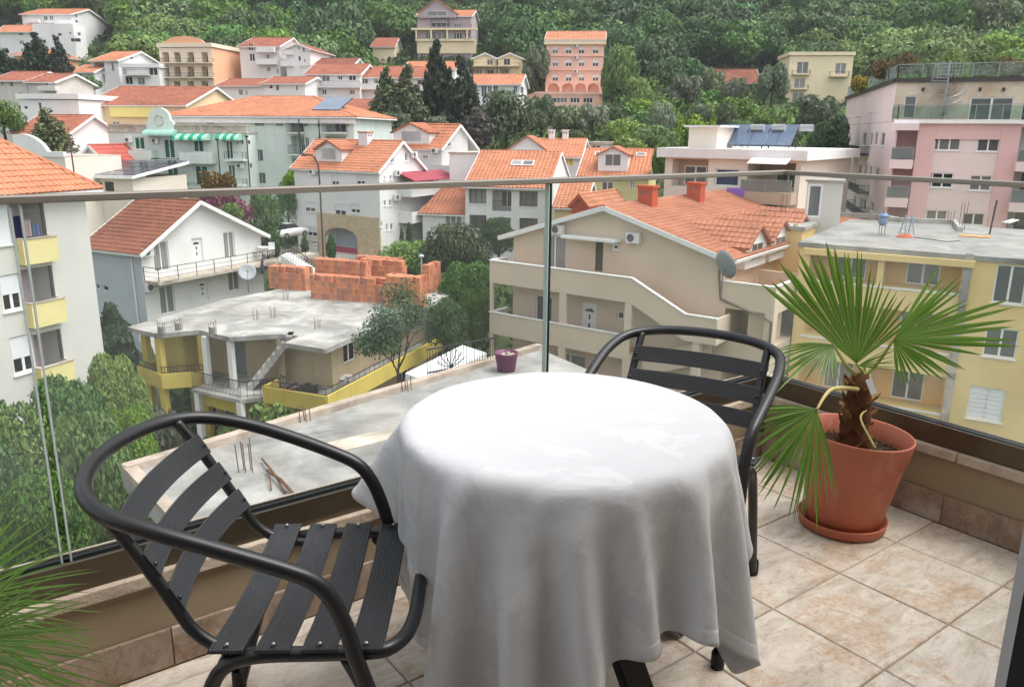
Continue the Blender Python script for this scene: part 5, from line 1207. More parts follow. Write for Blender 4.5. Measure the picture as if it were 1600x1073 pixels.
# ---------------------------------------------------------------- stacks of hollow bricks on that roof
BR = [plain('clay_brick_%s' % n, c, .9, .15, var=.3, scale=5) for n, c in (('orange', srgb(212, 142, 106)), ('red', srgb(194, 124, 96)), ('dusty', srgb(178, 128, 108)))]
bm_ = MB(); a, b, c = .125, .095, .19; bm_.box((-a, -b, 0), (a, b, 2 * c - .012))
brick_me = []
for m in BR:
    me = bpy.data.meshes.new('brick'); me.from_pydata(bm_.v, [], bm_.f); me.materials.append(m)
    brick_me.append(me)
def stack(px, py, nx, ny, nz, ang, label, dens=0):
    p = onz(px, py, Z); t = thing('brick_stack', label, 'brick stack', p, 'brick stacks on the unfinished roof'); ca = Vector((math.cos(R(ang)), math.sin(R(ang)), 0)); cb = Vector((-ca.y, ca.x, 0))
    rn = random.Random(px); core = MB()
    for i in range(nx):
        for j in range(ny):
            top = nz - (1 if rn.random() < .1 or (i // 3 + j) % 7 == 6 else 0)
            for k in range(top):
                q = ca * (i * .262) + cb * (j * .2) + UZ * (k * .38 + .003) + ca * rn.uniform(-.012, .012) + cb * rn.uniform(-.01, .01)
                if j == 0 or (i == nx - 1 and j < 8) or (k == top - 1 and dens and j < 5):
                    o = bpy.data.objects.new('brick', brick_me[0 if rn.random() < .5 else (1 if rn.random() < .6 else 2)]); COL.objects.link(o); o.parent = t; o.location = q; o.rotation_euler = (0, 0, R(ang + rn.uniform(-2, 2)))
                else: core.obox(p + q + UZ * .185, ca, cb, UZ, .128, .095, .183)
    if core.f: core.build('brick_core', BR[1], t, kind='stuff')
    return t
AN = -19
stack(424, 450, 11, 5, 4, AN, 'low orange brick stack at the left end of the bare roof')
stack(490, 466, 20, 4, 4, AN + 3, 'longest orange brick stack in the middle of the bare roof')
stack(604, 479, 9, 6, 5, AN + 5, 'dusty reddish brick stack at the near right of the roof', 1)
stack(497, 447, 15, 4, 5, AN, 'orange brick stack close behind the longest stack')
stack(568, 447, 12, 4, 5, AN, 'tall brick stack behind the right half of the longest stack')
stack(664, 458, 2, 9, 5, AN, 'narrow orange brick stack at the far right end of the roof')
stack(560, 432, 13, 4, 4, AN, 'weathered brick stack along the back edge of the roof')

# ---------------------------------------------------------------- near flat concrete roof
Z4 = -3.9
e0, e1 = onz(190, 735, Z4), onz(775, 562, Z4); ed = (e1 - e0).normalized(); en = Vector((ed.y, -ed.x, 0))
c4 = [e0, e0 + ed * 10.4, e0 + ed * 8.6 + en * 5.5, e0 + ed * 5 + en * 9.5, e0 + en * 9.5 - ed * 1.4]
t = thing('flat_roofed_building', 'grey building just below the balcony with bare flat concrete roof', 'building', (e0 + en * 3 + ed * 5).xyz * 1)
CONC2 = concrete('grey_screed', (.15, .145, .135), (.28, .27, .255), (.43, .415, .395), .8)
ORG[t.name] = tuple(t.location)
m = MB(); m.prism([(p.x, p.y) for p in c4], Z4 - .28, Z4); m.build('roof', CONC2, t)
ins = [p + (Vector((sum(q.x for q in c4) / 5, sum(q.y for q in c4) / 5, p.z)) - p).normalized() * .45 for p in c4]
m = MB(); m.prism([(p.x, p.y) for p in ins], -18, Z4 - .281); m.build('wall', WHITE, t)
m = MB(); m.beam(c4[0] + UZ * .06 + en * .1, c4[1] + UZ * .06 + en * .1, .2, .12); m.beam(c4[0] + UZ * .05 + ed * .1, c4[4] + UZ * .05 + ed * .1, .2, .1); m.build('roof_kerb', concrete('kerb_concrete', srgb(140, 126, 112), srgb(176, 160, 146), srgb(196, 184, 172), 1.4), t)
m = MB(); m.beam(onz(520, 700, Z4) + UZ * .01, onz(760, 640, Z4) + UZ * .01, .5, .02); m.beam(onz(440, 790, Z4) + UZ * .012, onz(600, 742, Z4) + UZ * .012, .14, .03); m.build('roof_joint', LEDGE, t)
rust = plain('rust', srgb(104, 78, 62), .9)
for k, (px, py, n, hh) in enumerate(((383, 738, 5, .55), (1300, 0, 0, 0), (478, 660, 4, .3), (637, 612, 4, .3))):
    if not n: continue
    p = onz(px, py, Z4); q = thing('rebar_cluster', ['tall thin rebar cluster on the near grey roof above the chair', '', 'short rebar stubs at the kerb of the near grey roof behind the chair', 'short rebar stubs at the kerb beside the tablecloth'][k], 'rebar', p)
    m = MB()
    for i in range(n): m.tube([p + Vector((i * .055 - .1, (i % 2) * .09, -.01)), p + Vector((i * .06 - .13, (i % 2) * .09, hh * (.8 + .3 * random.random())))], .009, 5)
    m.build('bars', rust, q)
p = onz(430, 760, Z4); q = thing('rusty_bars', 'bent rusty iron bars lying on the near grey roof', 'iron bars', p)
m = MB(); 
for (a, b, r_) in (((410, 722), (446, 772), .02), (( 418, 740), (462, 778), .028), ((420, 742), (424, 768), .012)): m.tube([onz(*a, Z4) + UZ * .06, onz((a[0] + b[0]) / 2, (a[1] + b[1]) / 2, Z4) + UZ * .1, onz(*b, Z4) + UZ * .03], r_, 6)
m.build('bars', rust, q)
p = onz(791, 579, Z4); q = thing('flower_tub', 'purple plastic tub with pale contents on the edge of the near roof', 'tub', p)
MB().lathe([(.0001, 0), (.2, 0), (.26, .4), (.275, .41), (.275, .44), (.25, .44), (.24, .36), (.0001, .34)], p, 28).build('tub', plain('purple_plastic', srgb(104, 48, 82), .5, .4), q, True)
g = MB()
for i in range(14): a = i * 2.4; g.obox(p + Vector((.15 * math.cos(a) * (i % 3) / 2, .15 * math.sin(a) * (i % 3) / 2, .37)), D1, N1, UZ, .04, .03, .03)
g.build('rubble', LEDGE, q)
# white lean-to box and ironwork at the roof's edge
pa, pb = onz(650, 600, Z4 - .1), onz(762, 560, Z4 - .1)
q = thing('iron_railing', 'black wrought iron railing with fan motif at the far edge of the near roof', 'railing', (pa + pb) / 2)
m = MB(); pa2, pb2 = onz(668, 588, Z4) , onz(778, 566, Z4); top = UZ * .62
m.beam(pa2 + top, pb2 + top, .035, .03); m.beam(pa2 + UZ * .08, pb2 + UZ * .08, .03, .03); n = 26
for k in range(n + 1): c = pa2.lerp(pb2, k / n); m.beam(c, c + top, .014, .014, (1, 0, 0))
c = pa2.lerp(pb2, .32) + UZ * .1
for k in range(7):
    an = R(20 + k * 23); dv = (pb2 - pa2).normalized() * math.cos(an) + UZ * math.sin(an); m.tube([c, c + dv * .24, c + dv * .4 + UZ * .05], .012, 5)
m.build('railing', IRON, q)
q = thing('roof_hatch', 'white rendered stair box with pitched cover beside the iron railing', 'roof hatch', onz(690, 590, Z4 - .7))
m = MB(); o = onz(672, 604, Z4 - .6); o.z -= .25; bx = (onz(760, 572, Z4 - .6) - o); by = Vector((-bx.y, bx.x, 0)).normalized() * .8
m.add([o, o + bx, o + bx + by, o + by] + [v + UZ * (.36 + e) for v, e in ((o, 0), (o + bx, 0), (o + bx + by, .08), (o + by, .08))], [(3,2,1,0),(4,5,6,7),(0,1,5,4),(1,2,6,5),(2,3,7,6),(3,0,4,7)])
m.build('hatch', WHITE, q)

# ---------------------------------------------------------------- tan house with outside stairs
t0 = at(765, 407, 48); AN5 = -37
eX = Vector((math.cos(R(AN5)), math.sin(R(AN5)), 0)); eY = Vector((-eX.y, eX.x, 0))
fa = Face(t0, t0 + eX * 30)                                  # plane of the balcony fronts
m0 = t0 + eY * 1.7 + eX * .5
fb = Face(m0, m0 + eX * 30)
wg = fb.hit(1128, 412)[0]; ww = fb.hit(1212, 460)[0]
h = House('guest_house', 'tan rendered guest house with red tiled roof and white edged balconies', 'house', m0, None, depth=24, a=AN5, width=wg, zb=-19)
f = h.F['A']; ua, zr = f.hit(951, 322); ze = f.hit(1128, 397)[1]
back = column_hit(h.at(wg + .6, 0), h.ey, 1193, ze); h.dp
rf = h.gable_roof('B', zr, ze, .75, .55, R_ORANGE2, th=.2, tw=.3, tl=.36, frac=ua / wg)
ztf = fa.hit(765, 407)[1] - 1.0                               # floor of the top terrace
h.door('A', (930, 376, 942, 424), mat=plain('open_dark', srgb(96, 90, 84), .8), fan=False); h.win('A', (849, 368, 884, 424), 2, 0, gl=GLASSC, sill=False, name='french_window'); h.win('A', (955, 380, 968, 393), 1, sill=False, fw=.16, out=False)
z1, z2 = fa.hit(773, 489)[1], fa.hit(774, 562)[1]
dz = z1 - (ztf + 1.0)
for k, (dxx) in enumerate((dz,)):
    h.door('A', None, uz=(f.hit(913, 400)[0] - .1, f.hit(913, 400)[0] + .95, ztf + dz + .02, ztf + dz + 2.1)); h.win('A', None, 2, 0, gl=GLASSC, sill=False, uz=(f.hit(838, 400)[0], f.hit(838, 400)[0] + 1.2, ztf + dz + .05, ztf + dz + 2.1), name='french_window')
    h.win('A', None, 1, uz=(f.hit(955, 400)[0] + .5, f.hit(955, 400)[0] + 1.0, ztf + dz + 1.4, ztf + dz + 1.9), sill=False, fw=.1)
for u in (3.2, 8.2): h.win('A', None, 2, 0, gl=GLASSC, sill=False, uz=(u, u + 2.2, ztf + 2 * dz + .1, ztf + 2 * dz + 2.0))
h.ac('A', (864, 350, 887, 366)); h.ac('A', (980, 362, 1006, 380))
h.walls(ze - .1, TAN)
# canopy over the two doors
cu0, cu1 = f.hit(890, 365)[0], f.hit(972, 370)[0]; cz = f.hit(930, 370)[1]
m = MB(); f.box(m, cu0, cu1, cz - .12, cz + .02, .004, .95); m.build('door_canopy', WHITET, h.root)
# the three balcony levels in front: parapets, slabs, columns
uL, uR = 0, fa.hit(987, 435)[0]
for k in range(3):
    zt = ztf + 1.0 + k * dz; m = MB(); zs = zt - 1.0
    uE = uR if k == 0 else uR + .0
    fa.box(m, uL, uE, zs - .32, zs, -1.68, 0); fa.box(m, uL, uE, zs, zt, -.14, -.0); fa.box(m, uL, uL + .14, zs, zt, -1.68, -.142)
    b = m.build('balcony', TAN, h.root); q = MB(); fa.box(q, uL - .03, uE + (.02 if k else 0), zt + .002, zt + .06, -.19, .05); fa.box(q, uL - .03, uL + .18, zt + .002, zt + .06, -1.68, -.192); q.build('parapet_cap', WHITET, b)
    q = MB(); fa.box(q, uL + .16, uE - .02, zs + .002, zs + .012, -1.66, -.15); q.build('paving', TANF, b)
    if k < 2:
        zc = ztf + 1.0 + (k + 1) * dz + .062
        for (c0, c1) in ((0, .2), (fa.hit(873, 480)[0], fa.hit(884, 480)[0]), (fa.hit(975, 500)[0], fa.hit(986, 500)[0])):
            m = MB(); fa.box(m, c0, c1, zc, zs - .325, -.2, -.02); m.build('column', TAN, h.root)
# stair down to the right along the front
us0, us1, us2 = uR, fa.hit(1071, 492)[0], fa.hit(1121, 500)[0]
zA, zB = ztf + 1.0, fa.hit(1071, 492)[1]
m = MB(); P = fa.P
def sloped(mb, u0, za, u1, zb, hgt, d0, d1):
    vs = [P(u0, za, d1), P(u1, zb, d1), P(u1, zb - hgt, d1), P(u0, za - hgt, d1), P(u0, za, d0), P(u1, zb, d0), P(u1, zb - hgt, d0), P(u0, za - hgt, d0)]
    mb.add(vs, [(0,3,2,1),(4,5,6,7),(0,1,5,4),(1,2,6,5),(2,3,7,6),(3,0,4,7)])
sloped(m, us0 + .002, zA, us1, zB, 1.35, -.14, 0); fa.box(m, us1, us2, zB - 1.35, zB, -.14, 0); fa.box(m, us2 - .14, us2, zB - 1.35, zB, -1.68, -.142)
sloped(m, us0 + .01, zA - 1.02, us1, zB - 1.02, .28, -1.68, -.142); fa.box(m, us1, us2 - .142, zB - 1.3, zB - 1.02, -1.68, -.142)
st = m.build('stair', TAN, h.root); fix_normals(st)
q = MB(); sloped(q, us0 + .002, zA + .06, us1, zB + .06, .055, -.19, .05); fa.box(q, us1, us2, zB + .005, zB + .06, -.19, .05); k_ = q.build('parapet_cap', WHITET, st); fix_normals(k_)
m = MB(); sloped(m, us2 - .6, zB - 1.3, us0 + .4, zB - 1.3 - (zA - zB), 1.2, -1.0, -.86); fa.box(m, us2 - 1.3, us2 - .9, -19, zB - 1.36, -.5, -.1); o = m.build('lower_stair', TAN, h.root); fix_normals(o)
q = MB()
for k in range(9):
    u = us0 + (us1 - us0) * k / 9; fa.box(q, u, u + (us1 - us0) / 9, zA - 1.0 - (zA - zB) * (k + 1) / 9, zA - 1.0 - (zA - zB) * k / 9 + .0, -1.66, -.15)
q.build('tread', TANF, st)
# wing with the right terrace
wing = h.sub(wg + .002, ww, 0, 24); zw = f.hit(1130, 440)[1]
u0, u1, za, zb_ = wing.F['A'].rect(1138, 480, 1196, 532)
wing.bay('A', None, 2.6, TAN, uz=(.35, wing.w - .45, zw - 3.1, zw - 1.35)); wing.bay('A', None, 2.6, TAN, uz=(.35, wing.w - .45, zw - 6.1, zw - 4.2)); 
wing.bay('C', None, 1.5, TAN, uz=(.6, 6, zw - 3.1, zw - 1.4)); wing.bay('C', None, 1.5, TAN, uz=(7, 13, zw - 3.1, zw - 1.4))
wing.walls(zw - 1.0, TAN)
m = MB(); zz = zw - 1.0; D = 24
for (a, b, c, d) in ((0, wing.w, -.02, .12), (wing.w - .14, wing.w, .122, D)): m.obox(wing.at((a + b) / 2, (c + d) / 2, (zz + zw) / 2 - .02), wing.ex, wing.ey, UZ, (b - a) / 2, (d - c) / 2, .52)
pb_ = m.build('terrace_parapet', TAN, h.root)
q = MB(); q.obox(wing.at(wing.w / 2, .05, zw + .03), wing.ex, wing.ey, UZ, wing.w / 2 + .03, .1, .03); q.obox(wing.at(wing.w - .07, D / 2 + .1, zw + .03), wing.ex, wing.ey, UZ, .1, D / 2 - .06, .03); q.build('parapet_cap', WHITET, pb_)
q = MB(); q.obox(wing.at(wing.w / 2 - .07, D / 2 + .06, zz + .02), wing.ex, wing.ey, UZ, wing.w / 2 - .08, D / 2 - .07, .015); q.build('terrace_floor', TANF, h.root)
for k, y in enumerate((5, 11, 17)): q = MB(); q.obox(wing.at(wing.w / 2, y, zz + .5), wing.ex, wing.ey, UZ, wing.w / 2 - .16, .08, .5); q.build('terrace_divider', TAN, h.root)
# row of small tiled dormer roofs along the right eave
sl = (zr - ze) / (wg - ua)
for k in range(4):
    yk = 3.4 + k * 3.6
    h.dormer(rf, yk, .0 - .3, 3.6, ze - 1.0, ze + 1.2, ze + .2, 3.0, WHITE, R_ORANGE2, P=lambda x, y, z=0: h.at(wg - y + .2, x, z))
h.chimney(rf, ua + .5, 3.6, zr - 1.0, zr + .85, .95, .7, plain('brick_red', srgb(186, 84, 54), .85, .2, var=.25, scale=6)); h.chimney(rf, ua + .8, 9.5, zr - 1.0, zr + .8, .95, .7, plain('brick_red', srgb(186, 84, 54), .85))
q = MB(); q.tube([f.P(wg - .05, ze - .2, .12), f.P(wg - .05, zw + .3, .12), wing.F['A'].P(.1, zw - .9, .1), wing.F['A'].P(wing.w - .05, zw - 1.7, .1), wing.F['A'].P(wing.w - .05, -17, .1)], .07, 6); q.build('downpipe', plain('brown_pipe', srgb(120, 100, 90), .5), h.root)
p5 = h
# satellite dish on the eave
p = f.P(wg + .5, ze - .9, 1.0); q = thing('satellite_dish', 'pale grey satellite dish on a pole beside the tan house roof corner', 'satellite dish', p)
def dish(q, p, r, dirv, mat):
    d = Vector(dirv).normalized(); a = d.cross(UZ).normalized(); b = a.cross(d); m = MB(); vs = []
    for i in range(5):
        for k in range(20): an = k * math.pi / 10; rr = r * i / 4; vs.append(p + UZ * .5 + (a * math.cos(an) + b * math.sin(an)) * max(rr, .001) + d * (.22 * r * (i / 4) ** 2))
    fs = [(i*20+k, i*20+(k+1) % 20, (i+1)*20+(k+1) % 20, (i+1)*20+k) for i in range(4) for k in range(20)]
    m.add(vs, fs); o = m.build('reflector', mat, q, True); sd = o.modifiers.new('t', 'SOLIDIFY'); sd.thickness = .02
    m = MB(); m.tube([p - UZ * 1.0, p + UZ * .45], .04, 6); m.tube([p + UZ * .5 - b * r, p + UZ * .5 + d * r * .9], .02, 5); m.obox(p + UZ * .5 + d * r * .95, a, b, d, .05, .05, .08); m.build('mast', STEELR, q)
dish(q, p, .75, (.75, .35, .25), plain('dish_grey', srgb(140, 146, 150), .5, .4))
def WS(h, face, boxes, panes=2, **kw):
    for b in boxes: h.win(face, b, panes, **kw)

# ---------------------------------------------------------------- yellow block on the right
h = House('apartment_block', 'yellow apartment block with bare concrete roof and ochre loggias behind the palm', 'apartment block', (1252, 378, 41.5), 1760, depth=14, a=-32, zb=-20)
f = h.F['A']; zt = h.z - .25; ul, ur = f.hit(1258, 480)[0], f.hit(1502, 430)[0]; uc0, uc1 = f.hit(1371, 420)[0], f.hit(1381, 420)[0]
for k, (yt, yb) in enumerate(((400, 453), (489, 547), (584, 641))):
    z1, z0 = f.hit(1440, yt)[1], f.hit(1440, yb)[1]
    for j, (a, b) in enumerate(((ul, uc0), (uc1, ur))):
        g = f.inset(1.3); uw = (f.hit(1405, 420)[0] + .2) if j else (f.hit(1297, 420)[0] - .1); uw = uw if j else a + (b - a) * .32
        wz0, wz1 = z0 + .12, z1 - .22
        h.bay('A', None, 1.3, YELIN, [('win', None, dict(uz=(uw, uw + 1.5, wz0 - .6 if False else z0 + .03, wz1), gl=GLASSC, sill=False, name='french_window'))], uz=(a, b, z0, z1))
        h.ac(None, None, f=None) if False else None
    h.piece('ledge', 'A', None, .0, .06, WHITET, uz=(ul - .1, ur + .02, z0 - .09, z0 - .004))
    h.piece('corner_column', 'A', None, .003, .14, LEDGE if k else CONC, uz=(ur + .06, ur + .4, z0 - 1.2, z1 + .3))
for px, sh in (((1553, 414, 1603, 475), None), ((1537, 513, 1590, 559), None), ((1512, 605, 1569, 657), PVC)): h.win('A', px, 2, gl=GLASSC, shut=sh)
h.win('A', (1640, 425, 1690, 490), 2, gl=GLASSC)
h.flat_roof(zt, 0, .12, concrete('grey_roof_slab', (.15, .145, .14), (.27, .262, .25), (.40, .39, .375), .5), .24); h.walls(zt, YEL)
q = MB(); f.box(q, ul - .3, ur + .5, zt - .32, zt - .01, .005, .32); q.build('cornice', YEL, h.root)
hb = h; Zr = zt + .242
hl = House('apartment_block', 'narrow yellow stair block at the left end of the concrete roofed yellow building', 'stair block', (1208, 352, 47.5), 1254, depth=6, a=-32, zb=-20)
hl.win('A', (1240, 350, 1247, 355), 1, sill=False, gl=GLASSW); hl.flat_roof(hl.z - .2, .0, .15, CONC, .22); hl.walls(hl.z - .2, YEL)
def rt(px, py, z=None): return onz(px, py, Zr if z is None else z)
# things standing on that roof
p = at(1272, 337, 50); t = thing('stair_hut', 'small grey roof hut with a tall white framed glass door', 'roof hut', p)
sh = House(None, None, None, at(1256, 342, 50), None, depth=2.2, a=-20, zb=p.z - 1.2, width=2.05); sh.root = t
sh.win('A', (1261, 288, 1284, 340), 1, fw=.12, depth=.06, sill=False, gl=GLASSC, name='glass_door'); zt_ = sh.F['A'].hit(1272, 284)[1]; sh.flat_roof(zt_, 0, .12, CONC, .12); sh.walls(zt_, GREY)
p = rt(1310, 345); t = thing('roof_kerb', 'raised concrete kerb running across the roof of the yellow building', 'kerb', p)
m = MB(); pts = [rt(1305, 338), rt(1372, 341), rt(1405, 347), rt(1490, 350), rt(1500, 362)]
for a, b in zip(pts, pts[1:]): m.beam(a + UZ * .14, b + UZ * .14, .25, .28)
m.build('kerb', CONC, t)
for k, (px, py, n, hh, lab) in enumerate(((1377, 368, 5, 1.5, 'rebar wrapped in blue plastic on the yellow building roof'), (1502, 360, 7, 1.7, 'dense rebar bundle beside the orange slab opening on the yellow building roof'), (1298, 352, 3, 1.1, 'thin rebar left of the kerb on the yellow building roof'), (1484, 352, 3, 1.0, 'short rebar left of the dense bundle on the yellow building roof'), (1222, 342, 6, 1.6, 'bare rebar standing on the yellow stair block'))):
    p = rt(px, py) if k < 4 else onz(px, py, hl.z + .02); t = thing('rebar_cluster', lab, 'rebar', p); m = MB()
    for i in range(n): m.tube([p + Vector((.16 * math.cos(i * 2.1), .16 * math.sin(i * 2.1), -.01)), p + Vector((.19 * math.cos(i * 2.1), .18 * math.sin(i * 2.1), hh * (.75 + .25 * random.random())))], .016, 5)
    m.build('bars', rust, t)
    if k == 0:
        m = MB(); m.lathe([(.12, .55), (.26, .7), (.22, .95), (.3, 1.1), (.12, 1.25)], p, 9); m.build('plastic_wrap', plain('blue_plastic', srgb(106, 128, 158), .5), t)
p = rt(1421, 366); t = thing('step_ladder', 'grey blue folding step ladder on the yellow building roof', 'ladder', p); m = MB()
for s in (-.25, .25):
    m.beam(p + Vector((s, 0, 0)), p + Vector((s * .7, .3, 1.05)), .06, .04); m.beam(p + Vector((s, .65, 0)), p + Vector((s * .7, .32, 1.05)), .05, .04)
for k in range(4): z = .2 + k * .22; m.beam(p + Vector((-.25, .06 + k * .06, z)), p + Vector((.25, .06 + k * .06, z)), .09, .03)
m.build('ladder', plain('ladder_paint', srgb(130, 150, 160), .5, .4), t)
p = rt(1413, 371); t = thing('hose_coil', 'orange hose coil with a dark lead across the yellow building roof', 'hose', p); m = MB()
for k in range(3): m.tube([p + Vector(((.42 - k * .06) * math.cos(a * .5), (.34 - k * .05) * math.sin(a * .5), .03 + k * .05)) for a in range(13)], .03, 6, closed=True)
m.build('coil', plain('orange_hose', srgb(210, 120, 80), .6), t); m = MB(); m.tube(smooth_path([p + Vector((.4, 0, .03)), rt(1450, 374) + UZ * .02, rt(1480, 378) + UZ * .02, rt(1500, 376) + UZ * .02], 5), .022, 6); m.build('lead', DARKFR, t)
p = rt(1523, 370); t = thing('slab_opening', 'orange boarded opening in the concrete roof of the yellow building', 'roof opening', p); m = MB(); m.obox(p + UZ * .03, h.ex, h.ey, UZ, .75, .4, .03); m.build('board', plain('orange_board', srgb(206, 150, 96), .8, .2, var=.3), t)
p = rt(1578, 352); t = thing('broken_chair', 'overturned white chair on the concrete roof at the right edge', 'chair', p); m = MB()
m.obox(p + UZ * .25, Vector((.9, .3, .2)).normalized(), Vector((-.3, .9, 0)).normalized(), Vector((-.2, 0, .95)).normalized(), .4, .25, .03); m.build('seat', WHITET, t)
m = MB()
for s in ((-.3, -.2), (.3, -.2), (.3, .2), (-.3, .2)): m.beam(p + Vector((s[0], s[1], .0)), p + Vector((s[0] * .9, s[1], .3)), .04, .04)
m.build('leg_frame', IRON, t)
p = rt(1546, 366); t = thing('steel_post', 'dark steel post standing on the concrete roof near the right edge', 'post', p); m = MB(); m.beam(p, p + Vector((.12, 0, 1.9)), .07, .07, (0, 1, 0)); m.build('post', IRON, t)

# ---------------------------------------------------------------- pink block on the right
h = House('apartment_block', 'pink apartment block with roof terrace, glass rails and spiral stair', 'apartment block', (1402, 187, 60), 1740, depth=33, a=-24, b=74.5, zb=-20)
f = h.F['A']; fb_ = h.F['B']; zt = f.hit(1450, 190)[1]; zt2 = f.hit(1450, 126)[1]
zs = [zt - 2.72 * k for k in range(7)]
u0, u1 = f.hit(1392, 187)[0], f.hit(1437, 187)[0]; ub0, ub1 = f.hit(1585, 300)[0], f.hit(1700, 300)[0]; ux = f.hit(1590, 240)[0]
for k in range(1, 6):
    z0, z1 = zs[k] - .0 , zs[k - 1] - .35
    h.bay('A', None, 1.6, PINKD, uz=(.12, u1, z0, z1)); h.bay('A', None, 1.6, GREY, [('win', None, dict(uz=(ux + .6, ux + 2.6, z0 + .05, z1 - .3), name='french_window', sill=False))], uz=(ux, ux + 3.6, z0, z1))
    h.balcony('A', None, .9, PINKB, rail='glass', slab=.62, uz=(-.15, u1 - .1, z0 - .55, z0 + .95)); h.balcony('A', None, .9, PINKB, rail='glass', slab=.62, uz=(ux - .1, ux + 3.7, z0 - .55, z0 + .95))
    f2 = f.inset(1.58); h.ac(None, (0, 0, 1, 1), f=f2) if False else None
for (a, b, c, d) in ((1451, 210, 1501, 235), (1440, 270, 1489, 293), (1431, 328, 1480, 345)): h.win('A', (a, b, c, d), 3)
for (a, b, c, d) in ((1527, 212, 1562, 237), (1515, 274, 1549, 298), (1504, 333, 1538, 352)): h.win('A', (a, b, c, d), 2)
uw0, uw1 = f.hit(1446, 240)[0], f.hit(1574, 240)[0]
h.piece('wall_panel', 'A', None, .003, .05, PINKB, uz=(u1 + 1.2, f.hit(1452, 240)[0] - .1, -18, zs[0] - 1.35))
q = MB(); 
for (a, b, c, d) in ((u1 + .02, u1 + 1.15, -18, zs[0] - .02), (ux - 1.15, ux - .02, -18, zs[0] - .02), (u1 + 1.16, ux - 1.16, zs[0] - 1.2, zs[0] - .02)): f.box(q, a, b, c, d, .002, .12)
q.build('pink_band', PINKD, h.root)
for (a, b, c, d) in ((1359, 154, 1364, 175), (1367, 153, 1371, 174), (1339, 163, 1345, 181), (1325, 167, 1330, 183), (1347, 207, 1353, 228), (1359, 207, 1363, 228), (1366, 206, 1371, 227), (1376, 207, 1382, 228), (1341, 257, 1346, 272), (1351, 258, 1355, 273), (1358, 259, 1362, 274), (1368, 262, 1373, 278), (1333, 305, 1337, 322), (1343, 309, 1347, 328), (1348, 311, 1353, 329), (1360, 315, 1365, 331)): h.win('B', (a, b, c, d), 1)
for y in (228, 285, 318): h.balcony('B', (1320, y, 1341, y + 13), .9, IRON, rail='bars', slab=.1)
pw = h.sub(0, h.w, 2.2, h.dp); fp = pw.F['A']                         # set back penthouse of stone
pw.win('A', (1412, 150, 1431, 185), 1, sill=False, name='glass_door'); pw.win('A', (1514, 152, 1583, 189), 2, sill=False, gl=GLASSC, name='glass_door', fw=.1); pw.win('A', (1596, 158, 1640, 190), 2, sill=False, name='glass_door')
pw.zb = zt + .05; pw.F['B'].ops = []
pw.walls(zt2, STONE, {'B': PINKB})
for q_ in (1442, 1531, 1568): u, z = fp.hit(q_, 140); q = MB(); fp.box(q, u - .08, u + .08, z - .12, z + .12, .004, .16); q.build('wall_lamp', IRON, h.root)
h.walls(zt, PINKB, {'A': PINKB})
h.flat_roof(zt, 0, .0, PAVE, .05)
m = MB(); f.box(m, -.2, h.w, zt - .14, zt + .12, .125, .5); m.build('terrace_edge', WHITET, h.root)
m = MB(); f.box(m, -.3, u1, zt - .62, zt - .15, .13, 1.0); m.build('terrace_corner', PINKB, h.root)
def glass_rail(name, pts, z0, hgt, parent, mat):
    m = MB(); g = MB()
    for a, b in zip(pts, pts[1:]):
        a, b = Vector((a.x, a.y, z0)), Vector((b.x, b.y, z0)); m.beam(a + UZ * hgt, b + UZ * hgt, .06, .05); n = max(1, round((b - a).length / 1.6))
        for k in range(n + 1): c = a.lerp(b, k / n); m.beam(c, c + UZ * (hgt - .03), .05, .05, (1, 0, 0))
        g.beam(a + UZ * (hgt * .5), b + UZ * (hgt * .5), .015, hgt - .16)
    r = m.build(name, STEELR, parent); g.build('pane', mat, r)
CG = clear_glass('terrace_glass', (.72, .84, .80), .12, 1.0)
glass_rail('terrace_railing', [h.at(-.05, 2.0), h.at(-.05, -.35), h.at(h.w, -.35)], zt + .13, 1.0, h.root, CG)
pw.flat_roof(zt2, 0, .0, PAVE, .05); m = MB(); c0, c1, c2 = pw.at(-.1, -.1), pw.at(pw.w, -.1), pw.at(-.1, pw.dp)
m.beam(c0 + UZ * (zt2 + .16), c1 + UZ * (zt2 + .16), .3, .3); m.beam(c0 + UZ * (zt2 + .16), c2 + UZ * (zt2 + .16), .28, .29); m.build('roof_edge', DARKFR, h.root)
glass_rail('roof_railing', [pw.at(0, pw.dp - .1), pw.at(0, 0), pw.at(pw.w, 0)], zt2 + .31, .95, h.root, CG)
# spiral stair from the terrace up to the roof
sp = fp.P(fp.hit(1476, 150)[0], 0, 1.1); sp = Vector((sp.x, sp.y, zt + .07)); m = MB(); H = zt2 + .3 - zt
m.tube([sp, sp + UZ * (H + 1)], .07, 8); rl = MB()
pr_ = None; n = 17
for k in range(n):
    a = R(200) + k * R(24); d = Vector((math.cos(a), math.sin(a), 0)); z = H * (k + 1) / n; m.obox(sp + d * .55 + UZ * z, d, UZ.cross(d), UZ, .5, .16, .02)
    e = sp + d * 1.04 + UZ * (z + .9); rl.tube([sp + d * 1.04 + UZ * z, e], .012, 4)
    if pr_ is not None: rl.tube([pr_, e], .022, 5); rl.tube([pr_ - UZ * .45, e - UZ * .45], .012, 4)
    pr_ = e
s_ = m.build('spiral_stair', STEELR, h.root); rl.build('stair_rail', STEELR, s_)
m = MB(); pp = sp + UZ * (H - .15)
for k in range(9): c = pp + fp.u * (-.9 + k * .22); m.beam(c, c + UZ * 1.0, .03, .03, (1, 0, 0))
for z in (.25, .5, .75, 1.0): m.beam(pp + fp.u * -.9 + UZ * z, pp + fp.u * .9 + UZ * z, .04, .03)
m.build('stair_cage', STEELR, h.root)
hp = h; pwz = zt2

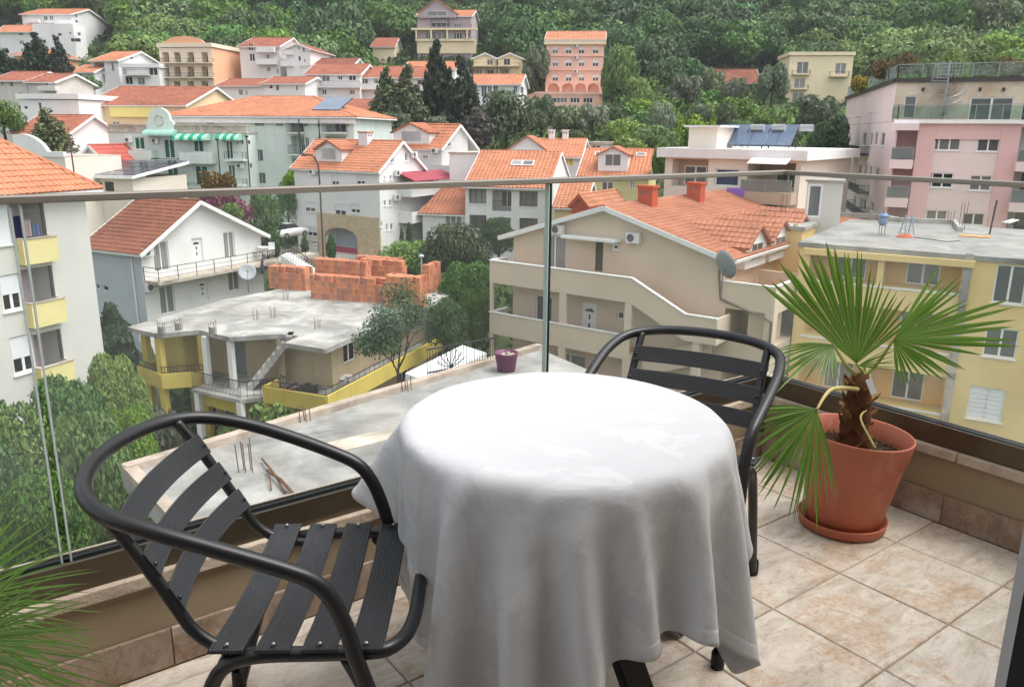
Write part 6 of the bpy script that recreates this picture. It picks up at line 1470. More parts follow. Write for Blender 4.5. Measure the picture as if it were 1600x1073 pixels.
# ---------------------------------------------------------------- flat modern house with solar collectors
h = House('modern_house', 'cream flat roofed modern house with solar collectors and a purple cloth on its balcony', 'house', (1040, 243, 62), (1253, 249), depth=13, a=-36, zb=-16)
f = h.F['A']; zt = f.hit(1100, 232)[1]; z1 = f.hit(1100, 247)[1]; zfl = f.hit(1150, 292)[1] - .1
r = h.flat_roof(z1, .0, .5, WHITE, zt - z1); 
CREAMW = plaster('cream_render', srgb(222, 212, 198), .1, .3, .2); BEIGE = plaster('taupe_render', srgb(182, 164, 144), .1, .3, .2)
h.bay('A', None, 1.2, BEIGE, [('win', None, dict(uz=(f.hit(1058, 270)[0], f.hit(1094, 270)[0], zfl, z1 - .6), gl=GLASSC, sill=False, fw=.1))], uz=(.6, f.hit(1106, 270)[0], zfl - .05, z1 - .12))
u2 = f.hit(1107, 270)[0]; u3 = f.hit(1168, 270)[0]
h.win('A', None, 1, uz=(f.hit(1117, 270)[0], f.hit(1155, 270)[0], zfl + .1, z1 - .7), gl=plain('blue_blind', srgb(34, 44, 84), .6, .3), sill=False, fw=.1, depth=.2)
h.bay('A', None, 2.5, BEIGE, [('win', None, dict(uz=(u3 + 1.2, u3 + 3.0, zfl, z1 - .9), sill=False))], uz=(u3, h.w - .35, zfl - .05, z1 - .2))
h.balcony('A', None, 1.3, CREAMW, uz=(f.hit(1103, 300)[0], u3, zfl - 1.3, zfl + .05), slab=1.2); h.balcony('A', None, 1.3, BEIGE, rail='glass', uz=(u3 + .01, h.w - .1, zfl - .9, zfl + .75), slab=.8)
h.win('A', (1116, 311, 1131, 330), 1); h.win('A', (1134, 313, 1148, 330), 1); h.win('A', (1171, 314, 1206, 345), 2, sill=False, gl=GLASSC)
h.win('A', None, 2, uz=(1.0, 2.6, zfl - 2.4, zfl - 1.3)); h.walls(z1, CREAMW)
bx = h.sub(f.hit(1067, 215)[0], f.hit(1112, 215)[0], 1.0, 4.2, zb=zt + .01); zz = bx.F['A'].hit(1090, 199)[1]; bx.walls(zz, CREAMW); bx.flat_roof(zz, 0, .3, WHITE, .14)
aw = MB(); a0, a1 = f.hit(1180, 245)[0], f.hit(1240, 252)[0]; aw.slab([f.P(a0, z1 + .15, .52), f.P(a1, z1 + .15, .52), f.P(a1, z1 - .2, 1.5), f.P(a0, z1 - .2, 1.5)], .05); aw.build('awning', WHITET, h.root)
SOLAR = plain('solar_panel', srgb(96, 112, 132), .12, .6, .3, var=.25, scale=1.2)
for k, (px, lab) in enumerate(((1118, 'dark blue solar collector partly hidden by the cream roof box'), (1150, 'middle solar water collector on the cream flat roof'), (1192, 'rightmost solar water collector on the cream flat roof'))):
    g = h.F['A'].inset(3.0 + k * .2); u, z = g.hit(px, 228); t = thing('solar_collector', lab, 'solar collector', g.P(u, zt + .01), 'solar collectors on the modern house'); m = MB()
    p0 = g.P(u - .2, zt + .25, 0); a = g.u; b = (-g.n * .75 + UZ * .66 ).normalized(); nn = a.cross(b)
    for j in range(2): m.obox(p0 + a * (j * 1.12 + .55) + b * 1.1, a, b, nn, .54, 1.1, .05)
    m.build('panel', SOLAR, t); m = MB()
    for j in (0.1, 2.1): m.beam(p0 + a * j + b * 2.1, Vector((*(p0 + a * j + b * 2.1).xy, zt)), .05, .05, (1, 0, 0)); m.beam(p0 + a * j + b * .1, Vector((*(p0 + a * j + b * .1).xy, zt)), .05, .05, (1, 0, 0))
    m.build('stand', IRON, t)
    m = MB(); m.tube([p0 + a * 2.35 + b * 1.9, p0 + a * 3.3 + b * 1.9], .26, 10); m.build('water_tank', STEELR, t)
gq = f.inset(-1.33); u, z = gq.hit(1150, 286); t = thing('purple_cloth', 'purple cloth hung over the cream balcony of the flat roofed house', 'cloth', f.P(u, z, 1.3)); m = MB(); f.box(m, u - .65, u + .65, zfl - .45, zfl + .09, 1.305, 1.32); f.box(m, u - .65, u + .65, zfl + .07, zfl + .09, 1.18, 1.304); m.build('cloth', plain('purple_cloth', srgb(142, 104, 196), .9, .1, var=.15), t)

# ---------------------------------------------------------------- white house with the stone arch
ST = stone_tile_mat('arch_stone', [(.3, srgb(170, 146, 116)), (.5, srgb(206, 184, 152)), (.7, srgb(222, 204, 176))], srgb(150, 122, 92))
h = House('stone_arch_house', 'white three storey house with orange roof and a stone faced arch on its ground floor', 'house', (592, 268, 77), 720, L=459, a=62, b=146, zb=-16)
f, g = h.F['A'], h.F['B']; ze = g.hit(540, 263)[1]; ua, zr = f.hit(627, 221); wg = 2 * ua
sub = h.sub(0, wg, 0, g.L); sub.root = h.root
rf = sub.gable_roof('B', zr, ze, .35, .25, R_ORANGE, tw=.33, tl=.4, wave=.03)
for px in ((518, 274, 529, 290), (557, 274, 570, 290), (476, 316, 492, 331), (523, 319, 540, 336), (548, 319, 562, 333), (480, 355, 495, 369)): h.win('B', px, 2, .6)
arch_uz = g.rect(509, 356, 560, 394)
for px in ((611, 245, 615, 254), (633, 239, 637, 252), (600, 275, 602, 281), (609, 274, 612, 281), (600, 313, 603, 322), (608, 312, 612, 322), (593, 346, 597, 355), (603, 350, 606, 360), (610, 349, 614, 360)): h.win('A', px, 1)
for px in ((486, 264, 496, 272),): h.ac('B', px)
for px in ((640, 237, 648, 246), (615, 266, 622, 274), (614, 304, 621, 312)): h.ac('A', px)
h.bay('B', None, 1.5, BLUEG, [('win', None, dict(uz=(arch_uz[0] + 2.0, arch_uz[0] + 3.2, arch_uz[2] + 1.6, arch_uz[3] - .6)))], uz=arch_uz)
f.ops = [o for o in f.ops]; h.gable['A'] = [(-(zr - ze) / ua, 1, ze - .1), ((zr - ze) / ua, 1, ze + (zr - ze) / ua * wg - .1)]; h.gtop['A'] = zr
h.walls(ze - .1, WHITE)
q = MB(); a = g.rect(497, 335, 574, 352); 
g.box(q, a[0], arch_uz[0], -14, a[3], .004, .16); g.box(q, arch_uz[1], g.L, -14, a[3], .004, .16); g.box(q, arch_uz[0] + .001, arch_uz[1] - .001, arch_uz[3], a[3], .004, .16); sf = q.build('stone_facing', ST, h.root)
h.arch('B', (arch_uz[0], arch_uz[1], arch_uz[2], arch_uz[3] - .002), ST, .22, f=g.inset(-.16), th=.3)
h.piece('base_band', 'B', None, .005, .12, plain('maroon_paint', srgb(150, 66, 84), .7), uz=(arch_uz[0] + .05, arch_uz[1] - .05, arch_uz[2] - .0, arch_uz[2] + .55))
h.dormer(rf, g.L * .62, .7, 4.0, ze + .35, ze + 2.5, ze + 1.7, 3.6, WHITE, R_ORANGE2, P=lambda x, y, z=0: h.at(y, x, z))
h.chimney(rf, ua - .3, g.L * .38, zr - .6, zr + .75, .9, 1.2, WHITE, R_ORANGE)
# balcony stack on the right
w2 = h.sub(wg + .002, h.w, -.0, 5.0); zz = [f.hit(650, y)[1] for y in (290, 330, 372)]
for k, z in enumerate(zz[:2]):
    h.balcony('A', None, 1.6, WHITE, uz=(f.hit(622, 300)[0], f.hit(676, 300)[0], z - .9, z + .2), slab=.2)
for (a, b, c, d) in ((626, 268, 634, 285), (640, 266, 646, 284), (655, 264, 662, 282), (624, 305, 638, 323), (645, 304, 652, 322), (626, 346, 634, 366), (640, 344, 652, 366)): h.win('A', (a, b, c, d), 1, sill=False, name='french_window')
ua0, ua1 = f.hit(620, 270)[0], f.hit(690, 262)[0]; za = f.hit(640, 268)[1]; m = MB(); m.slab([f.P(ua0, za, .02), f.P(ua1, za, .02), f.P(ua1, za - .75, 2.1), f.P(ua0, za - .75, 2.1)], .08); o = m.build('canopy', plain('maroon_awning', srgb(146, 64, 74), .7, var=.15), h.root); fix_normals(o)
for u in (ua0 + .2, (ua0 + ua1) / 2, ua1 - .2): h.piece('canopy_post', 'A', None, 1.95, 2.05, DARKFR, uz=(u, u + .1, zz[0] + .2, za - .85))

h = House('white_house', 'white house with bright orange roof and gabled dormer beyond the stone arch house', 'house', (690, 230, 92), 731, L=612, a=40, b=158, zb=-14)
f, g = h.F['A'], h.F['B']; ze = g.hit(660, 229)[1]; ua, zr = f.hit(716, 195)
sub = h.sub(0, 2 * ua, 0, g.L)
rf = sub.gable_roof('B', zr, ze, .3, .3, R_ORANGE, tw=.36, tl=.45, wave=.03)
h.gable['A'] = [(-(zr - ze) / ua, 1, ze - .1), ((zr - ze) / ua, 1, ze + (zr - ze) / ua * 2 * ua - .1)]; h.gtop['A'] = zr
WS(h, 'A', ((700, 219, 704, 229),), 1); h.ac('B', (676, 232, 686, 239)); WS(h, 'B', ((660, 243, 668, 248), (630, 243, 640, 250)), 2)
h.walls(ze - .1, WHITE); sl = (zr - ze) / ua
h.dormer(rf, g.L * .63, .2, ua - .3, ze + .1, zr + .1, ze + 1.5, 4.6, WHITE, R_ORANGE2, P=lambda x, y, z=0: h.at(y, x, z), panes=1)
h = House('white_annex', 'plain white annex wall between the two orange roofed white houses', 'annex', (702, 240, 84), 755, depth=6, a=-10, zb=-14); h.flat_roof(h.z, .0, .1, LEDGE, .15); h.walls(h.z, WHITE)

h = House('white_villa', 'white villa with long orange roof, two skylights and arched balcony opening', 'villa', (727, 288, 78), 858, depth=11, a=-14, zb=-16)
f = h.F['A']; ze = f.hit(730, 287)[1]; zr = h.F['A'].inset(5.2).hit(800, 237)[1]
rf = h.gable_roof('A', zr, ze, .5, .1, R_ORANGE, tw=.4, tl=.42, frac=.5, wave=.08)
uz = f.rect(769, 291, 799, 330)
WS(h, 'A', ((732, 295, 760, 318), (811, 299, 840, 323), (733, 336, 760, 358), (811, 341, 840, 362), (770, 340, 798, 362)), 3, fr=DARKFR, gl=GLASSC, fw=.05, depth=.5); WS(h, 'A', ((695, 334, 721, 353),), 3, gl=GLASSC) if False else None
h.bay('A', None, 1.4, GREY, [('win', None, dict(uz=(uz[0] + .5, uz[1] - .2, uz[2] + .3, uz[3] - .5), gl=GLASSC, sill=False, name='french_window'))], uz=uz); h.walls(ze - .1, WHITE); h.arch('A', uz, WHITE, .3)
rl = MB(); f.box(rl, uz[0], uz[1], uz[2] + .9, uz[2] + .95, -.1, -.05)
for k in range(10): u = uz[0] + (uz[1] - uz[0]) * (k + .5) / 10; f.box(rl, u - .015, u + .015, uz[2], uz[2] + .9, -.09, -.06)
rl.build('railing', IRON, h.root)
for x in (.52, .66):
    up_ = (h.ey * (h.dp / 2) + UZ * (zr - ze)).normalized(); h.skylight(rf, h.at(h.w * x, h.dp * .3, ze + (zr - ze) * .6 + .05), h.ex, up_, 1.1, .9)
hv = h
lw = House(None, None, None, h.at(-4.6, .6, h.z - 2.2), None, depth=8, a=-14, zb=-16, width=4.5); lw.root = h.root
m = MB(); P0, P1, P2, P3 = lw.at(-.4, -.4, ze - 3.0), lw.at(4.55, -.4, ze - 3.0), lw.at(4.55, 7, ze + .6), lw.at(1.4, 7, ze + .6); m.slab([P0, P1, P2, P3], .15); r2 = m.build('lower_roof', WHITET, h.root); lw.tiles(r2, P0, P1, P2, P3, R_ORANGE2, .4, .42, wave=.08)
lw.win('A', (695, 334, 721, 354), 3, gl=GLASSC); lw.walls(ze - 3.1, WHITE)
h = House('white_house', 'white house with dormer and two skylights in its orange roof, behind the tan house chimney', 'house', (906, 272, 86), 1013, depth=11, a=-14, zb=-15)
f = h.F['A']; ze = h.z; zr = f.inset(5.2).hit(960, 233)[1]; rf = h.gable_roof('A', zr, ze, .5, .3, R_ORANGE, tw=.4, tl=.44, wave=.07)
h.dormer(rf, h.w * .47, .6, 5.2, ze + .35, ze + 2.75, ze + 2.0, 3.1, WHITE, R_ORANGE2)
WS(h, 'A', ((918, 282, 930, 306), (940, 284, 958, 306), (985, 282, 992, 296)), 2, gl=GLASSC, sill=False); h.balcony('A', (912, 296, 962, 308), 1.2, WHITE, rail='bars'); h.walls(ze - .1, PALEY)
for x in (.2, .83): h.skylight(rf, h.at(h.w * x, h.dp * .37, ze + (zr - ze) * .74 + .05), h.ex, (h.ey * (h.dp / 2) + UZ * (zr - ze)).normalized(), 1.0, .7)
h = House('tiled_annex', 'small annex with steep orange tiled roof beside the dark glass post', 'annex', (866, 322, 72), 912, depth=8, a=-14, zb=-15); zr = h.F['A'].inset(4).hit(890, 283)[1]; h.gable_roof('A', zr, h.z, .3, .2, R_ORANGE, tw=.4, tl=.42, wave=.08); h.walls(h.z, PALEY)
h = House('brick_hut', 'small red brick gable with tiled roof just above the tan house ridge', 'hut', (893, 322, 66), 918, depth=7, a=-30, zb=-14); zr = h.F['A'].inset(0).hit(900, 304)[1]; h.gable_roof('B', zr, h.z + .2, .2, .2, R_ORANGE, tw=.4, tl=.42, trim=plain('brick_red', srgb(186, 84, 54), .85)); h.walls(h.z, plain('brick_red', srgb(186, 84, 54), .85))
h = House('white_house', 'white house with orange hipped roof, arched gable and round chimney vents', 'house', (812, 248, 100), 906, depth=12, a=-10, zb=-12); f = h.F['A']; ze = f.hit(850, 243)[1]; zr = f.inset(6).hit(850, 217)[1]; rf = h.gable_roof('A', zr, ze, .5, .3, R_ORANGE, tw=.45, tl=.5, wave=.04)
h.win('A', (881, 245, 896, 260), 2, gl=plain('yellow_curtain', srgb(222, 190, 70), .8), sill=False); h.walls(ze - .1, WHITE); h.dormer(rf, h.w * .13, -.3, 4.5, ze - .6, ze + 2.2, ze + .5, 5, WHITE, R_ORANGE2)
for x in (.42, .66): h.chimney(rf, h.w * x, 6, zr - .3, zr + 1.0, .7, .7, WHITE, WHITET)
h = House('white_house', 'low flat roofed white house half hidden by shrubs below the pink hotel', 'house', (914, 225, 112), 980, depth=8, a=-8, zb=-6); WS(h, 'A', ((925, 227, 938, 233), (960, 226, 974, 233)), 2); h.flat_roof(h.z, 0, .4, LEDGE, .3); h.walls(h.z, WHITE)
# ---------------------------------------------------------------- mint green hotel
h = House('mint_hotel', 'mint green hotel with long orange roof, green shutters and scalloped awnings', 'hotel', (262, 181, 97), 552, depth=15, a=-8, zb=-12)
f = h.F['A']; ze = h.z; zr = f.inset(7.2).hit(380, 151)[1]
rf = h.hip_roof(zr, ze, .6, R_ORANGE, tw=.45, tl=.5, wave=.04)
WS(h, 'A', ((322, 180, 334, 194), (397, 183, 413, 197), (431, 185, 442, 197), (398, 234, 411, 252), (403, 270, 415, 287), (475, 185, 481, 198), (495, 186, 500, 198), (541, 187, 545, 198), (477, 215, 483, 232), (496, 214, 502, 231), (478, 248, 485, 262)), 2, gl=GLASSC, fr=plain('sage_frame', srgb(150, 170, 158), .6), sill=False)
for px in ((453, 184, 474, 207), (455, 213, 476, 241), (457, 248, 478, 275), (508, 186, 541, 207), (509, 213, 541, 240)):
    uz = f.rect(*px); h.bay('A', None, 1.3, MINT, [('win', None, dict(uz=(uz[0] + .6, uz[1] - .5, uz[2] + .05, uz[3] - .3), name='french_window', sill=False))], uz=uz)
    h.balcony('A', None, .9, MINT, rail='bars', uz=(uz[0] - .1, uz[1] + .1, uz[2] - .15, uz[2] + 1.0), gap=.22)
for px in (473, 504): h.piece('downpipe', 'A', None, .95, 1.05, DARKFR, uz=(f.hit(px, 220)[0], f.hit(px, 220)[0] + .12, -10, ze - .3))
h.walls(ze - .05, MINT)
q = MB(); f.box(q, -.3, h.w + .3, ze - .75, ze - .2, .003, .35); q.build('cornice', WHITET, h.root)
m = MB(); up_ = (h.ey * 8 + UZ * (zr - ze)).normalized(); nn = h.ex.cross(up_); c = h.at(h.w * .83, h.dp * .27, ze + (zr - ze) * .52 + .25); m.obox(c, h.ex, up_, nn if nn.z > 0 else -nn, 1.6, 2.6, .08); m.build('roof_light', SOLAR, rf)
fr = h.sub(f.hit(193, 240)[0] * 1.0 + 0, f.hit(403, 240)[0], -2.5, -.002); g = fr.F['A']; zt = g.hit(330, 208)[1]; zp = g.hit(330, 195)[1]
def shut(px, name='shutter_window', fan=0):
    fr.win('A', px, 2, fr=WHITET, shut=GREENSH, sill=False, fw=.1, name=name)
    if fan: fr.arch('A', g.rect(*px), MINT, .5, th=.12)
for px in ((210, 214, 226, 234), (302, 219, 318, 238), (353, 220, 364, 249), (216, 255, 236, 287), (305, 259, 325, 290), (357, 257, 368, 290)): shut(px)
shut((256, 217, 273, 248), fan=1); shut((261, 257, 278, 277), fan=1)
WS(fr, 'A', ((369, 220, 372, 226), (376, 218, 380, 226), (386, 219, 391, 226), (389, 255, 394, 263)), 1, sill=False)
fr.zb = -12; fr.walls(zt, MINT); fr.flat_roof(zt, 0, .1, LEDGE, .1)
for (x0, x1, y0, y1, o, kd) in ((200, 236, 235, 251, 1.2, None), (280, 330, 238, 256, 1.2, None), (236, 279, 248, 253, 1.3, 'thin'), (350, 379, 238, 252, 1.0, 'thin'), (242, 284, 277, 294, 1.3, None), (199, 240, 284, 292, 1.2, 'thin'), (285, 330, 286, 295, 1.2, 'thin'), (352, 380, 280, 292, 1.0, 'thin')): fr.balcony('A', (x0, y0, x1, y1), o, MINT, rail=kd, slab=.2)
for px in ((199, 215, 206, 222), (240, 217, 248, 223), (246, 257, 254, 264), (373, 255, 380, 263)): fr.ac('A', px)
# balustrade, curved parapet with its round window
q = MB(); g.box(q, 0, g.L, zt + .102, zt + .25, -.3, 0); g.box(q, 0, g.L, zp - .15, zp, -.3, 0)
for k in range(60): u = g.L * (k + .5) / 60; g.box(q, u - .09, u + .09, zt + .25, zp - .15, -.22, -.08)
q.build('balustrade', LEDGE, h.root)
uc, z0 = g.hit(249, 187); r0 = abs(g.hit(266, 187)[0] - uc); q = MB(); n = 14; pts = [(uc - r0 * 1.25, zt + .1), (uc + r0 * 1.25, zt + .1), (uc + r0 * 1.25, z0 - .3)] + [(uc + r0 * math.cos(math.pi * k / n), z0 + r0 * math.sin(math.pi * k / n)) for k in range(n + 1)] + [(uc - r0 * 1.25, z0 - .3)]
a = [g.P(u, z, .06) for u, z in pts]; b = [g.P(u, z, -.35) for u, z in pts]; N = len(a); q.add(a + b, [tuple(range(N)), tuple(range(2*N-1, N-1, -1))] + [(i, N+i, N+(i+1) % N, (i+1) % N) for i in range(N)]); o = q.build('curved_parapet', MINT, h.root); fix_normals(o)
q = MB(); q.tube([g.P(uc + .5 * math.cos(k * .393), z0 - .1 + .6 * math.sin(k * .393), .08) for k in range(16)], .07, 5, closed=True); q.build('round_window', LEDGE, h.root)
def awning(px, mats, n, drop=1.0, out=1.3):
    u0, u1, z0, z1 = g.rect(*px); m = MB(); k6 = 5
    for i in range(n):
        m.cm = i % len(mats); a, b = u0 + (u1 - u0) * i / n, u0 + (u1 - u0) * (i + 1) / n
        for k in range(k6):
            t0_, t1_ = k / k6, (k + 1) / k6; q = lambda u, t: g.P(u, z1 - (z1 - z0) * (1 - math.cos(t * 1.57)), .01 + out * math.sin(t * 1.57)); m.quad(q(a, t1_), q(b, t1_), q(b, t0_), q(a, t0_))
    for u in (u0, u1): m.poly([g.P(u, z1 - (z1 - z0) * (1 - math.cos(k / k6 * 1.57)), .01 + out * math.sin(k / k6 * 1.57)) for k in range(k6 + 1)] + [g.P(u, z0, .01)])
    return m.build('awning', mats, h.root)
GA, GB = plain('awning_green', srgb(16, 142, 116), .7, var=.15, scale=1), plain('awning_pale', srgb(150, 192, 168), .7)
awning((275, 209, 330, 219), [GA, GB], 8); awning((344, 209, 379, 219), [GA, GB], 6); awning((231, 202, 278, 212), [MINTD], 1)
hm = h
# ---------------------------------------------------------------- behind and left of the hotel
CREAM_YELLOW = plaster('cream_yellow_render', srgb(228, 206, 166), .12, .3, .3); BRIGHT_YELLOW = plaster('bright_yellow_render', srgb(236, 224, 142), .1, .3, .3)
h = House('yellow_house', 'cream and bright yellow house with wide rust roof left of the mint hotel', 'house', (133, 162, 112), 288, depth=18, a=-6, zb=-10)
f = h.F['A']; ze = f.hit(150, 163)[1]; zr = f.inset(9).hit(200, 136)[1]; h.gable_roof('A', zr, ze, .4, .4, R_BROWN2, tw=.5, tl=.55, wave=.03)
WS(h, 'A', ((141, 167, 159, 174), (143, 189, 155, 202), (113, 214, 135, 227), (151, 219, 160, 230), (183, 221, 191, 231), (176, 190, 187, 203)), 2); WS(h, 'A', ((215, 162, 218, 171), (238, 162, 242, 170), (203, 160, 205, 165), (185, 173, 190, 182), (198, 174, 203, 181)), 1, sill=False)
h.walls(ze - .1, CREAM_YELLOW); h.piece('wall_panel', 'A', None, .004, .3, BRIGHT_YELLOW, uz=(f.hit(173, 170)[0], f.hit(255, 170)[0], f.hit(200, 183)[1], ze - .15))
ob = House(None, None, None, h.at(-4.6, 1, 0), None, depth=8, a=-6, zb=-10, width=4.5); ob.root = h.root; g = ob.F['A']; zz = g.hit(118, 180)[1]
ob.bay('A', None, 1.5, CREAM_YELLOW, uz=(.3, 4.3, zz - 2.4, zz - .5)); ob.walls(zz, CREAM_YELLOW); ob.flat_roof(zz, .9, .2, CREAM_YELLOW, .15, parm=plain('slate_cladding', srgb(96, 98, 106), .6))
h = House('red_roof_house', 'low house with flat red roof and cream gable in front of the yellow house', 'house', (90, 256, 92), 172, depth=13, a=-12, zb=-10); f = h.F['A']; zr = f.inset(6.5).hit(120, 231)[1]; h.gable_roof('A', zr, h.z, .3, .3, R_RED, tw=.6, tl=.7, wave=.02); h.walls(h.z, CREAMW); hh = h.sub(h.w * .62, h.w + .5, -1.5, 6); hz = h.z + 1.2; hh.gable_roof('B', hz + .9, hz - .6, .3, .3, R_RED, tw=.6, tl=.7, wave=.02); hh.walls(hz - .6, CREAMW)
h = House('solar_roof_house', 'white house whose low roof is covered in dark solar panels', 'house', (137, 273, 82), 206, depth=9, a=-12, zb=-12); f = h.F['A']; zr = f.inset(8).hit(160, 250)[1]
pts = [h.at(-.5, -.6, h.z), h.at(h.w + .5, -.6, h.z), h.at(h.w + .5, h.dp, zr), h.at(-3.5, h.dp, zr)]; m = MB(); m.slab(pts, .3); r = m.build('roof', WHITET, h.root); a, b, c, d = [p + UZ * .06 for p in pts]
PV = plain('photovoltaic', srgb(70, 72, 84), .15, .6, .2, var=.2, scale=1)
for i in range(5):
    for j in range(4):
        q = lambda s, t: (a.lerp(b, s)).lerp(d.lerp(c, s), t); m = MB(); m.slab([q((i + .04) / 5, (j + .05) / 4), q((i + .96) / 5, (j + .05) / 4), q((i + .96) / 5, (j + .95) / 4), q((i + .04) / 5, (j + .95) / 4)], .05); o = m.build('solar_panel', PV, r); fix_normals(o)
WS(h, 'A', ((151, 285, 160, 300), (164, 284, 178, 299)), 2, fr=DARKFR, sill=False); WS(h, 'A', ((138, 286, 146, 300),), 1); h.walls(h.z - .3, CREAMW)
h = House('curved_parapet_house', 'cream house with white curved parapet wall beside the orange roof', 'house', (22, 222, 80), 98, depth=7, a=-18, zb=-10); f = h.F['A']; zt = f.hit(60, 240)[1]; h.flat_roof(zt - .3, 0, 0, LEDGE, .1); h.walls(zt - .3, CREAMW)
q = MB(); n = 16; pts = [(0, zt - .3)] + [(h.w * k / n, zt + 1.5 * max(0, math.cos((k / n - .18) * 3.3)) ** .6 + .3 * (k < 13) if (k / n - .18) * 3.3 < 1.5 else zt + .2) for k in range(n + 1)] + [(h.w, zt - .3)]
a = [f.P(u, z, .1) for u, z in pts]; b = [f.P(u, z, -.3) for u, z in pts]; N = len(a); q.add(a + b, [tuple(range(N)), tuple(range(2*N-1, N-1, -1))] + [(i, N+i, N+(i+1) % N, (i+1) % N) for i in range(N)]); fix_normals(q.build('parapet', WHITE, h.root))

# ---------------------------------------------------------------- houses up the hillside
def hill(label, M, xr, depth, a, ytop, wall, roofmat=None, rows=(), kind='house', axis='A', yridge=None, panes=2, blind=0, over=.5, fr=PVC, gl=GLASSW, balc=(), side=(), L=None, hip=False, bays=(), baymat=None, tl=.6, name=None, trim=WHITET, zb=None, bw=None, b=None):
    """a house of the hillside: front edge from pixel M to column xr, eaves at ytop, windows at the given boxes"""
    h = House(name or 'hillside_house', label, kind, M, xr, depth=depth, a=a, L=L, b=b, zb=zb); f = h.F['A']; xm = (M[0] + xr) / 2; ze = f.hit(xm, ytop)[1]
    if L: h.dp = h.dp
    rf = None
    if roofmat is not None:
        rd = h.dp / 2 if axis == 'A' else 0
        zr = f.inset(rd).hit(xm, yridge)[1]
        rf = h.hip_roof(zr, ze, over, roofmat, tw=tl, tl=tl, wave=.03) if hip else h.gable_roof(axis, zr, ze, over, .35, roofmat, tw=tl, tl=tl, wave=.03, trim=trim)
    else: h.flat_roof(ze, .4, .25, wall, .25)
    for px in bays:
        uz = f.rect(*px); h.bay('A', None, 1.2, baymat or wall, [('win', None, dict(uz=(uz[0] + (uz[1] - uz[0]) * .2, uz[1] - (uz[1] - uz[0]) * .2, uz[2] + .1, uz[3] - .3), gl=gl, fr=fr, sill=False, name='french_window', fw=.05))], uz=uz)
    for px in rows: h.win('A', px, panes, blind, fr=fr, gl=gl, sill=False, fw=.06)
    for px in side: h.win('C', px, 1, fr=fr, sill=False, fw=.06)
    h.walls(ze - .08, wall, bw or {})
    for (x0, y0, x1, y1, kd) in balc: h.balcony('A', (x0, y0, x1, y1), 1.1, wall, rail=kd, slab=.15, gap=.25)
    return h, rf, ze
PEACH = plaster('peach_render', srgb(232, 176, 140), .1, .3, .3); SALMON = plaster('salmon_render', srgb(236, 190, 170), .1, .3, .25); BEI = plaster('beige_render', srgb(226, 212, 190), .1, .3, .3); OLDW = plaster('old_white_render', srgb(208, 202, 196), .25, .3, .6); LILAC = plaster('lilac_stone', srgb(176, 164, 168), .15, .4, .3); CRM = plaster('pale_cream_render', srgb(232, 216, 182), .1, .3, .3)
MID = R_BROWN2
h, r, ze = hill('large white house with two orange roof levels, highest at the upper left', (36, 40, 190), 112, 14, -4, 22, WHITE, R_ORANGE, ((68, 25, 74, 32), (77, 25, 83, 32), (69, 36, 76, 41), (78, 36, 85, 41)), yridge=15, side=((118, 32, 122, 36), (118, 24, 121, 28)), balc=((40, 30, 60, 36, None), (90, 32, 110, 38, None)))
lo = h.sub(-2.5, h.w * .45, -5, -.01); g = lo.F['A']; z2 = g.hit(50, 49)[1]; WS(lo, 'A', ((29, 50, 36, 56), (60, 62, 72, 68), (30, 63, 37, 70)), 2, sill=False); lo.gable_roof('A', z2 + 1.4, z2, .4, .3, R_ORANGE, tw=.6, tl=.6, wave=.03); lo.walls(z2, WHITE)
l2 = h.sub(h.w * .45 + .01, h.w + 3, -4.5, -.01); g2 = l2.F['A']; z2 = g2.hit(100, 45)[1]; WS(l2, 'A', ((90, 52, 96, 57), (108, 50, 111, 54), (121, 51, 126, 56), (110, 60, 126, 66)), 1, sill=False); l2.flat_roof(z2, .8, 0, WHITE, .2); l2.walls(z2, WHITE)
hill('peach house with orange hip roof behind the dark conifers', (22, 88, 165), 76, 9, -6, 87, PEACH, R_ORANGE, ((27, 90, 31, 95), (55, 92, 60, 98)), yridge=77, hip=True, tl=.7)
hill('weathered white house with rust roof above the white retaining wall', (-14, 126, 122), 42, 9, -10, 125, OLDW, MID, ((2, 126, 5, 134), (15, 127, 20, 136), (30, 145, 35, 150)), yridge=113, tl=.6, panes=1)
hill('weathered white house with small rust roof and balcony, second from the left edge', (43, 128, 120), 86, 8, -10, 127, OLDW, MID, ((65, 128, 68, 133), (70, 128, 75, 134)), yridge=116, balc=((58, 134, 86, 142, None),), tl=.6, panes=1)
hill('long blank white wall house below the weathered white houses', (30, 156, 108), 122, 8, -8, 155, WHITE, None, ((37, 166, 43, 171), (60, 160, 65, 176)), panes=1)
hill('low white house with orange roof hidden behind the leafy tree', (24, 208, 98), 106, 9, -10, 207, WHITE, MID, ((32, 211, 46, 218),), yridge=180, tl=.6)
hill('tall white house with orange roof and stacked balconies at upper left', (143, 95, 150), 184, 12, -14, 94, WHITE, R_ORANGE, ((174, 97, 178, 112), (182, 97, 184, 103)), yridge=82, bays=((146, 97, 163, 112), (146, 116, 164, 130)), side=((204, 89, 208, 93),), tl=.6)
hill('small white side house with orange roof left of the balconied white house', (112, 113, 148), 146, 8, -10, 112, WHITE, R_ORANGE, ((117, 116, 128, 128),), yridge=102, tl=.6)
hill('white terrace house with open pergola between the white and beige houses', (190, 107, 146), 248, 8, -6, 106, WHITE, None, ((196, 120, 207, 132), (215, 121, 226, 133), (233, 106, 246, 118)), balc=((192, 109, 230, 118, 'bars'),))
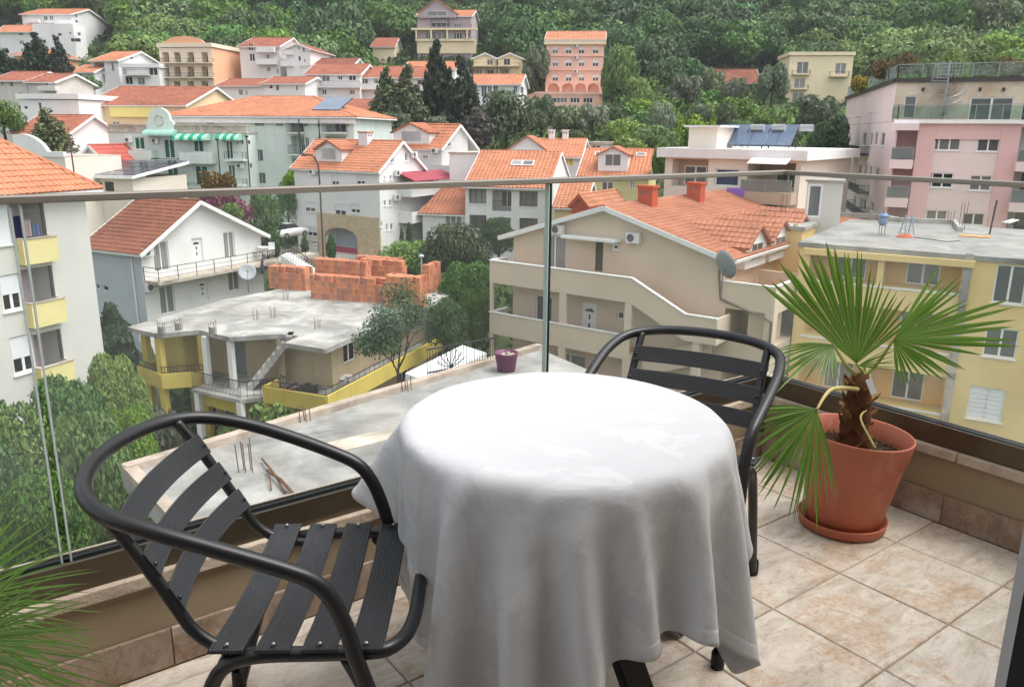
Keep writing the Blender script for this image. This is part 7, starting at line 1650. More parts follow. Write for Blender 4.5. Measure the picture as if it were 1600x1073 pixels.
h, r, ze = hill('beige four storey hotel with dark shuttered windows and pale balconies', (248, 75, 148), 330, 12, -10, 74, BEI, None, (), bays=[(x, y, x + 10, y + 16) for y in (82, 104, 127) for x in (254, 272, 293, 315)], balc=((249, 91, 290, 99, 'bars'), (292, 91, 330, 99, 'bars'), (250, 114, 290, 122, 'bars'), (293, 114, 331, 122, 'bars')), gl=plain('dark_shutter', srgb(60, 52, 48), .6), fr=DARKFR, bw={'C': PEACH}, kind='hotel', baymat=BEI)
f = h.F['A']; uc, z0 = f.hit(288, 74); q = MB(); pts = [(uc - 4, ze), (uc + 4, ze)] + [(uc + 4 * math.cos(math.pi * k / 10), ze + .3 + 1.5 * math.sin(math.pi * k / 10)) for k in range(11)]; a = [f.P(u, z, .03) for u, z in pts]; b = [f.P(u, z, -.3) for u, z in pts]; N = len(a); q.add(a + b, [tuple(range(N)), tuple(range(2*N-1, N-1, -1))] + [(i, N+i, N+(i+1) % N, (i+1) % N) for i in range(N)]); fix_normals(q.build('curved_parapet', PEACH, h.root))
hill('white house with brown gables and curved white balconies right of the beige hotel', (374, 73, 152), 436, 12, -8, 72, WHITE, R_BROWN2, ((416, 85, 421, 92), (417, 104, 422, 112), (432, 108, 436, 116), (388, 68, 396, 79), (390, 84, 398, 96)), yridge=60, balc=((400, 74, 428, 82, None), (400, 92, 430, 101, None), (438, 78, 458, 86, None), (438, 95, 458, 104, None)), tl=.6)
hill('white gabled wing with small square windows beside the curved balconies', (446, 78, 150), 484, 11, -8, 76, WHITE, R_BROWN2, ((465, 72, 468, 78), (473, 74, 476, 82), (466, 88, 470, 96), (475, 92, 477, 98)), axis='B', yridge=68, panes=1, tl=.6)
hill('small white house with orange roof in front of the beige hotel', (340, 134, 134), 420, 8, -12, 133, WHITE, MID, ((373, 140, 379, 149), (383, 141, 387, 149)), yridge=124, tl=.6)
hill('small white gabled house with brown roof below the white gabled wing', (412, 132, 132), 476, 8, -12, 130, WHITE, R_BROWN2, ((420, 133, 426, 139), (431, 133, 436, 142), (462, 134, 465, 142)), yridge=121, panes=1, tl=.6)
h, r, ze = hill('long white row house with brown roof and continuous balconies', (479, 116, 136), 562, 11, -5, 115, WHITE, R_BROWN2, ((503, 118, 515, 127), (545, 118, 556, 126), (503, 140, 510, 148), (546, 141, 554, 148), (528, 119, 535, 125)), yridge=101, balc=((478, 127, 562, 137, 'bars'),), tl=.6)
hill('right half of the white row house with lower brown roof behind the cedars', (562, 121, 137), 676, 11, -5, 120, WHITE, R_BROWN2, ((564, 123, 575, 131), (584, 123, 590, 131), (652, 125, 665, 133), (668, 125, 674, 131)), yridge=105, balc=((561, 133, 600, 140, None),), tl=.6)
hill('white house behind the row house with brown roof and skylight', (474, 104, 150), 548, 10, -5, 103, WHITE, R_BROWN, (), yridge=92, tl=.6)
hill('white house with bright orange roof between the cedars and the row house', (632, 108, 146), 710, 10, -5, 107, WHITE, R_ORANGE, ((699, 118, 705, 124),), yridge=97, tl=.6)
hill('long low terracotta roofed house right of the mint hotel', (506, 172, 122), 592, 12, -6, 171, WHITE, R_BROWN2, (), yridge=156, tl=.6)
h, r, ze = hill('grand grey stone villa with glazed storeys and gabled orange roof at the hilltop', (652, 30, 188), 736, 12, -5, 25, LILAC, R_ORANGE, ((677, 22, 686, 32), (688, 20, 702, 32), (712, 22, 718, 33), (674, 36, 697, 43), (709, 37, 720, 44), (664, 51, 673, 61), (675, 50, 698, 61), (703, 52, 708, 60), (709, 51, 722, 61), (726, 51, 734, 60)), yridge=17, balc=((672, 31, 700, 36, 'bars'), (700, 38, 736, 45, 'bars')), tl=.7, panes=3, kind='villa')
f = h.F['A']; h.piece('storey_ledge', 'A', (644, 45, 746, 48), .0, 1.2, CRM); h.piece('storey_ledge', 'A', (650, 62, 742, 65), .0, .8, CRM); h.piece('base_storey', 'A', (652, 64, 744, 84), .003, .4, CRM); h.dormer(r, h.w * .38, -.8, 5, ze - .5, ze + 3.0, ze + .6, 8, LILAC, R_ORANGE)
for x in (651, 674, 699, 730): h.piece('column', 'A', (x, 47, x + 2, 62), .9, 1.2, CRM)
hill('small rust roofed hut in the trees left of the grey villa', (582, 75, 186), 616, 7, -4, 72, CRM, MID, (), yridge=60, tl=.7)
h, r, ze = hill('pair of cream twin gabled houses with arched loggias above the long white house', (740, 92, 172), 776, 9, -4, 91, CRM, R_ORANGE, ((761, 93, 770, 102),), axis='B', yridge=83, tl=.7, bays=((739, 106, 755, 117), (757, 106, 774, 117)), balc=((738, 98, 776, 104, 'bars'),), zb=None)
h2, r2, z2 = hill('right one of the cream twin gabled houses', (778, 92, 171), 816, 9, -4, 91, CRM, R_ORANGE, ((787, 92, 797, 102),), axis='B', yridge=83, tl=.7, bays=((780, 106, 797, 117),), balc=((776, 98, 812, 104, 'bars'),)); h.root['label'] = 'left one of the cream twin gabled houses above the long white house'
h, r, ze = hill('white house with flat orange roof and tall windows behind the broad dark tree', (727, 132, 142), 812, 10, -8, 131, WHITE, R_ORANGE, ((752, 134, 760, 152), (762, 134, 768, 154), (771, 134, 778, 150), (803, 135, 808, 145), (813, 136, 818, 146)), yridge=117, tl=.6)
h, r, ze = hill('tall salmon pink hotel with arcade of round arches', (854, 64, 162), 944, 11, -6, 62, SALMON, R_ORANGE, [(x, y, x + 9, y + 11) for y in (73, 93, 116) for x in (863, 884, 904, 926)], yridge=50, kind='hotel', blind=.5, tl=.7, zb=-2)
f = h.F['A']; q = MB(); f.box(q, -.4, h.w + .4, ze - .9, ze + .05, .003, .5); q.build('cornice', CRM, h.root)
for y in (87, 109): h.piece('string_course', 'A', (854, y, 943, y + 1.5), .003, .2, SALMON)
for y in (72, 90, 112): h.ac('A', (896, y - 3, 904, y + 3))
base = h.sub(-1.5, h.w - .5, -4.5, -.01); g = base.F['A']; z1 = g.hit(895, 148)[1]; base.zb = -3
WS(base, 'A', [(x, 153, x + 15, 161) for x in (848, 859, 871, 891, 911)], 3, sill=False); base.walls(z1, SALMON); base.flat_roof(z1, .0, .1, SALMON, .2)
ar = h.sub(0, h.w, -1.2, -.01); g = ar.F['A']; za = g.hit(895, 128.6)[1]
for x in (856, 878, 898, 918): ar.bay('A', None, 1.1, SALMON, uz=g.rect(x, 130.5, x + 18, 146)); 
ops = list(g.ops); ar.zb = z1 + .21; ar.walls(za, SALMON); ar.flat_roof(za, 0, 0, SALMON, .1)
for o in ops: ar.arch('A', o[:4], SALMON, .5, th=.25)
q = MB(); f2 = base.F['A']; f2.box(q, -.2, base.w + .2, z1 + .2, z1 + .5, -.15, .1); q.build('terrace_parapet', SALMON, h.root)
m = MB(); m.slab([base.at(-6, 1, z1 - 2.0), base.at(-6, 3, z1 - 2.0), base.at(0, 3, z1 + .6), base.at(0, 1, z1 + .6)], .9); fix_normals(m.build('ramp', SALMON, h.root))
hill('brown roofed house half hidden among olive trees', (1118, 130, 172), 1186, 9, -4, 128, LILAC, R_BROWN, ((1155, 135, 1162, 141), (1172, 135, 1180, 142)), yridge=109, tl=.7)
h, r, ze = hill('cream three storey house with flat roof and glass balcony doors in the forest', (1234, 90, 164), 1334, 10, -6, 87, CRM, None, ((1245, 97, 1263, 115), (1305, 99, 1322, 116), (1241, 123, 1258, 138), (1238, 145, 1256, 160)), balc=((1239, 110, 1267, 117, 'bars'), (1298, 112, 1328, 120, 'bars'), (1236, 133, 1264, 140, 'bars')), gl=GLASSC, panes=2)
for x in (1240, 1324): h.piece('chimney', 'A', (x, 81, x + 6, 90), -.8, -.2, CRM)
hill('white house fragment cut by the top edge of the photo', (324, 8, 225), 346, 8, -4, 1, WHITE, None, ((334, 2, 342, 5),))
t_ = House('tower', 'thin white chapel tower among the trees at the top right', 'tower', (1399, 20, 240), 1405, depth=1.8, a=-4); t_.walls(t_.F['A'].hit(1402, -8)[1], WHITE); t_.hip_roof(t_.F['A'].hit(1402, -16)[1], t_.F['A'].hit(1402, -8)[1], .2, R_ORANGE, tw=.8, tl=.8)
# retaining wall and drive
def low_wall(label, pts, hgt, mat, th=.4, name='retaining_wall'):
    P_ = [at(*p) for p in pts]; t = thing(name, label, 'wall', P_[0]); m = MB()
    for a, b in zip(P_, P_[1:]): m.beam(a - UZ * hgt / 2, b - UZ * hgt / 2, th, hgt)
    m.build('wall', mat, t); return t
low_wall('long pale stone retaining wall crossing the shrubby slope below the round tree', [(978, 182, 128), (1040, 187, 126), (1092, 193, 122)], 1.4, STONE)
low_wall('white garden wall among olive trees left of the pink block', [(1288, 185, 118), (1318, 187, 112)], 1.2, WHITE)
# ================================================================ vegetation
def leaf_cloud(rs, lobes, n, size, nrm_jit=.38, fill=.14, droop=0):
    """leaf clumps spread over and through a set of lobes (centre, radii); returns vertices and quads"""
    w = np.array([r[1][0] * r[1][2] for r in lobes]); w = w / w.sum(); pick = rs.choice(len(lobes), n, p=w)
    C = np.array([l[0] for l in lobes])[pick]; Rr = np.array([l[1] for l in lobes])[pick]
    d = rs.normal(size=(n, 3)); d /= np.linalg.norm(d, axis=1)[:, None]
    rad = np.where(rs.random(n) < fill, rs.random(n) ** .5, 1 - .18 * rs.random(n))[:, None]
    p = C + d * Rr * rad; nr = d / Rr; nr /= np.linalg.norm(nr, axis=1)[:, None]
    nr = nr + rs.normal(size=(n, 3)) * nrm_jit; nr /= np.linalg.norm(nr, axis=1)[:, None]
    t = np.cross(nr, rs.normal(size=(n, 3))); t /= np.linalg.norm(t, axis=1)[:, None]; b = np.cross(nr, t)
    s = (size * (.6 + .8 * rs.random(n)))[:, None]; p[:, 2] -= droop * rs.random(n)
    v = np.stack([p - t * s, p - b * s * .55 , p + t * s, p + b * s * .55], 1).reshape(-1, 3)
    v[1::4] += nr * s * .25; v[3::4] += nr * s * .25
    return v
def leaf_mesh(name, v, mat):
    n = len(v) // 4; me = bpy.data.meshes.new(name); me.vertices.add(4 * n); me.vertices.foreach_set('co', v.astype(np.float32).ravel())
    me.loops.add(4 * n); me.loops.foreach_set('vertex_index', np.arange(4 * n, dtype=np.int32)); me.polygons.add(n)
    me.polygons.foreach_set('loop_start', np.arange(0, 4 * n, 4, dtype=np.int32)); me.polygons.foreach_set('loop_total', np.full(n, 4, dtype=np.int32))
    me.update(); me.validate(); me.materials.append(mat); return me
L_MID = leaf_mat('foliage_mid', (.055, .12, .028), (.16, .26, .062)); L_FRESH = leaf_mat('foliage_fresh', (.10, .19, .03), (.24, .36, .075))
L_DARK = leaf_mat('foliage_dark', (.04, .094, .03), (.119, .213, .065)); L_OLIVE = leaf_mat('foliage_olive', (.095, .125, .068), (.23, .275, .165))
L_CON = leaf_mat('needles', (.015, .035, .015), (.044, .073, .033), .08); L_CEDAR = leaf_mat('cedar_needles', (.044, .069, .027), (.163, .188, .088), .08)
L_GREYB = leaf_mat('dry_twigs', (.062, .06, .05), (.15, .138, .112), .05); L_MAG = leaf_mat('bougainvillea', (.13, .03, .07), (.28, .06, .15)); L_RED = leaf_mat('reddish_leaves', (.07, .055, .02), (.16, .11, .045)); L_YEL = leaf_mat('yellow_leaves', (.2, .18, .02), (.42, .36, .05))
BARK = plain('bark', (.07, .05, .035), .95, .1, var=.4, scale=4, bump=.5)
def lobes_dome(rs, k, sq=1.0):
    out = [((0, 0, .5), (.62, .62, .40))]
    for i in range(k):
        a = i * 2.4 + rs.random() * .8; e = rs.uniform(-.35, 1.0); r = rs.uniform(.24, .40); q = .62 * math.cos(e * 1.2)
        out.append(((q * math.cos(a), q * math.sin(a), .5 + .36 * math.sin(e * 1.4)), (r, r, r * .72 * sq)))
    return out
def template(kind, seed, n):
    rs = np.random.RandomState(seed)
    if kind == 'dome': v = leaf_cloud(rs, lobes_dome(rs, 17), n, .056)
    elif kind == 'fine': v = leaf_cloud(rs, lobes_dome(rs, 26), n, .036, .6, .3)
    elif kind == 'loose': v = leaf_cloud(rs, lobes_dome(rs, 12)[1:], n, .075, .8, .4)
    elif kind == 'cone':
        lb = []
        for k in range(14):
            z = k / 14; r = .52 * (1 - z) ** .85 + .03
            for j in range(6 if k < 9 else 3): a = j * 1.05 + k * .7 + rs.random() * .4; q = r * rs.uniform(.55, .9); lb.append(((q * math.cos(a), q * math.sin(a), z * .96 + .03), (r * .42 + .02, r * .42 + .02, .045)))
        v = leaf_cloud(rs, lb, n, .05, .4, .5, .03)
    elif kind == 'column': v = leaf_cloud(rs, [((.05 * math.cos(k * 2), .05 * math.sin(k * 2), .08 + .84 * k / 9), (.42 * math.sin(math.pi * min(.93, (k + 1.6) / 11)) ** .7,) * 2 + (.1,)) for k in range(10)], n, .07, .5)
    elif kind == 'mound':
        lb = [((rs.uniform(-.6, .6), rs.uniform(-.6, .6), rs.uniform(.2, .5)), (rs.uniform(.25, .45),) * 2 + (rs.uniform(.22, .42),)) for k in range(12)]; v = leaf_cloud(rs, lb, n, .075, .7, .3)
    v[:, 2] *= 1 / max(np.percentile(v[:, 2], 99.5), .01)
    if kind in ('dome', 'loose', 'mound', 'fine'): v[:, :2] *= .875 / np.percentile(np.abs(v[:, :2]), 99.3)
    return v
TPL = {}
def crown_mesh(kind, variant, mat, n):
    k = (kind, variant, mat.name, n)
    if k not in TPL: TPL[k] = leaf_mesh('crown', template(kind, 10 + variant * 7 + len(kind), n), mat)
    return TPL[k]
trunk_m = MB().tube([(0, 0, -.3), (.02, 0, .2), (0, .03, .5), (-.02, 0, .75)], [.07, .055, .04, .015], 7)
for a in (.4, 2.3, 4.2): trunk_m.tube([(0, .01, .3), (.2 * math.cos(a), .2 * math.sin(a), .52), (.36 * math.cos(a), .36 * math.sin(a), .68)], [.03, .02, .008], 5)
trunk_me = bpy.data.meshes.new('trunk'); trunk_me.from_pydata(trunk_m.v, [], trunk_m.f); trunk_me.materials.append(BARK)
rt_ = random.Random(42)
def put_tree(name, label, cat, loc, w, hgt, kind, mat, n=1800, variant=None, group=None, trunk=True, lift=.0):
    o = thing(name, label, cat, loc, group, rt_.uniform(0, 6.28))
    c = bpy.data.objects.new('crown', crown_mesh(kind, rt_.randrange(3) if variant is None else variant, mat, n)); COL.objects.link(c); c.parent = o
    c.scale = (w / 1.75 if kind in ('dome', 'loose', 'mound', 'fine') else w, (w / 1.75 if kind in ('dome', 'loose', 'mound', 'fine') else w), hgt * (1 - lift)); c.location = (0, 0, hgt * lift)
    if trunk:
        t = bpy.data.objects.new('trunk', trunk_me); COL.objects.link(t); t.parent = o; t.scale = (w * .55, w * .55, hgt)
    return o
def tree_px(name, label, cat, x0, y0, x1, y1, depth, kind, mat, n=2600, group=None, trunk=True, lift=.0):
    """a tree whose outline in the photograph is the given box, standing at that distance"""
    b = at((x0 + x1) / 2, y1, depth); top = at((x0 + x1) / 2, y0, depth); w = (x1 - x0) / F_PX * (depth / math.cos(PITCH)) * 1.03
    return put_tree(name, label, cat, b, w, (top.z - b.z), kind, mat, n, None, group, trunk, lift)

T_ = tree_px
for (a, lab) in (((38, 52, 82, 112, 140), 'dark pointed conifer, taller of the two beside the peach house'), ((78, 58, 112, 122, 138), 'dark conifer right of the tallest conifer beside the peach house'), ((-8, 78, 34, 118, 138), 'dark conifer at the left edge below the large white house')): T_('conifer', lab, 'tree', *a, 'cone', L_CON, 2600, 'dark conifers by the peach house')
T_('leafy_tree', 'loose pale leafy tree in front of the low orange roofed house', 'tree', 52, 172, 112, 236, 90, 'cone', L_CEDAR, 2200)
T_('round_bush', 'round green bush beside the balconied white house', 'bush', 125, 120, 160, 142, 135, 'mound', L_MID)
T_('green_tree', 'dense green tree by the left edge under the retaining wall', 'tree', -20, 158, 38, 216, 98, 'dome', L_MID)
T_('cedar', 'pale tipped cedar, left of the pair in front of the row house', 'tree', 582, 108, 632, 186, 118, 'cone', L_CEDAR, 4200, 'pale tipped cedars'); T_('cedar', 'pale tipped cedar, right of the pair in front of the row house', 'tree', 614, 104, 664, 190, 116, 'cone', L_CEDAR, 4200, 'pale tipped cedars')
T_('dark_conifer', 'tallest dark conifer in the centre beside the pale cedars', 'tree', 655, 68, 716, 200, 120, 'cone', L_CON, 4200, 'dark conifers in the centre'); T_('dark_conifer', 'dark conifer touching the white house with tall windows', 'tree', 692, 92, 752, 204, 118, 'cone', L_CON, 4200, 'dark conifers in the centre')
T_('grey_shrub', 'grey brown weeping shrub right of the dark conifers', 'shrub', 722, 170, 772, 232, 108, 'column', L_GREYB, 2600)
T_('broad_tree', 'broad dark tree flecked with pale blossom below the white house', 'tree', 752, 142, 832, 226, 112, 'dome', leaf_mat('blossom_tree', (.02, .045, .014), (.13, .16, .09)), 3200)
for (a, lab) in (((556, 178, 604, 212, 114), 'olive tree just right of the mint hotel'), ((596, 176, 640, 214, 112), 'olive tree below the pale cedars'), ((668, 182, 700, 206, 112), 'olive bush below the tallest dark conifer'), ((822, 150, 868, 214, 120), 'olive tree in front of the salmon hotel base, left one'), ((864, 166, 912, 214, 118), 'olive tree in front of the salmon hotel base, middle one'), ((900, 164, 950, 214, 118), 'olive tree in front of the salmon hotel base, right one'), ((820, 76, 858, 146, 158), 'grey olive tree left of the salmon hotel')): T_('olive_tree', lab, 'tree', *a, 'loose', L_OLIVE, 2600, 'olive trees')
T_('bright_tree', 'bright green rounded tree immediately right of the salmon hotel', 'tree', 942, 72, 990, 162, 150, 'dome', L_FRESH, 3600); T_('round_tree', 'neat round green tree above the stone retaining wall', 'tree', 972, 122, 1018, 178, 138, 'dome', L_FRESH, 3600)
for i, (x0, y0, x1, y1, d) in enumerate(((1018, 90, 1066, 150, 150), (1044, 118, 1094, 178, 138), (1092, 108, 1130, 162, 145), (1128, 122, 1166, 168, 140), (1122, 152, 1176, 192, 122), (1182, 100, 1226, 166, 138), (1012, 160, 1052, 212, 118), (1072, 162, 1112, 198, 122), (1160, 178, 1204, 214, 104), (1206, 196, 1250, 250, 84), (1240, 150, 1312, 214, 100), (1256, 190, 1318, 262, 80), (1134, 188, 1182, 222, 96))):
    o = T_('olive_tree', 'grey green olive tree ' + ('right of the bright tree, below the dark woods', 'right of the neat round tree', 'left of the half hidden brown roof', 'just below the half hidden brown roof', 'above the flat modern house, behind its collectors', 'left of the cream forest house', 'hanging over the stone retaining wall', 'at the right end of the stone retaining wall', 'behind the rightmost solar collector', 'right of the flat modern house', 'below the cream forest house', 'touching the left side of the pink block', 'between two solar collectors')[i], 'tree', x0, y0, x1, y1, d, 'loose' if i % 3 else 'dome', L_OLIVE if i % 4 else L_MID, 2600, 'olive trees on the right hand slope')
for i, (x0, y0, x1, y1, d) in enumerate(((938, 160, 976, 200, 126), (950, 186, 1010, 222, 118), (1000, 196, 1060, 240, 106), (1016, 226, 1050, 268, 84), (880, 202, 920, 226, 116), (960, 214, 1020, 240, 104), (1120, 160, 1160, 200, 116), (1040, 180, 1070, 205, 124))):
    T_('shrub', 'green shrub ' + ('left of the stone retaining wall', 'below the left end of the stone retaining wall', 'below the middle of the stone retaining wall', 'left of the cream roof box', 'below the salmon hotel, right of its olives', 'above the low flat roofed white house', 'right of the stone retaining wall', 'in front of the stone retaining wall')[i], 'shrub', x0, y0, x1, y1, d, 'mound', L_FRESH if i % 2 else L_MID, 2200, 'shrubs of the overgrown slope')
T_('pine_tree', 'dark tree between the flat modern house and the pink block', 'tree', 1262, 180, 1322, 262, 74, 'dome', L_DARK, 3000)
# by the mint hotel and the stone arch house
T_('bright_bush', 'bright yellow green bush in front of the mint hotel corner', 'bush', 436, 262, 486, 304, 88, 'mound', L_FRESH, 2600); T_('green_tree', 'green tree below the mint hotel right of the bougainvillea', 'tree', 392, 296, 444, 384, 78, 'dome', L_MID, 3200); T_('green_tree', 'dark green tree beside the white car', 'tree', 432, 284, 470, 350, 84, 'dome', L_DARK, 2600)
T_('bougainvillea', 'magenta bougainvillea behind the brown roof', 'bush', 322, 300, 398, 350, 72, 'mound', L_MAG, 2600); T_('brown_shrub', 'brown green shrub in front of the mint hotel balconies', 'shrub', 318, 268, 370, 306, 84, 'mound', L_RED, 2000)
T_('green_bush', 'green bush between brown roof gable and bougainvillea', 'bush', 330, 318, 380, 352, 66, 'mound', L_MID, 2000)
for (a, lab) in (((470, 368, 484, 398, 70), 'small clipped cypress left of the lamp post'), ((510, 366, 527, 406, 68), 'small clipped cypress right of the lamp post'), ((634, 348, 646, 384, 76), 'slim cypress beside the canopy entrance'), ((624, 356, 632, 392, 75), 'thin cypress left of the canopy entrance'), ((424, 362, 440, 402, 64), 'dark clipped cypress by the white terrace')): T_('cypress', lab, 'tree', *a, 'column', L_DARK, 1400, 'small cypresses', False)
# gardens between the near houses
T_('olive_tree', 'large grey green olive tree left of the tan house', 'tree', 664, 352, 762, 452, 58, 'fine', leaf_mat('olive_near', (.05, .085, .03), (.12, .17, .08)), 12000)
for (a, m, lab) in (((590, 378, 690, 436, 62), L_FRESH, 'fresh green hedge beside the pink paved path'), ((752, 342, 806, 402, 60), L_DARK, 'dark green tree touching the left roof corner of the tan house'), ((690, 410, 775, 500, 53), L_DARK, 'dark green tree directly left of the tan balconies'), ((712, 455, 768, 545, 50), L_MID, 'green tree at the foot of the tan house'), ((640, 430, 720, 500, 55), L_MID, 'green tree right of the brick stacks'), ((668, 470, 730, 548, 46), L_DARK, 'dark bush right of the unfinished house')): T_('garden_tree', lab, 'tree', *a, 'fine', m, 12000)
T_('dark_tree', 'dark leafy tree between the grey block and the white gabled house', 'tree', 158, 478, 224, 620, 46, 'column', leaf_mat('dark_near', (.02, .045, .02), (.075, .105, .06)), 5000)
for i, (x0, y0, x1, y1, d, m) in enumerate(((-60, 640, 100, 860, 22, L_MID), (60, 600, 190, 800, 25, L_MID), (150, 560, 240, 720, 31, L_FRESH), (-80, 700, 60, 900, 18, L_DARK), (90, 660, 230, 880, 19, L_MID), (20, 740, 150, 900, 16, L_MID), (170, 640, 250, 760, 26, L_FRESH))):
    T_('lush_tree', 'lush green garden tree ' + ('at the left edge under the grey block', 'under the lowest yellow balcony', 'between the grey block and the unfinished house', 'lowest at the left edge, behind the near palm', 'directly behind the left chair back', 'behind the glass joint, nearest the balcony', 'right of the others, against the yellow house')[i], 'tree', x0, y0, x1, y1, d, 'fine', m, 22000, 'lush garden trees at lower left', True)
for (a, m, lab) in (((372, 630, 470, 700, 30), L_FRESH, 'bright green bush at the far kerb of the near grey roof'), ((236, 640, 300, 720, 33), leaf_mat('oleander', (.05, .08, .035), (.2, .2, .15)), 'pale flecked oleander before the unfinished house'), ((340, 660, 372, 690, 29), L_MID, 'small bush beside the yellow porch column'), ((300, 690, 380, 740, 29), L_DARK, 'dark bush under the unfinished house porch')): T_('garden_bush', lab, 'bush', *a, 'mound', m, 3200, None, False)
# the half bare tree in front of the unfinished house
p = at(628, 640, 27); bt = thing('half_bare_tree', 'slender tree with bare branches in front of the yellow balcony corner', 'tree', p); m = MB(); rs_ = random.Random(4); tips = []
def limb(a, d, L, r, dep):
    b = a + d * L; m.tube([a, (a + b) / 2 + Vector((rs_.uniform(-.05, .05), rs_.uniform(-.05, .05), 0)) * L, b], [r, r * .8, r * .62], 5); tips.append((b, dep))
    if dep == 0: return
    for k in range(3 if dep > 1 else 2):
        e = (d + Vector((rs_.uniform(-.7, .7), rs_.uniform(-.7, .7), rs_.uniform(-.05, .35)))).normalized(); limb(b if k else a.lerp(b, .7), e, L * rs_.uniform(.6, .8), r * .58, dep - 1)
limb(p, Vector((-.06, 0, 1)), 1.5, .065, 4); m.build('trunk', BARK, bt)
lb = [((b.x - p.x, b.y - p.y, b.z - p.z), (.46, .46, .36)) for b, d in tips if d <= 1 and (b.x < p.x + .05 or rs_.random() < .25)]
c = bpy.data.objects.new('crown', leaf_mesh('crown', leaf_cloud(np.random.RandomState(3), lb, 7000, .05, .9, .8), leaf_mat('compound_leaf', (.06, .13, .06), (.15, .24, .11)))); COL.objects.link(c); c.parent = bt
# roof garden of the pink block
for i, (x0, y0, x1, y1, m, lab) in enumerate(((1332, 118, 1364, 142, L_YEL, 'yellow flowering bush on the low roof edge of the pink block'), (1364, 92, 1404, 122, L_RED, 'reddish bush at the left end of the pink block roof garden'), (1398, 82, 1424, 116, L_RED, 'rust coloured bush left of the roof chimney'), (1420, 92, 1462, 116, L_FRESH, 'green bush behind the glass rail, left of the spiral stair'), (1470, 78, 1506, 114, L_FRESH, 'green planter bush right behind the spiral stair'), (1512, 78, 1560, 116, L_FRESH, 'bright green bush on the roof right of the spiral stair'), (1556, 88, 1600, 116, L_RED, 'reddish bush at the right end of the roof garden'), (1590, 86, 1640, 116, L_FRESH, 'green bush at the right frame edge on the roof'))):
    T_('roof_bush', lab, 'bush', x0, y0, x1, y1, 66 + (i % 2) * 2 if i else 78, 'mound', m, 1500, 'plants of the roof garden', False)

# ---- the wooded hillside
dg = bpy.context.evaluated_depsgraph_get(); bpy.context.view_layer.update()
BOX = []
for hh_ in HOUSES:
    xs_, ys_, ds_ = [], [], []
    for o in hh_.root.children:
        if o.type != 'MESH': continue
        for c_ in o.bound_box:
            w_ = o.matrix_world @ Vector(c_)
            if w_.y > 8: q = proj(w_); xs_.append(q[0]); ys_.append(q[1]); ds_.append(w_.y)
    if xs_: BOX.append((min(xs_), min(ys_), max(xs_), max(ys_), min(ds_), max(ds_), hh_))
def ground_hit(px, py):
    r = ray(px, py); y = 70.0
    while y < 420:
        q = CO + r * (y / r.y)
        if q.z < gz(q.x, q.y): return q
        y += 1.5
    return None
spots = []
rf_ = random.Random(9)
py = 262.0
while py > -60:
    px = -170 + rf_.uniform(0, 20)
    step = 46 if py < 120 else 30
    while px < 1780:
        x, y = px + rf_.uniform(-9, 9), py + rf_.uniform(-4, 4); q = ground_hit(x, y)
        if q is not None and q.y > 92:
            rad = rf_.uniform(3.8, 7.8) * (1 if q.y > 150 else .6); hh_ = rad * rf_.uniform(1.25, 1.7); wpx = rad * F_PX / q.y; hpx = hh_ * F_PX / q.y; ok = True
            for (a, b, c_, d, n0, n1, H_) in BOX:
                if q.y < n1 + 1 and x + wpx * .85 > a and x - wpx * .85 < c_ and y > b - 1 and y - hpx < d:
                    if q.y > n0 - rad or (y - hpx * .9 < d - 1): ok = False; break
            if ok: spots.append((q, rad, hh_))
        px += step * rf_.uniform(.8, 1.2)
    py -= 14 if py < 150 else 13
spots.sort(key=lambda s: -s[1] / s[0].y)
KINDS = (('dome', L_MID, 'mid green broadleaf tree in the woods on the hillside', 'mid green trees of the hillside woods'), ('dome', L_DARK, 'dark green broadleaf tree in the woods on the hillside', 'dark green trees of the hillside woods'), ('dome', L_FRESH, 'fresh light green tree in the woods on the hillside', 'light green trees of the hillside woods'), ('loose', L_MID, 'loose crowned green tree in the woods on the hillside', 'loose crowned trees of the hillside woods'))
rest = []; WOOD = []
for i, (q, rad, hh_) in enumerate(spots):
    v = noise.noise(Vector((q.x * .018, q.y * .018, 3))) + rf_.uniform(-.28, .28)
    k = 1 if v < -.12 else (2 if v > .24 else (3 if rf_.random() < .22 else 0)); kind, mat, lab, grp = KINDS[k]
    if i < 290: WOOD.append((put_tree('woodland_tree', lab, 'tree', (q.x, q.y, q.z - .6), rad * 2.1, hh_ + .6, kind, mat, 5000, None, grp), proj(q + UZ * hh_ * .6), ('mid green', 'dark green', 'light green', 'loose crowned')[k]))
    else: rest.append((q, rad, hh_, k))
for k in range(4):
    sel = [r_ for r_ in rest if r_[3] == k]
    if not sel: continue
    vs = []
    for (q, rad, hh_, _) in sel:
        tv = template('dome', 10 + (len(vs) % 3) * 7, 1500); a = rf_.uniform(0, 6.28); s = rad * 2.1 / 1.75; M_ = np.array([[math.cos(a) * s, -math.sin(a) * s, 0], [math.sin(a) * s, math.cos(a) * s, 0], [0, 0, hh_ + .6]]); vs.append(tv @ M_.T + np.array([q.x, q.y, q.z - .6]))
    o = bpy.data.objects.new('far_woods', leaf_mesh('far_woods', np.concatenate(vs), KINDS[k][1])); COL.objects.link(o); tag(o, ['mid green mass of smaller trees in the far woods', 'dark green mass of smaller trees in the far woods', 'light green mass of smaller trees in the far woods', 'loose green mass of smaller trees in the far woods'][k], 'woods', None, 'stuff')
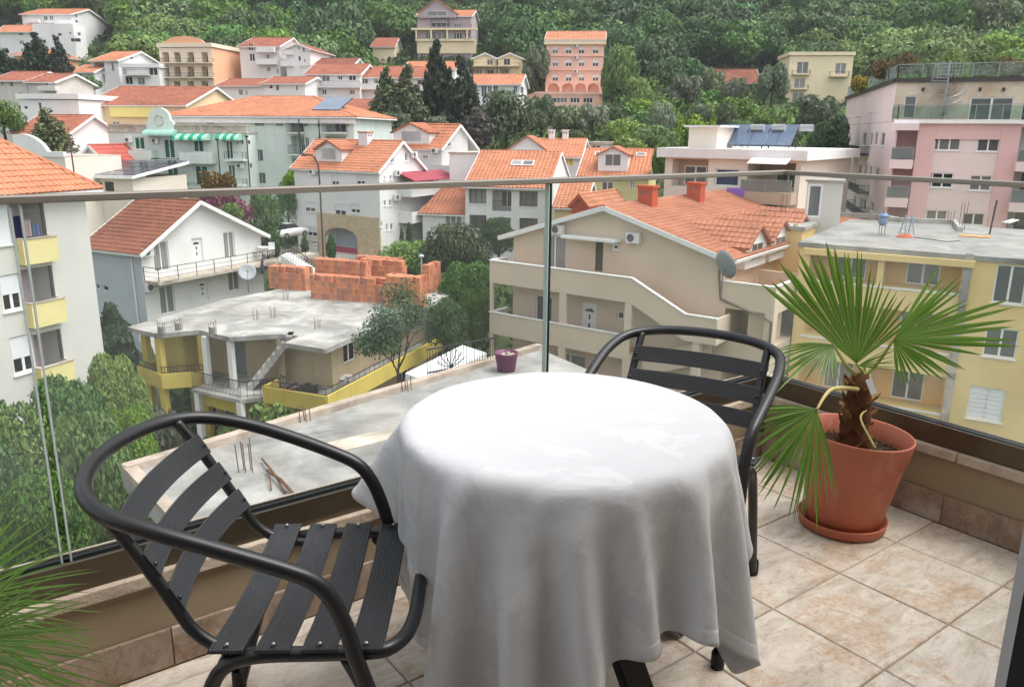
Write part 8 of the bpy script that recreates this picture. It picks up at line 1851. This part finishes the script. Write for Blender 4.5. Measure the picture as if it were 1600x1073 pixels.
NEAR = (('large white house with two', 'large upper left white house'), ('peach house', 'peach house'), ('weathered white house with rust', 'weathered white house'), ('tall white house', 'balconied white house'), ('beige four', 'beige hotel'), ('white house with brown gables', 'curved balcony house'), ('white gabled wing', 'white gabled wing'), ('long white row', 'white row house'), ('grand grey', 'grey stone villa'), ('small rust roofed', 'rust roofed hut'), ('right one of', 'twin gabled houses'), ('white house with flat orange', 'white house with tall windows'), ('tall salmon', 'salmon hotel'), ('brown roofed', 'brown roofed house'), ('cream three', 'cream forest house'), ('pink apartment', 'pink block'), ('white house fragment', 'white house at the top edge'), ('thin white chapel', 'thin white tower'))
used = set()
for (a, b, c_, d, n0, n1, H_) in BOX:
    s_ = next((v for k, v in NEAR if H_.root['label'].startswith(k)), None)
    if not s_: continue
    for word, f_ in (('just left of', lambda p: a - p[0] if b - 10 < p[1] < d else -1), ('just right of', lambda p: p[0] - c_ if b - 10 < p[1] < d else -1), ('rising directly behind', lambda p: b + 8 - p[1] if a < p[0] < c_ else -1), ('directly below', lambda p: p[1] - d if a < p[0] < c_ else -1)):
        best = min(((f_(p), i) for i, (o, p, ad) in enumerate(WOOD) if i not in used and 0 < f_(p) < 60 and 0 < p[0] < 1600 and p[1] > 0), default=None)
        if best: o, p, ad = WOOD[best[1]]; used.add(best[1]); o['label'] = '%s woodland tree %s the %s' % (ad, word, s_)
# undergrowth over the open ground
rs = np.random.RandomState(5); pts_ = []
while len(pts_) < 30000:
    y = 18 + 215 * rs.random() ** .8; x = (rs.random() * 2 - 1) * (y * .72 + 12); pts_.append((x, y, gz(x, y)))
P_ = np.array(pts_); n = len(P_); sc = (.32 + .5 * rs.random(n)) * (.55 + P_[:, 1] / 140)
v = leaf_cloud(rs, [((0, 0, 0), (1, 1, 1))], n, 1.0, .9, 1).reshape(n, 4, 3); v -= v.mean(1)[:, None]; v = v * sc[:, None, None] + P_[:, None, :]; v[:, :, 2] += (sc * .5)[:, None]
o = bpy.data.objects.new('undergrowth', leaf_mesh('undergrowth', v.reshape(-1, 3), leaf_mat('undergrowth_leaf', (.035, .07, .015), (.10, .15, .04)))); COL.objects.link(o); tag(o, 'low green undergrowth covering the slopes between the houses', 'undergrowth', None, 'stuff')
print('woods', len(spots), len(rest))
# ================================================================ street things and other small things
def path(name, pts, z, mat, th=.3):
    m = MB(); P_ = [onz(x, y, z) for x, y in pts]; m.prism([(p.x, p.y) for p in P_], z - th, z); o = m.build(name, mat, kind='structure', org=tuple(P_[0])); fix_normals(o); return o
PINKP = concrete('pink_paving', srgb(176, 146, 128), srgb(206, 178, 160), srgb(222, 200, 184), .8)
path('paved_path', [(470, 402), (600, 416), (742, 366), (728, 358), (592, 398), (470, 386)], -10.9, PINKP, 3)
path('driveway', [(398, 352), (470, 352), (470, 398), (398, 398)], -10.6, PAVE, 3)
path('garden_path', [(226, 650), (262, 640), (300, 720), (262, 745), (238, 720)], -15.2, PAVE, 1)
# white parked car on the driveway
cp = at(452, 371, 80); car = thing('parked_car', 'white parked car on the driveway beside the stone arch house', 'car', cp, None, R(-118)); ORG[car.name] = (0, 0, 0)
CARW = plain('car_paint', (.78, .78, .78), .2, .5); prof = [(-2.05, .35, .55), (-2.0, .45, .78), (-1.2, .5, .92), (-.55, .5, 1.0), (.9, .5, 1.0), (1.7, .5, .95), (2.05, .4, .6)]
m = MB(); ring = lambda x, zb_, zt_, w: [(x, -w, zb_), (x, w, zb_), (x, w * 1.02, (zb_ + zt_) / 2), (x, w * .93, zt_), (x, -w * .93, zt_), (x, -w * 1.02, (zb_ + zt_) / 2)]
vs = [v for i, (x, a, t) in enumerate(prof) for v in ring(x, .22 if 0 < i < 6 else .35, t, .84 if 0 < i < 6 else .72)]; n = 6
m.add(vs, [(i*n+k, (i+1)*n+k, (i+1)*n+(k+1) % n, i*n+(k+1) % n) for i in range(6) for k in range(n)] + [tuple(range(n)), tuple(6*n+k for k in range(n-1, -1, -1))]); o = m.build('body', CARW, car, True); fix_normals(o)
m = MB(); q = [(-.75, .96, .78), (-.15, 1.42, .62), (1.1, 1.46, .62), (1.75, 1.0, .74)]; vs = [(x, s * w, z) for x, z, w in q for s in (-1, 1)]
m.add(vs, [(0,2,3,1), (2,4,5,3), (4,6,7,5), (0,6,4,2), (1,3,5,7)]); o = m.build('cabin_glass', plain('car_glass', (.02, .025, .03), .08, .6), car); fix_normals(o)
m = MB(); m.slab([(-.12, -.6, 1.45), (1.08, -.6, 1.49), (1.08, .6, 1.49), (-.12, .6, 1.45)], .05); r_ = m.build('roof_panel', CARW, car); fix_normals(r_)
for x in (-1.3, 1.25):
    for s in (-1, 1):
        m = MB(); m.tube([(x, s * .74, .31), (x, s * .88, .31)], .31, 16); w_ = m.build('wheel', M_RUBBER, car); m = MB(); m.tube([(x, s * .875, .31), (x, s * .89, .31)], .19, 12); m.build('hubcap', STEELR, w_)
for s in (-1, 1): m = MB(); m.obox((-1.98, s * .55, .68), (1, 0, 0), (0, 1, 0), UZ, .06, .16, .07); m.build('headlight', plain('headlight', (.8, .8, .8), .1, .6), car)
# lamps and poles
def lamp(label, foot, topy, depth, arm=None, mat=IRON, r=.06):
    p = at(*foot, depth); top = at(foot[0], topy, depth); h_ = top.z - p.z; t = thing('street_lamp', label, 'street lamp', p); m = MB()
    if arm: m.tube(smooth_path([p - UZ * 1.5, p + UZ * h_ * .8, p + UZ * h_ * .97 + Vector((arm * .15, 0, 0)), p + UZ * h_ * 1.02 + Vector((arm * .5, 0, 0)), p + UZ * h_ * 1.02 + Vector((arm, 0, 0))], 5), r, 7)
    else: m.tube([p - UZ * 2, p + UZ * h_], r, 7)
    m.build('post', mat, t); m = MB(); e = p + UZ * h_ * (1.02 if arm else 1) + Vector((arm or 0, 0, 0)); m.lathe([(.001, -.08), (.16, -.06), (.2, .06), (.1, .16), (.001, .18)], e, 10); m.build('lamp_head', mat, t); return t
lamp('tall dark street lamp with curved arm before the stone arch house', (506, 416), 246, 63, -1.1, plain('lamp_paint', srgb(84, 70, 66), .5), .07)
lamp('dark lamp post in front of the mint hotel, left one', (345, 285), 219, 84); lamp('dark lamp post in front of the mint hotel, right one', (391, 292), 214, 84)
t = lamp('small white roof lamp behind the brick stacks', (659, 428), 401, 56, None, plain('pale_metal', srgb(186, 192, 192), .5), .05)
p = at(117, 276, 58); t = thing('flag_pole', 'thin purple grey pole rising beside the left orange roof', 'pole', p); m = MB(); m.tube([p - UZ * 5, at(109, 218, 58)], .05, 6); m.build('pole', plain('pole_paint', srgb(96, 72, 92), .6), t)
# terrace of the gabled house
zt = -9.15; PLW = plain('white_plastic', (.78, .78, .78), .5)
for k, (px, py, lab) in enumerate(((400, 397, 'white plastic chair on the long terrace, left of the table'), (424, 394, 'white plastic chair on the long terrace, right of the table'))):
    p = at(px, py + 4, 63); t = thing('plastic_chair', lab, 'chair', p, 'white terrace chairs'); m = MB(); m.obox(p + UZ * .43, (1, 0, 0), (0, 1, 0), UZ, .24, .24, .025); m.build('seat', PLW, t); m = MB(); m.obox(p + UZ * .7 + Vector((0, .22, 0)), (1, 0, 0), (0, 1, 0), UZ, .24, .02, .25); m.build('backrest', PLW, t)
    for s in ((-.2, -.2), (.2, -.2), (.2, .2), (-.2, .2)): m = MB(); m.beam(p + Vector((*s, 0)), p + Vector((*s, .42)), .04, .04); m.build('leg', PLW, t)
p = at(412, 400, 63); t = thing('plastic_table', 'white plastic table on the long terrace of the gabled house', 'table', p); m = MB(); m.lathe([(.001, .68), (.45, .68), (.45, .72), (.001, .72)], p, 20); m.build('tabletop', PLW, t)
for s in ((-.3, -.25), (.3, -.25), (.3, .25), (-.3, .25)): m = MB(); m.beam(p + Vector((*s, 0)), p + Vector((*s, .68)), .045, .045); m.build('leg', PLW, t)
p = at(387, 436, 57); t = thing('satellite_dish', 'large grey mesh satellite dish in front of the white gabled house', 'satellite dish', p); dish(t, p, .62, (.3, -.8, .4), plain('dish_mesh', srgb(168, 172, 176), .6))
p = at(411, 436, 57); t = thing('parasol', 'closed dark blue parasol below the white terrace', 'parasol', p); m = MB(); m.tube([p - UZ * .4, p + UZ * 1.5], .025, 6); m.build('pole', STEELR, t); m = MB(); m.lathe([(.02, 1.5), (.1, 1.1), (.16, .55), (.13, .4), (.02, .42)], p, 10); m.build('canopy', plain('navy_canvas', srgb(48, 56, 84), .8), t)
# white outside stair with railing beside the terrace
p = at(470, 415, 60); t = thing('garden_stair', 'white outside stair with dark railing between terrace and brick stacks', 'stair', p); a, b = at(446, 398, 62), at(486, 424, 58); m = MB(); n = 10
for k in range(n): q = a.lerp(b, (k + .5) / n); m.obox(q - UZ * .3, (1, 0, 0), (0, 1, 0), UZ, .25, .8, .4)
m.build('steps', WHITE, t); m = MB(); m.beam(a + UZ * 1.1 - Vector((0, .7, 0)), b + UZ * 1.1 - Vector((0, .7, 0)), .05, .05)
for k in range(17): q = a.lerp(b, k / 16) - Vector((0, .7, 0)); m.beam(q, q + UZ * 1.1, .03, .03, (1, 0, 0))
m.build('railing', IRON, t)
# items on the unfinished house's balconies
hh = wh
for k, (x, y, w_, h_, c, nm, lab) in enumerate(((.9, .75, .5, .25, srgb(150, 140, 128), 'rubbish_heap', 'pale rubbish heap on the left yellow balcony'), (1.7, .5, .35, .2, srgb(96, 88, 82), 'rubbish_heap', 'dark rubbish heap on the left yellow balcony'), (hh.w - 2.6, .8, .9, .5, srgb(128, 76, 66), 'crate', 'reddish crate on the right yellow balcony'), (hh.w - 1.6, .9, .6, .7, srgb(60, 58, 56), 'crate', 'dark crate on the right yellow balcony'), (hh.w - .4, 2.4, .5, .9, srgb(190, 186, 180), 'crate', 'pale crate at the corner of the right yellow balcony'))):
    p = hh.at(x, y, zf1); t = thing(nm, lab, 'heap' if 'heap' in nm else 'crate', p); rn = random.Random(k)
    for i in range(5):
        m = MB(); m.obox(p + hh.ex * rn.uniform(-w_, w_) * .5 + hh.ey * rn.uniform(-.2, .2) + UZ * (h_ * .3 * (1 + rn.random())), Vector((1, rn.uniform(-.6, .6), .1)).normalized(), Vector((rn.uniform(-.4, .4), 1, 0)).normalized(), UZ, w_ * .25, .16, h_ * .3); m.build('piece', plain('clutter_%s' % 'abcde'[k], c, .9, var=.4), t)

# thin haze over the valley
m = MB(); m.box((-480, -60, -22), (480, 740, 330)); t = NT('valley_haze'); pv = t.n('ShaderNodeVolumePrincipled'); pv.inputs['Color'].default_value = (.86, .9, .96, 1); pv.inputs['Density'].default_value = .00028; t.l(pv.outputs[0], t.out.inputs['Volume'])
hz = m.build('haze', t.m, kind='stuff', org=(0, 0, 0))
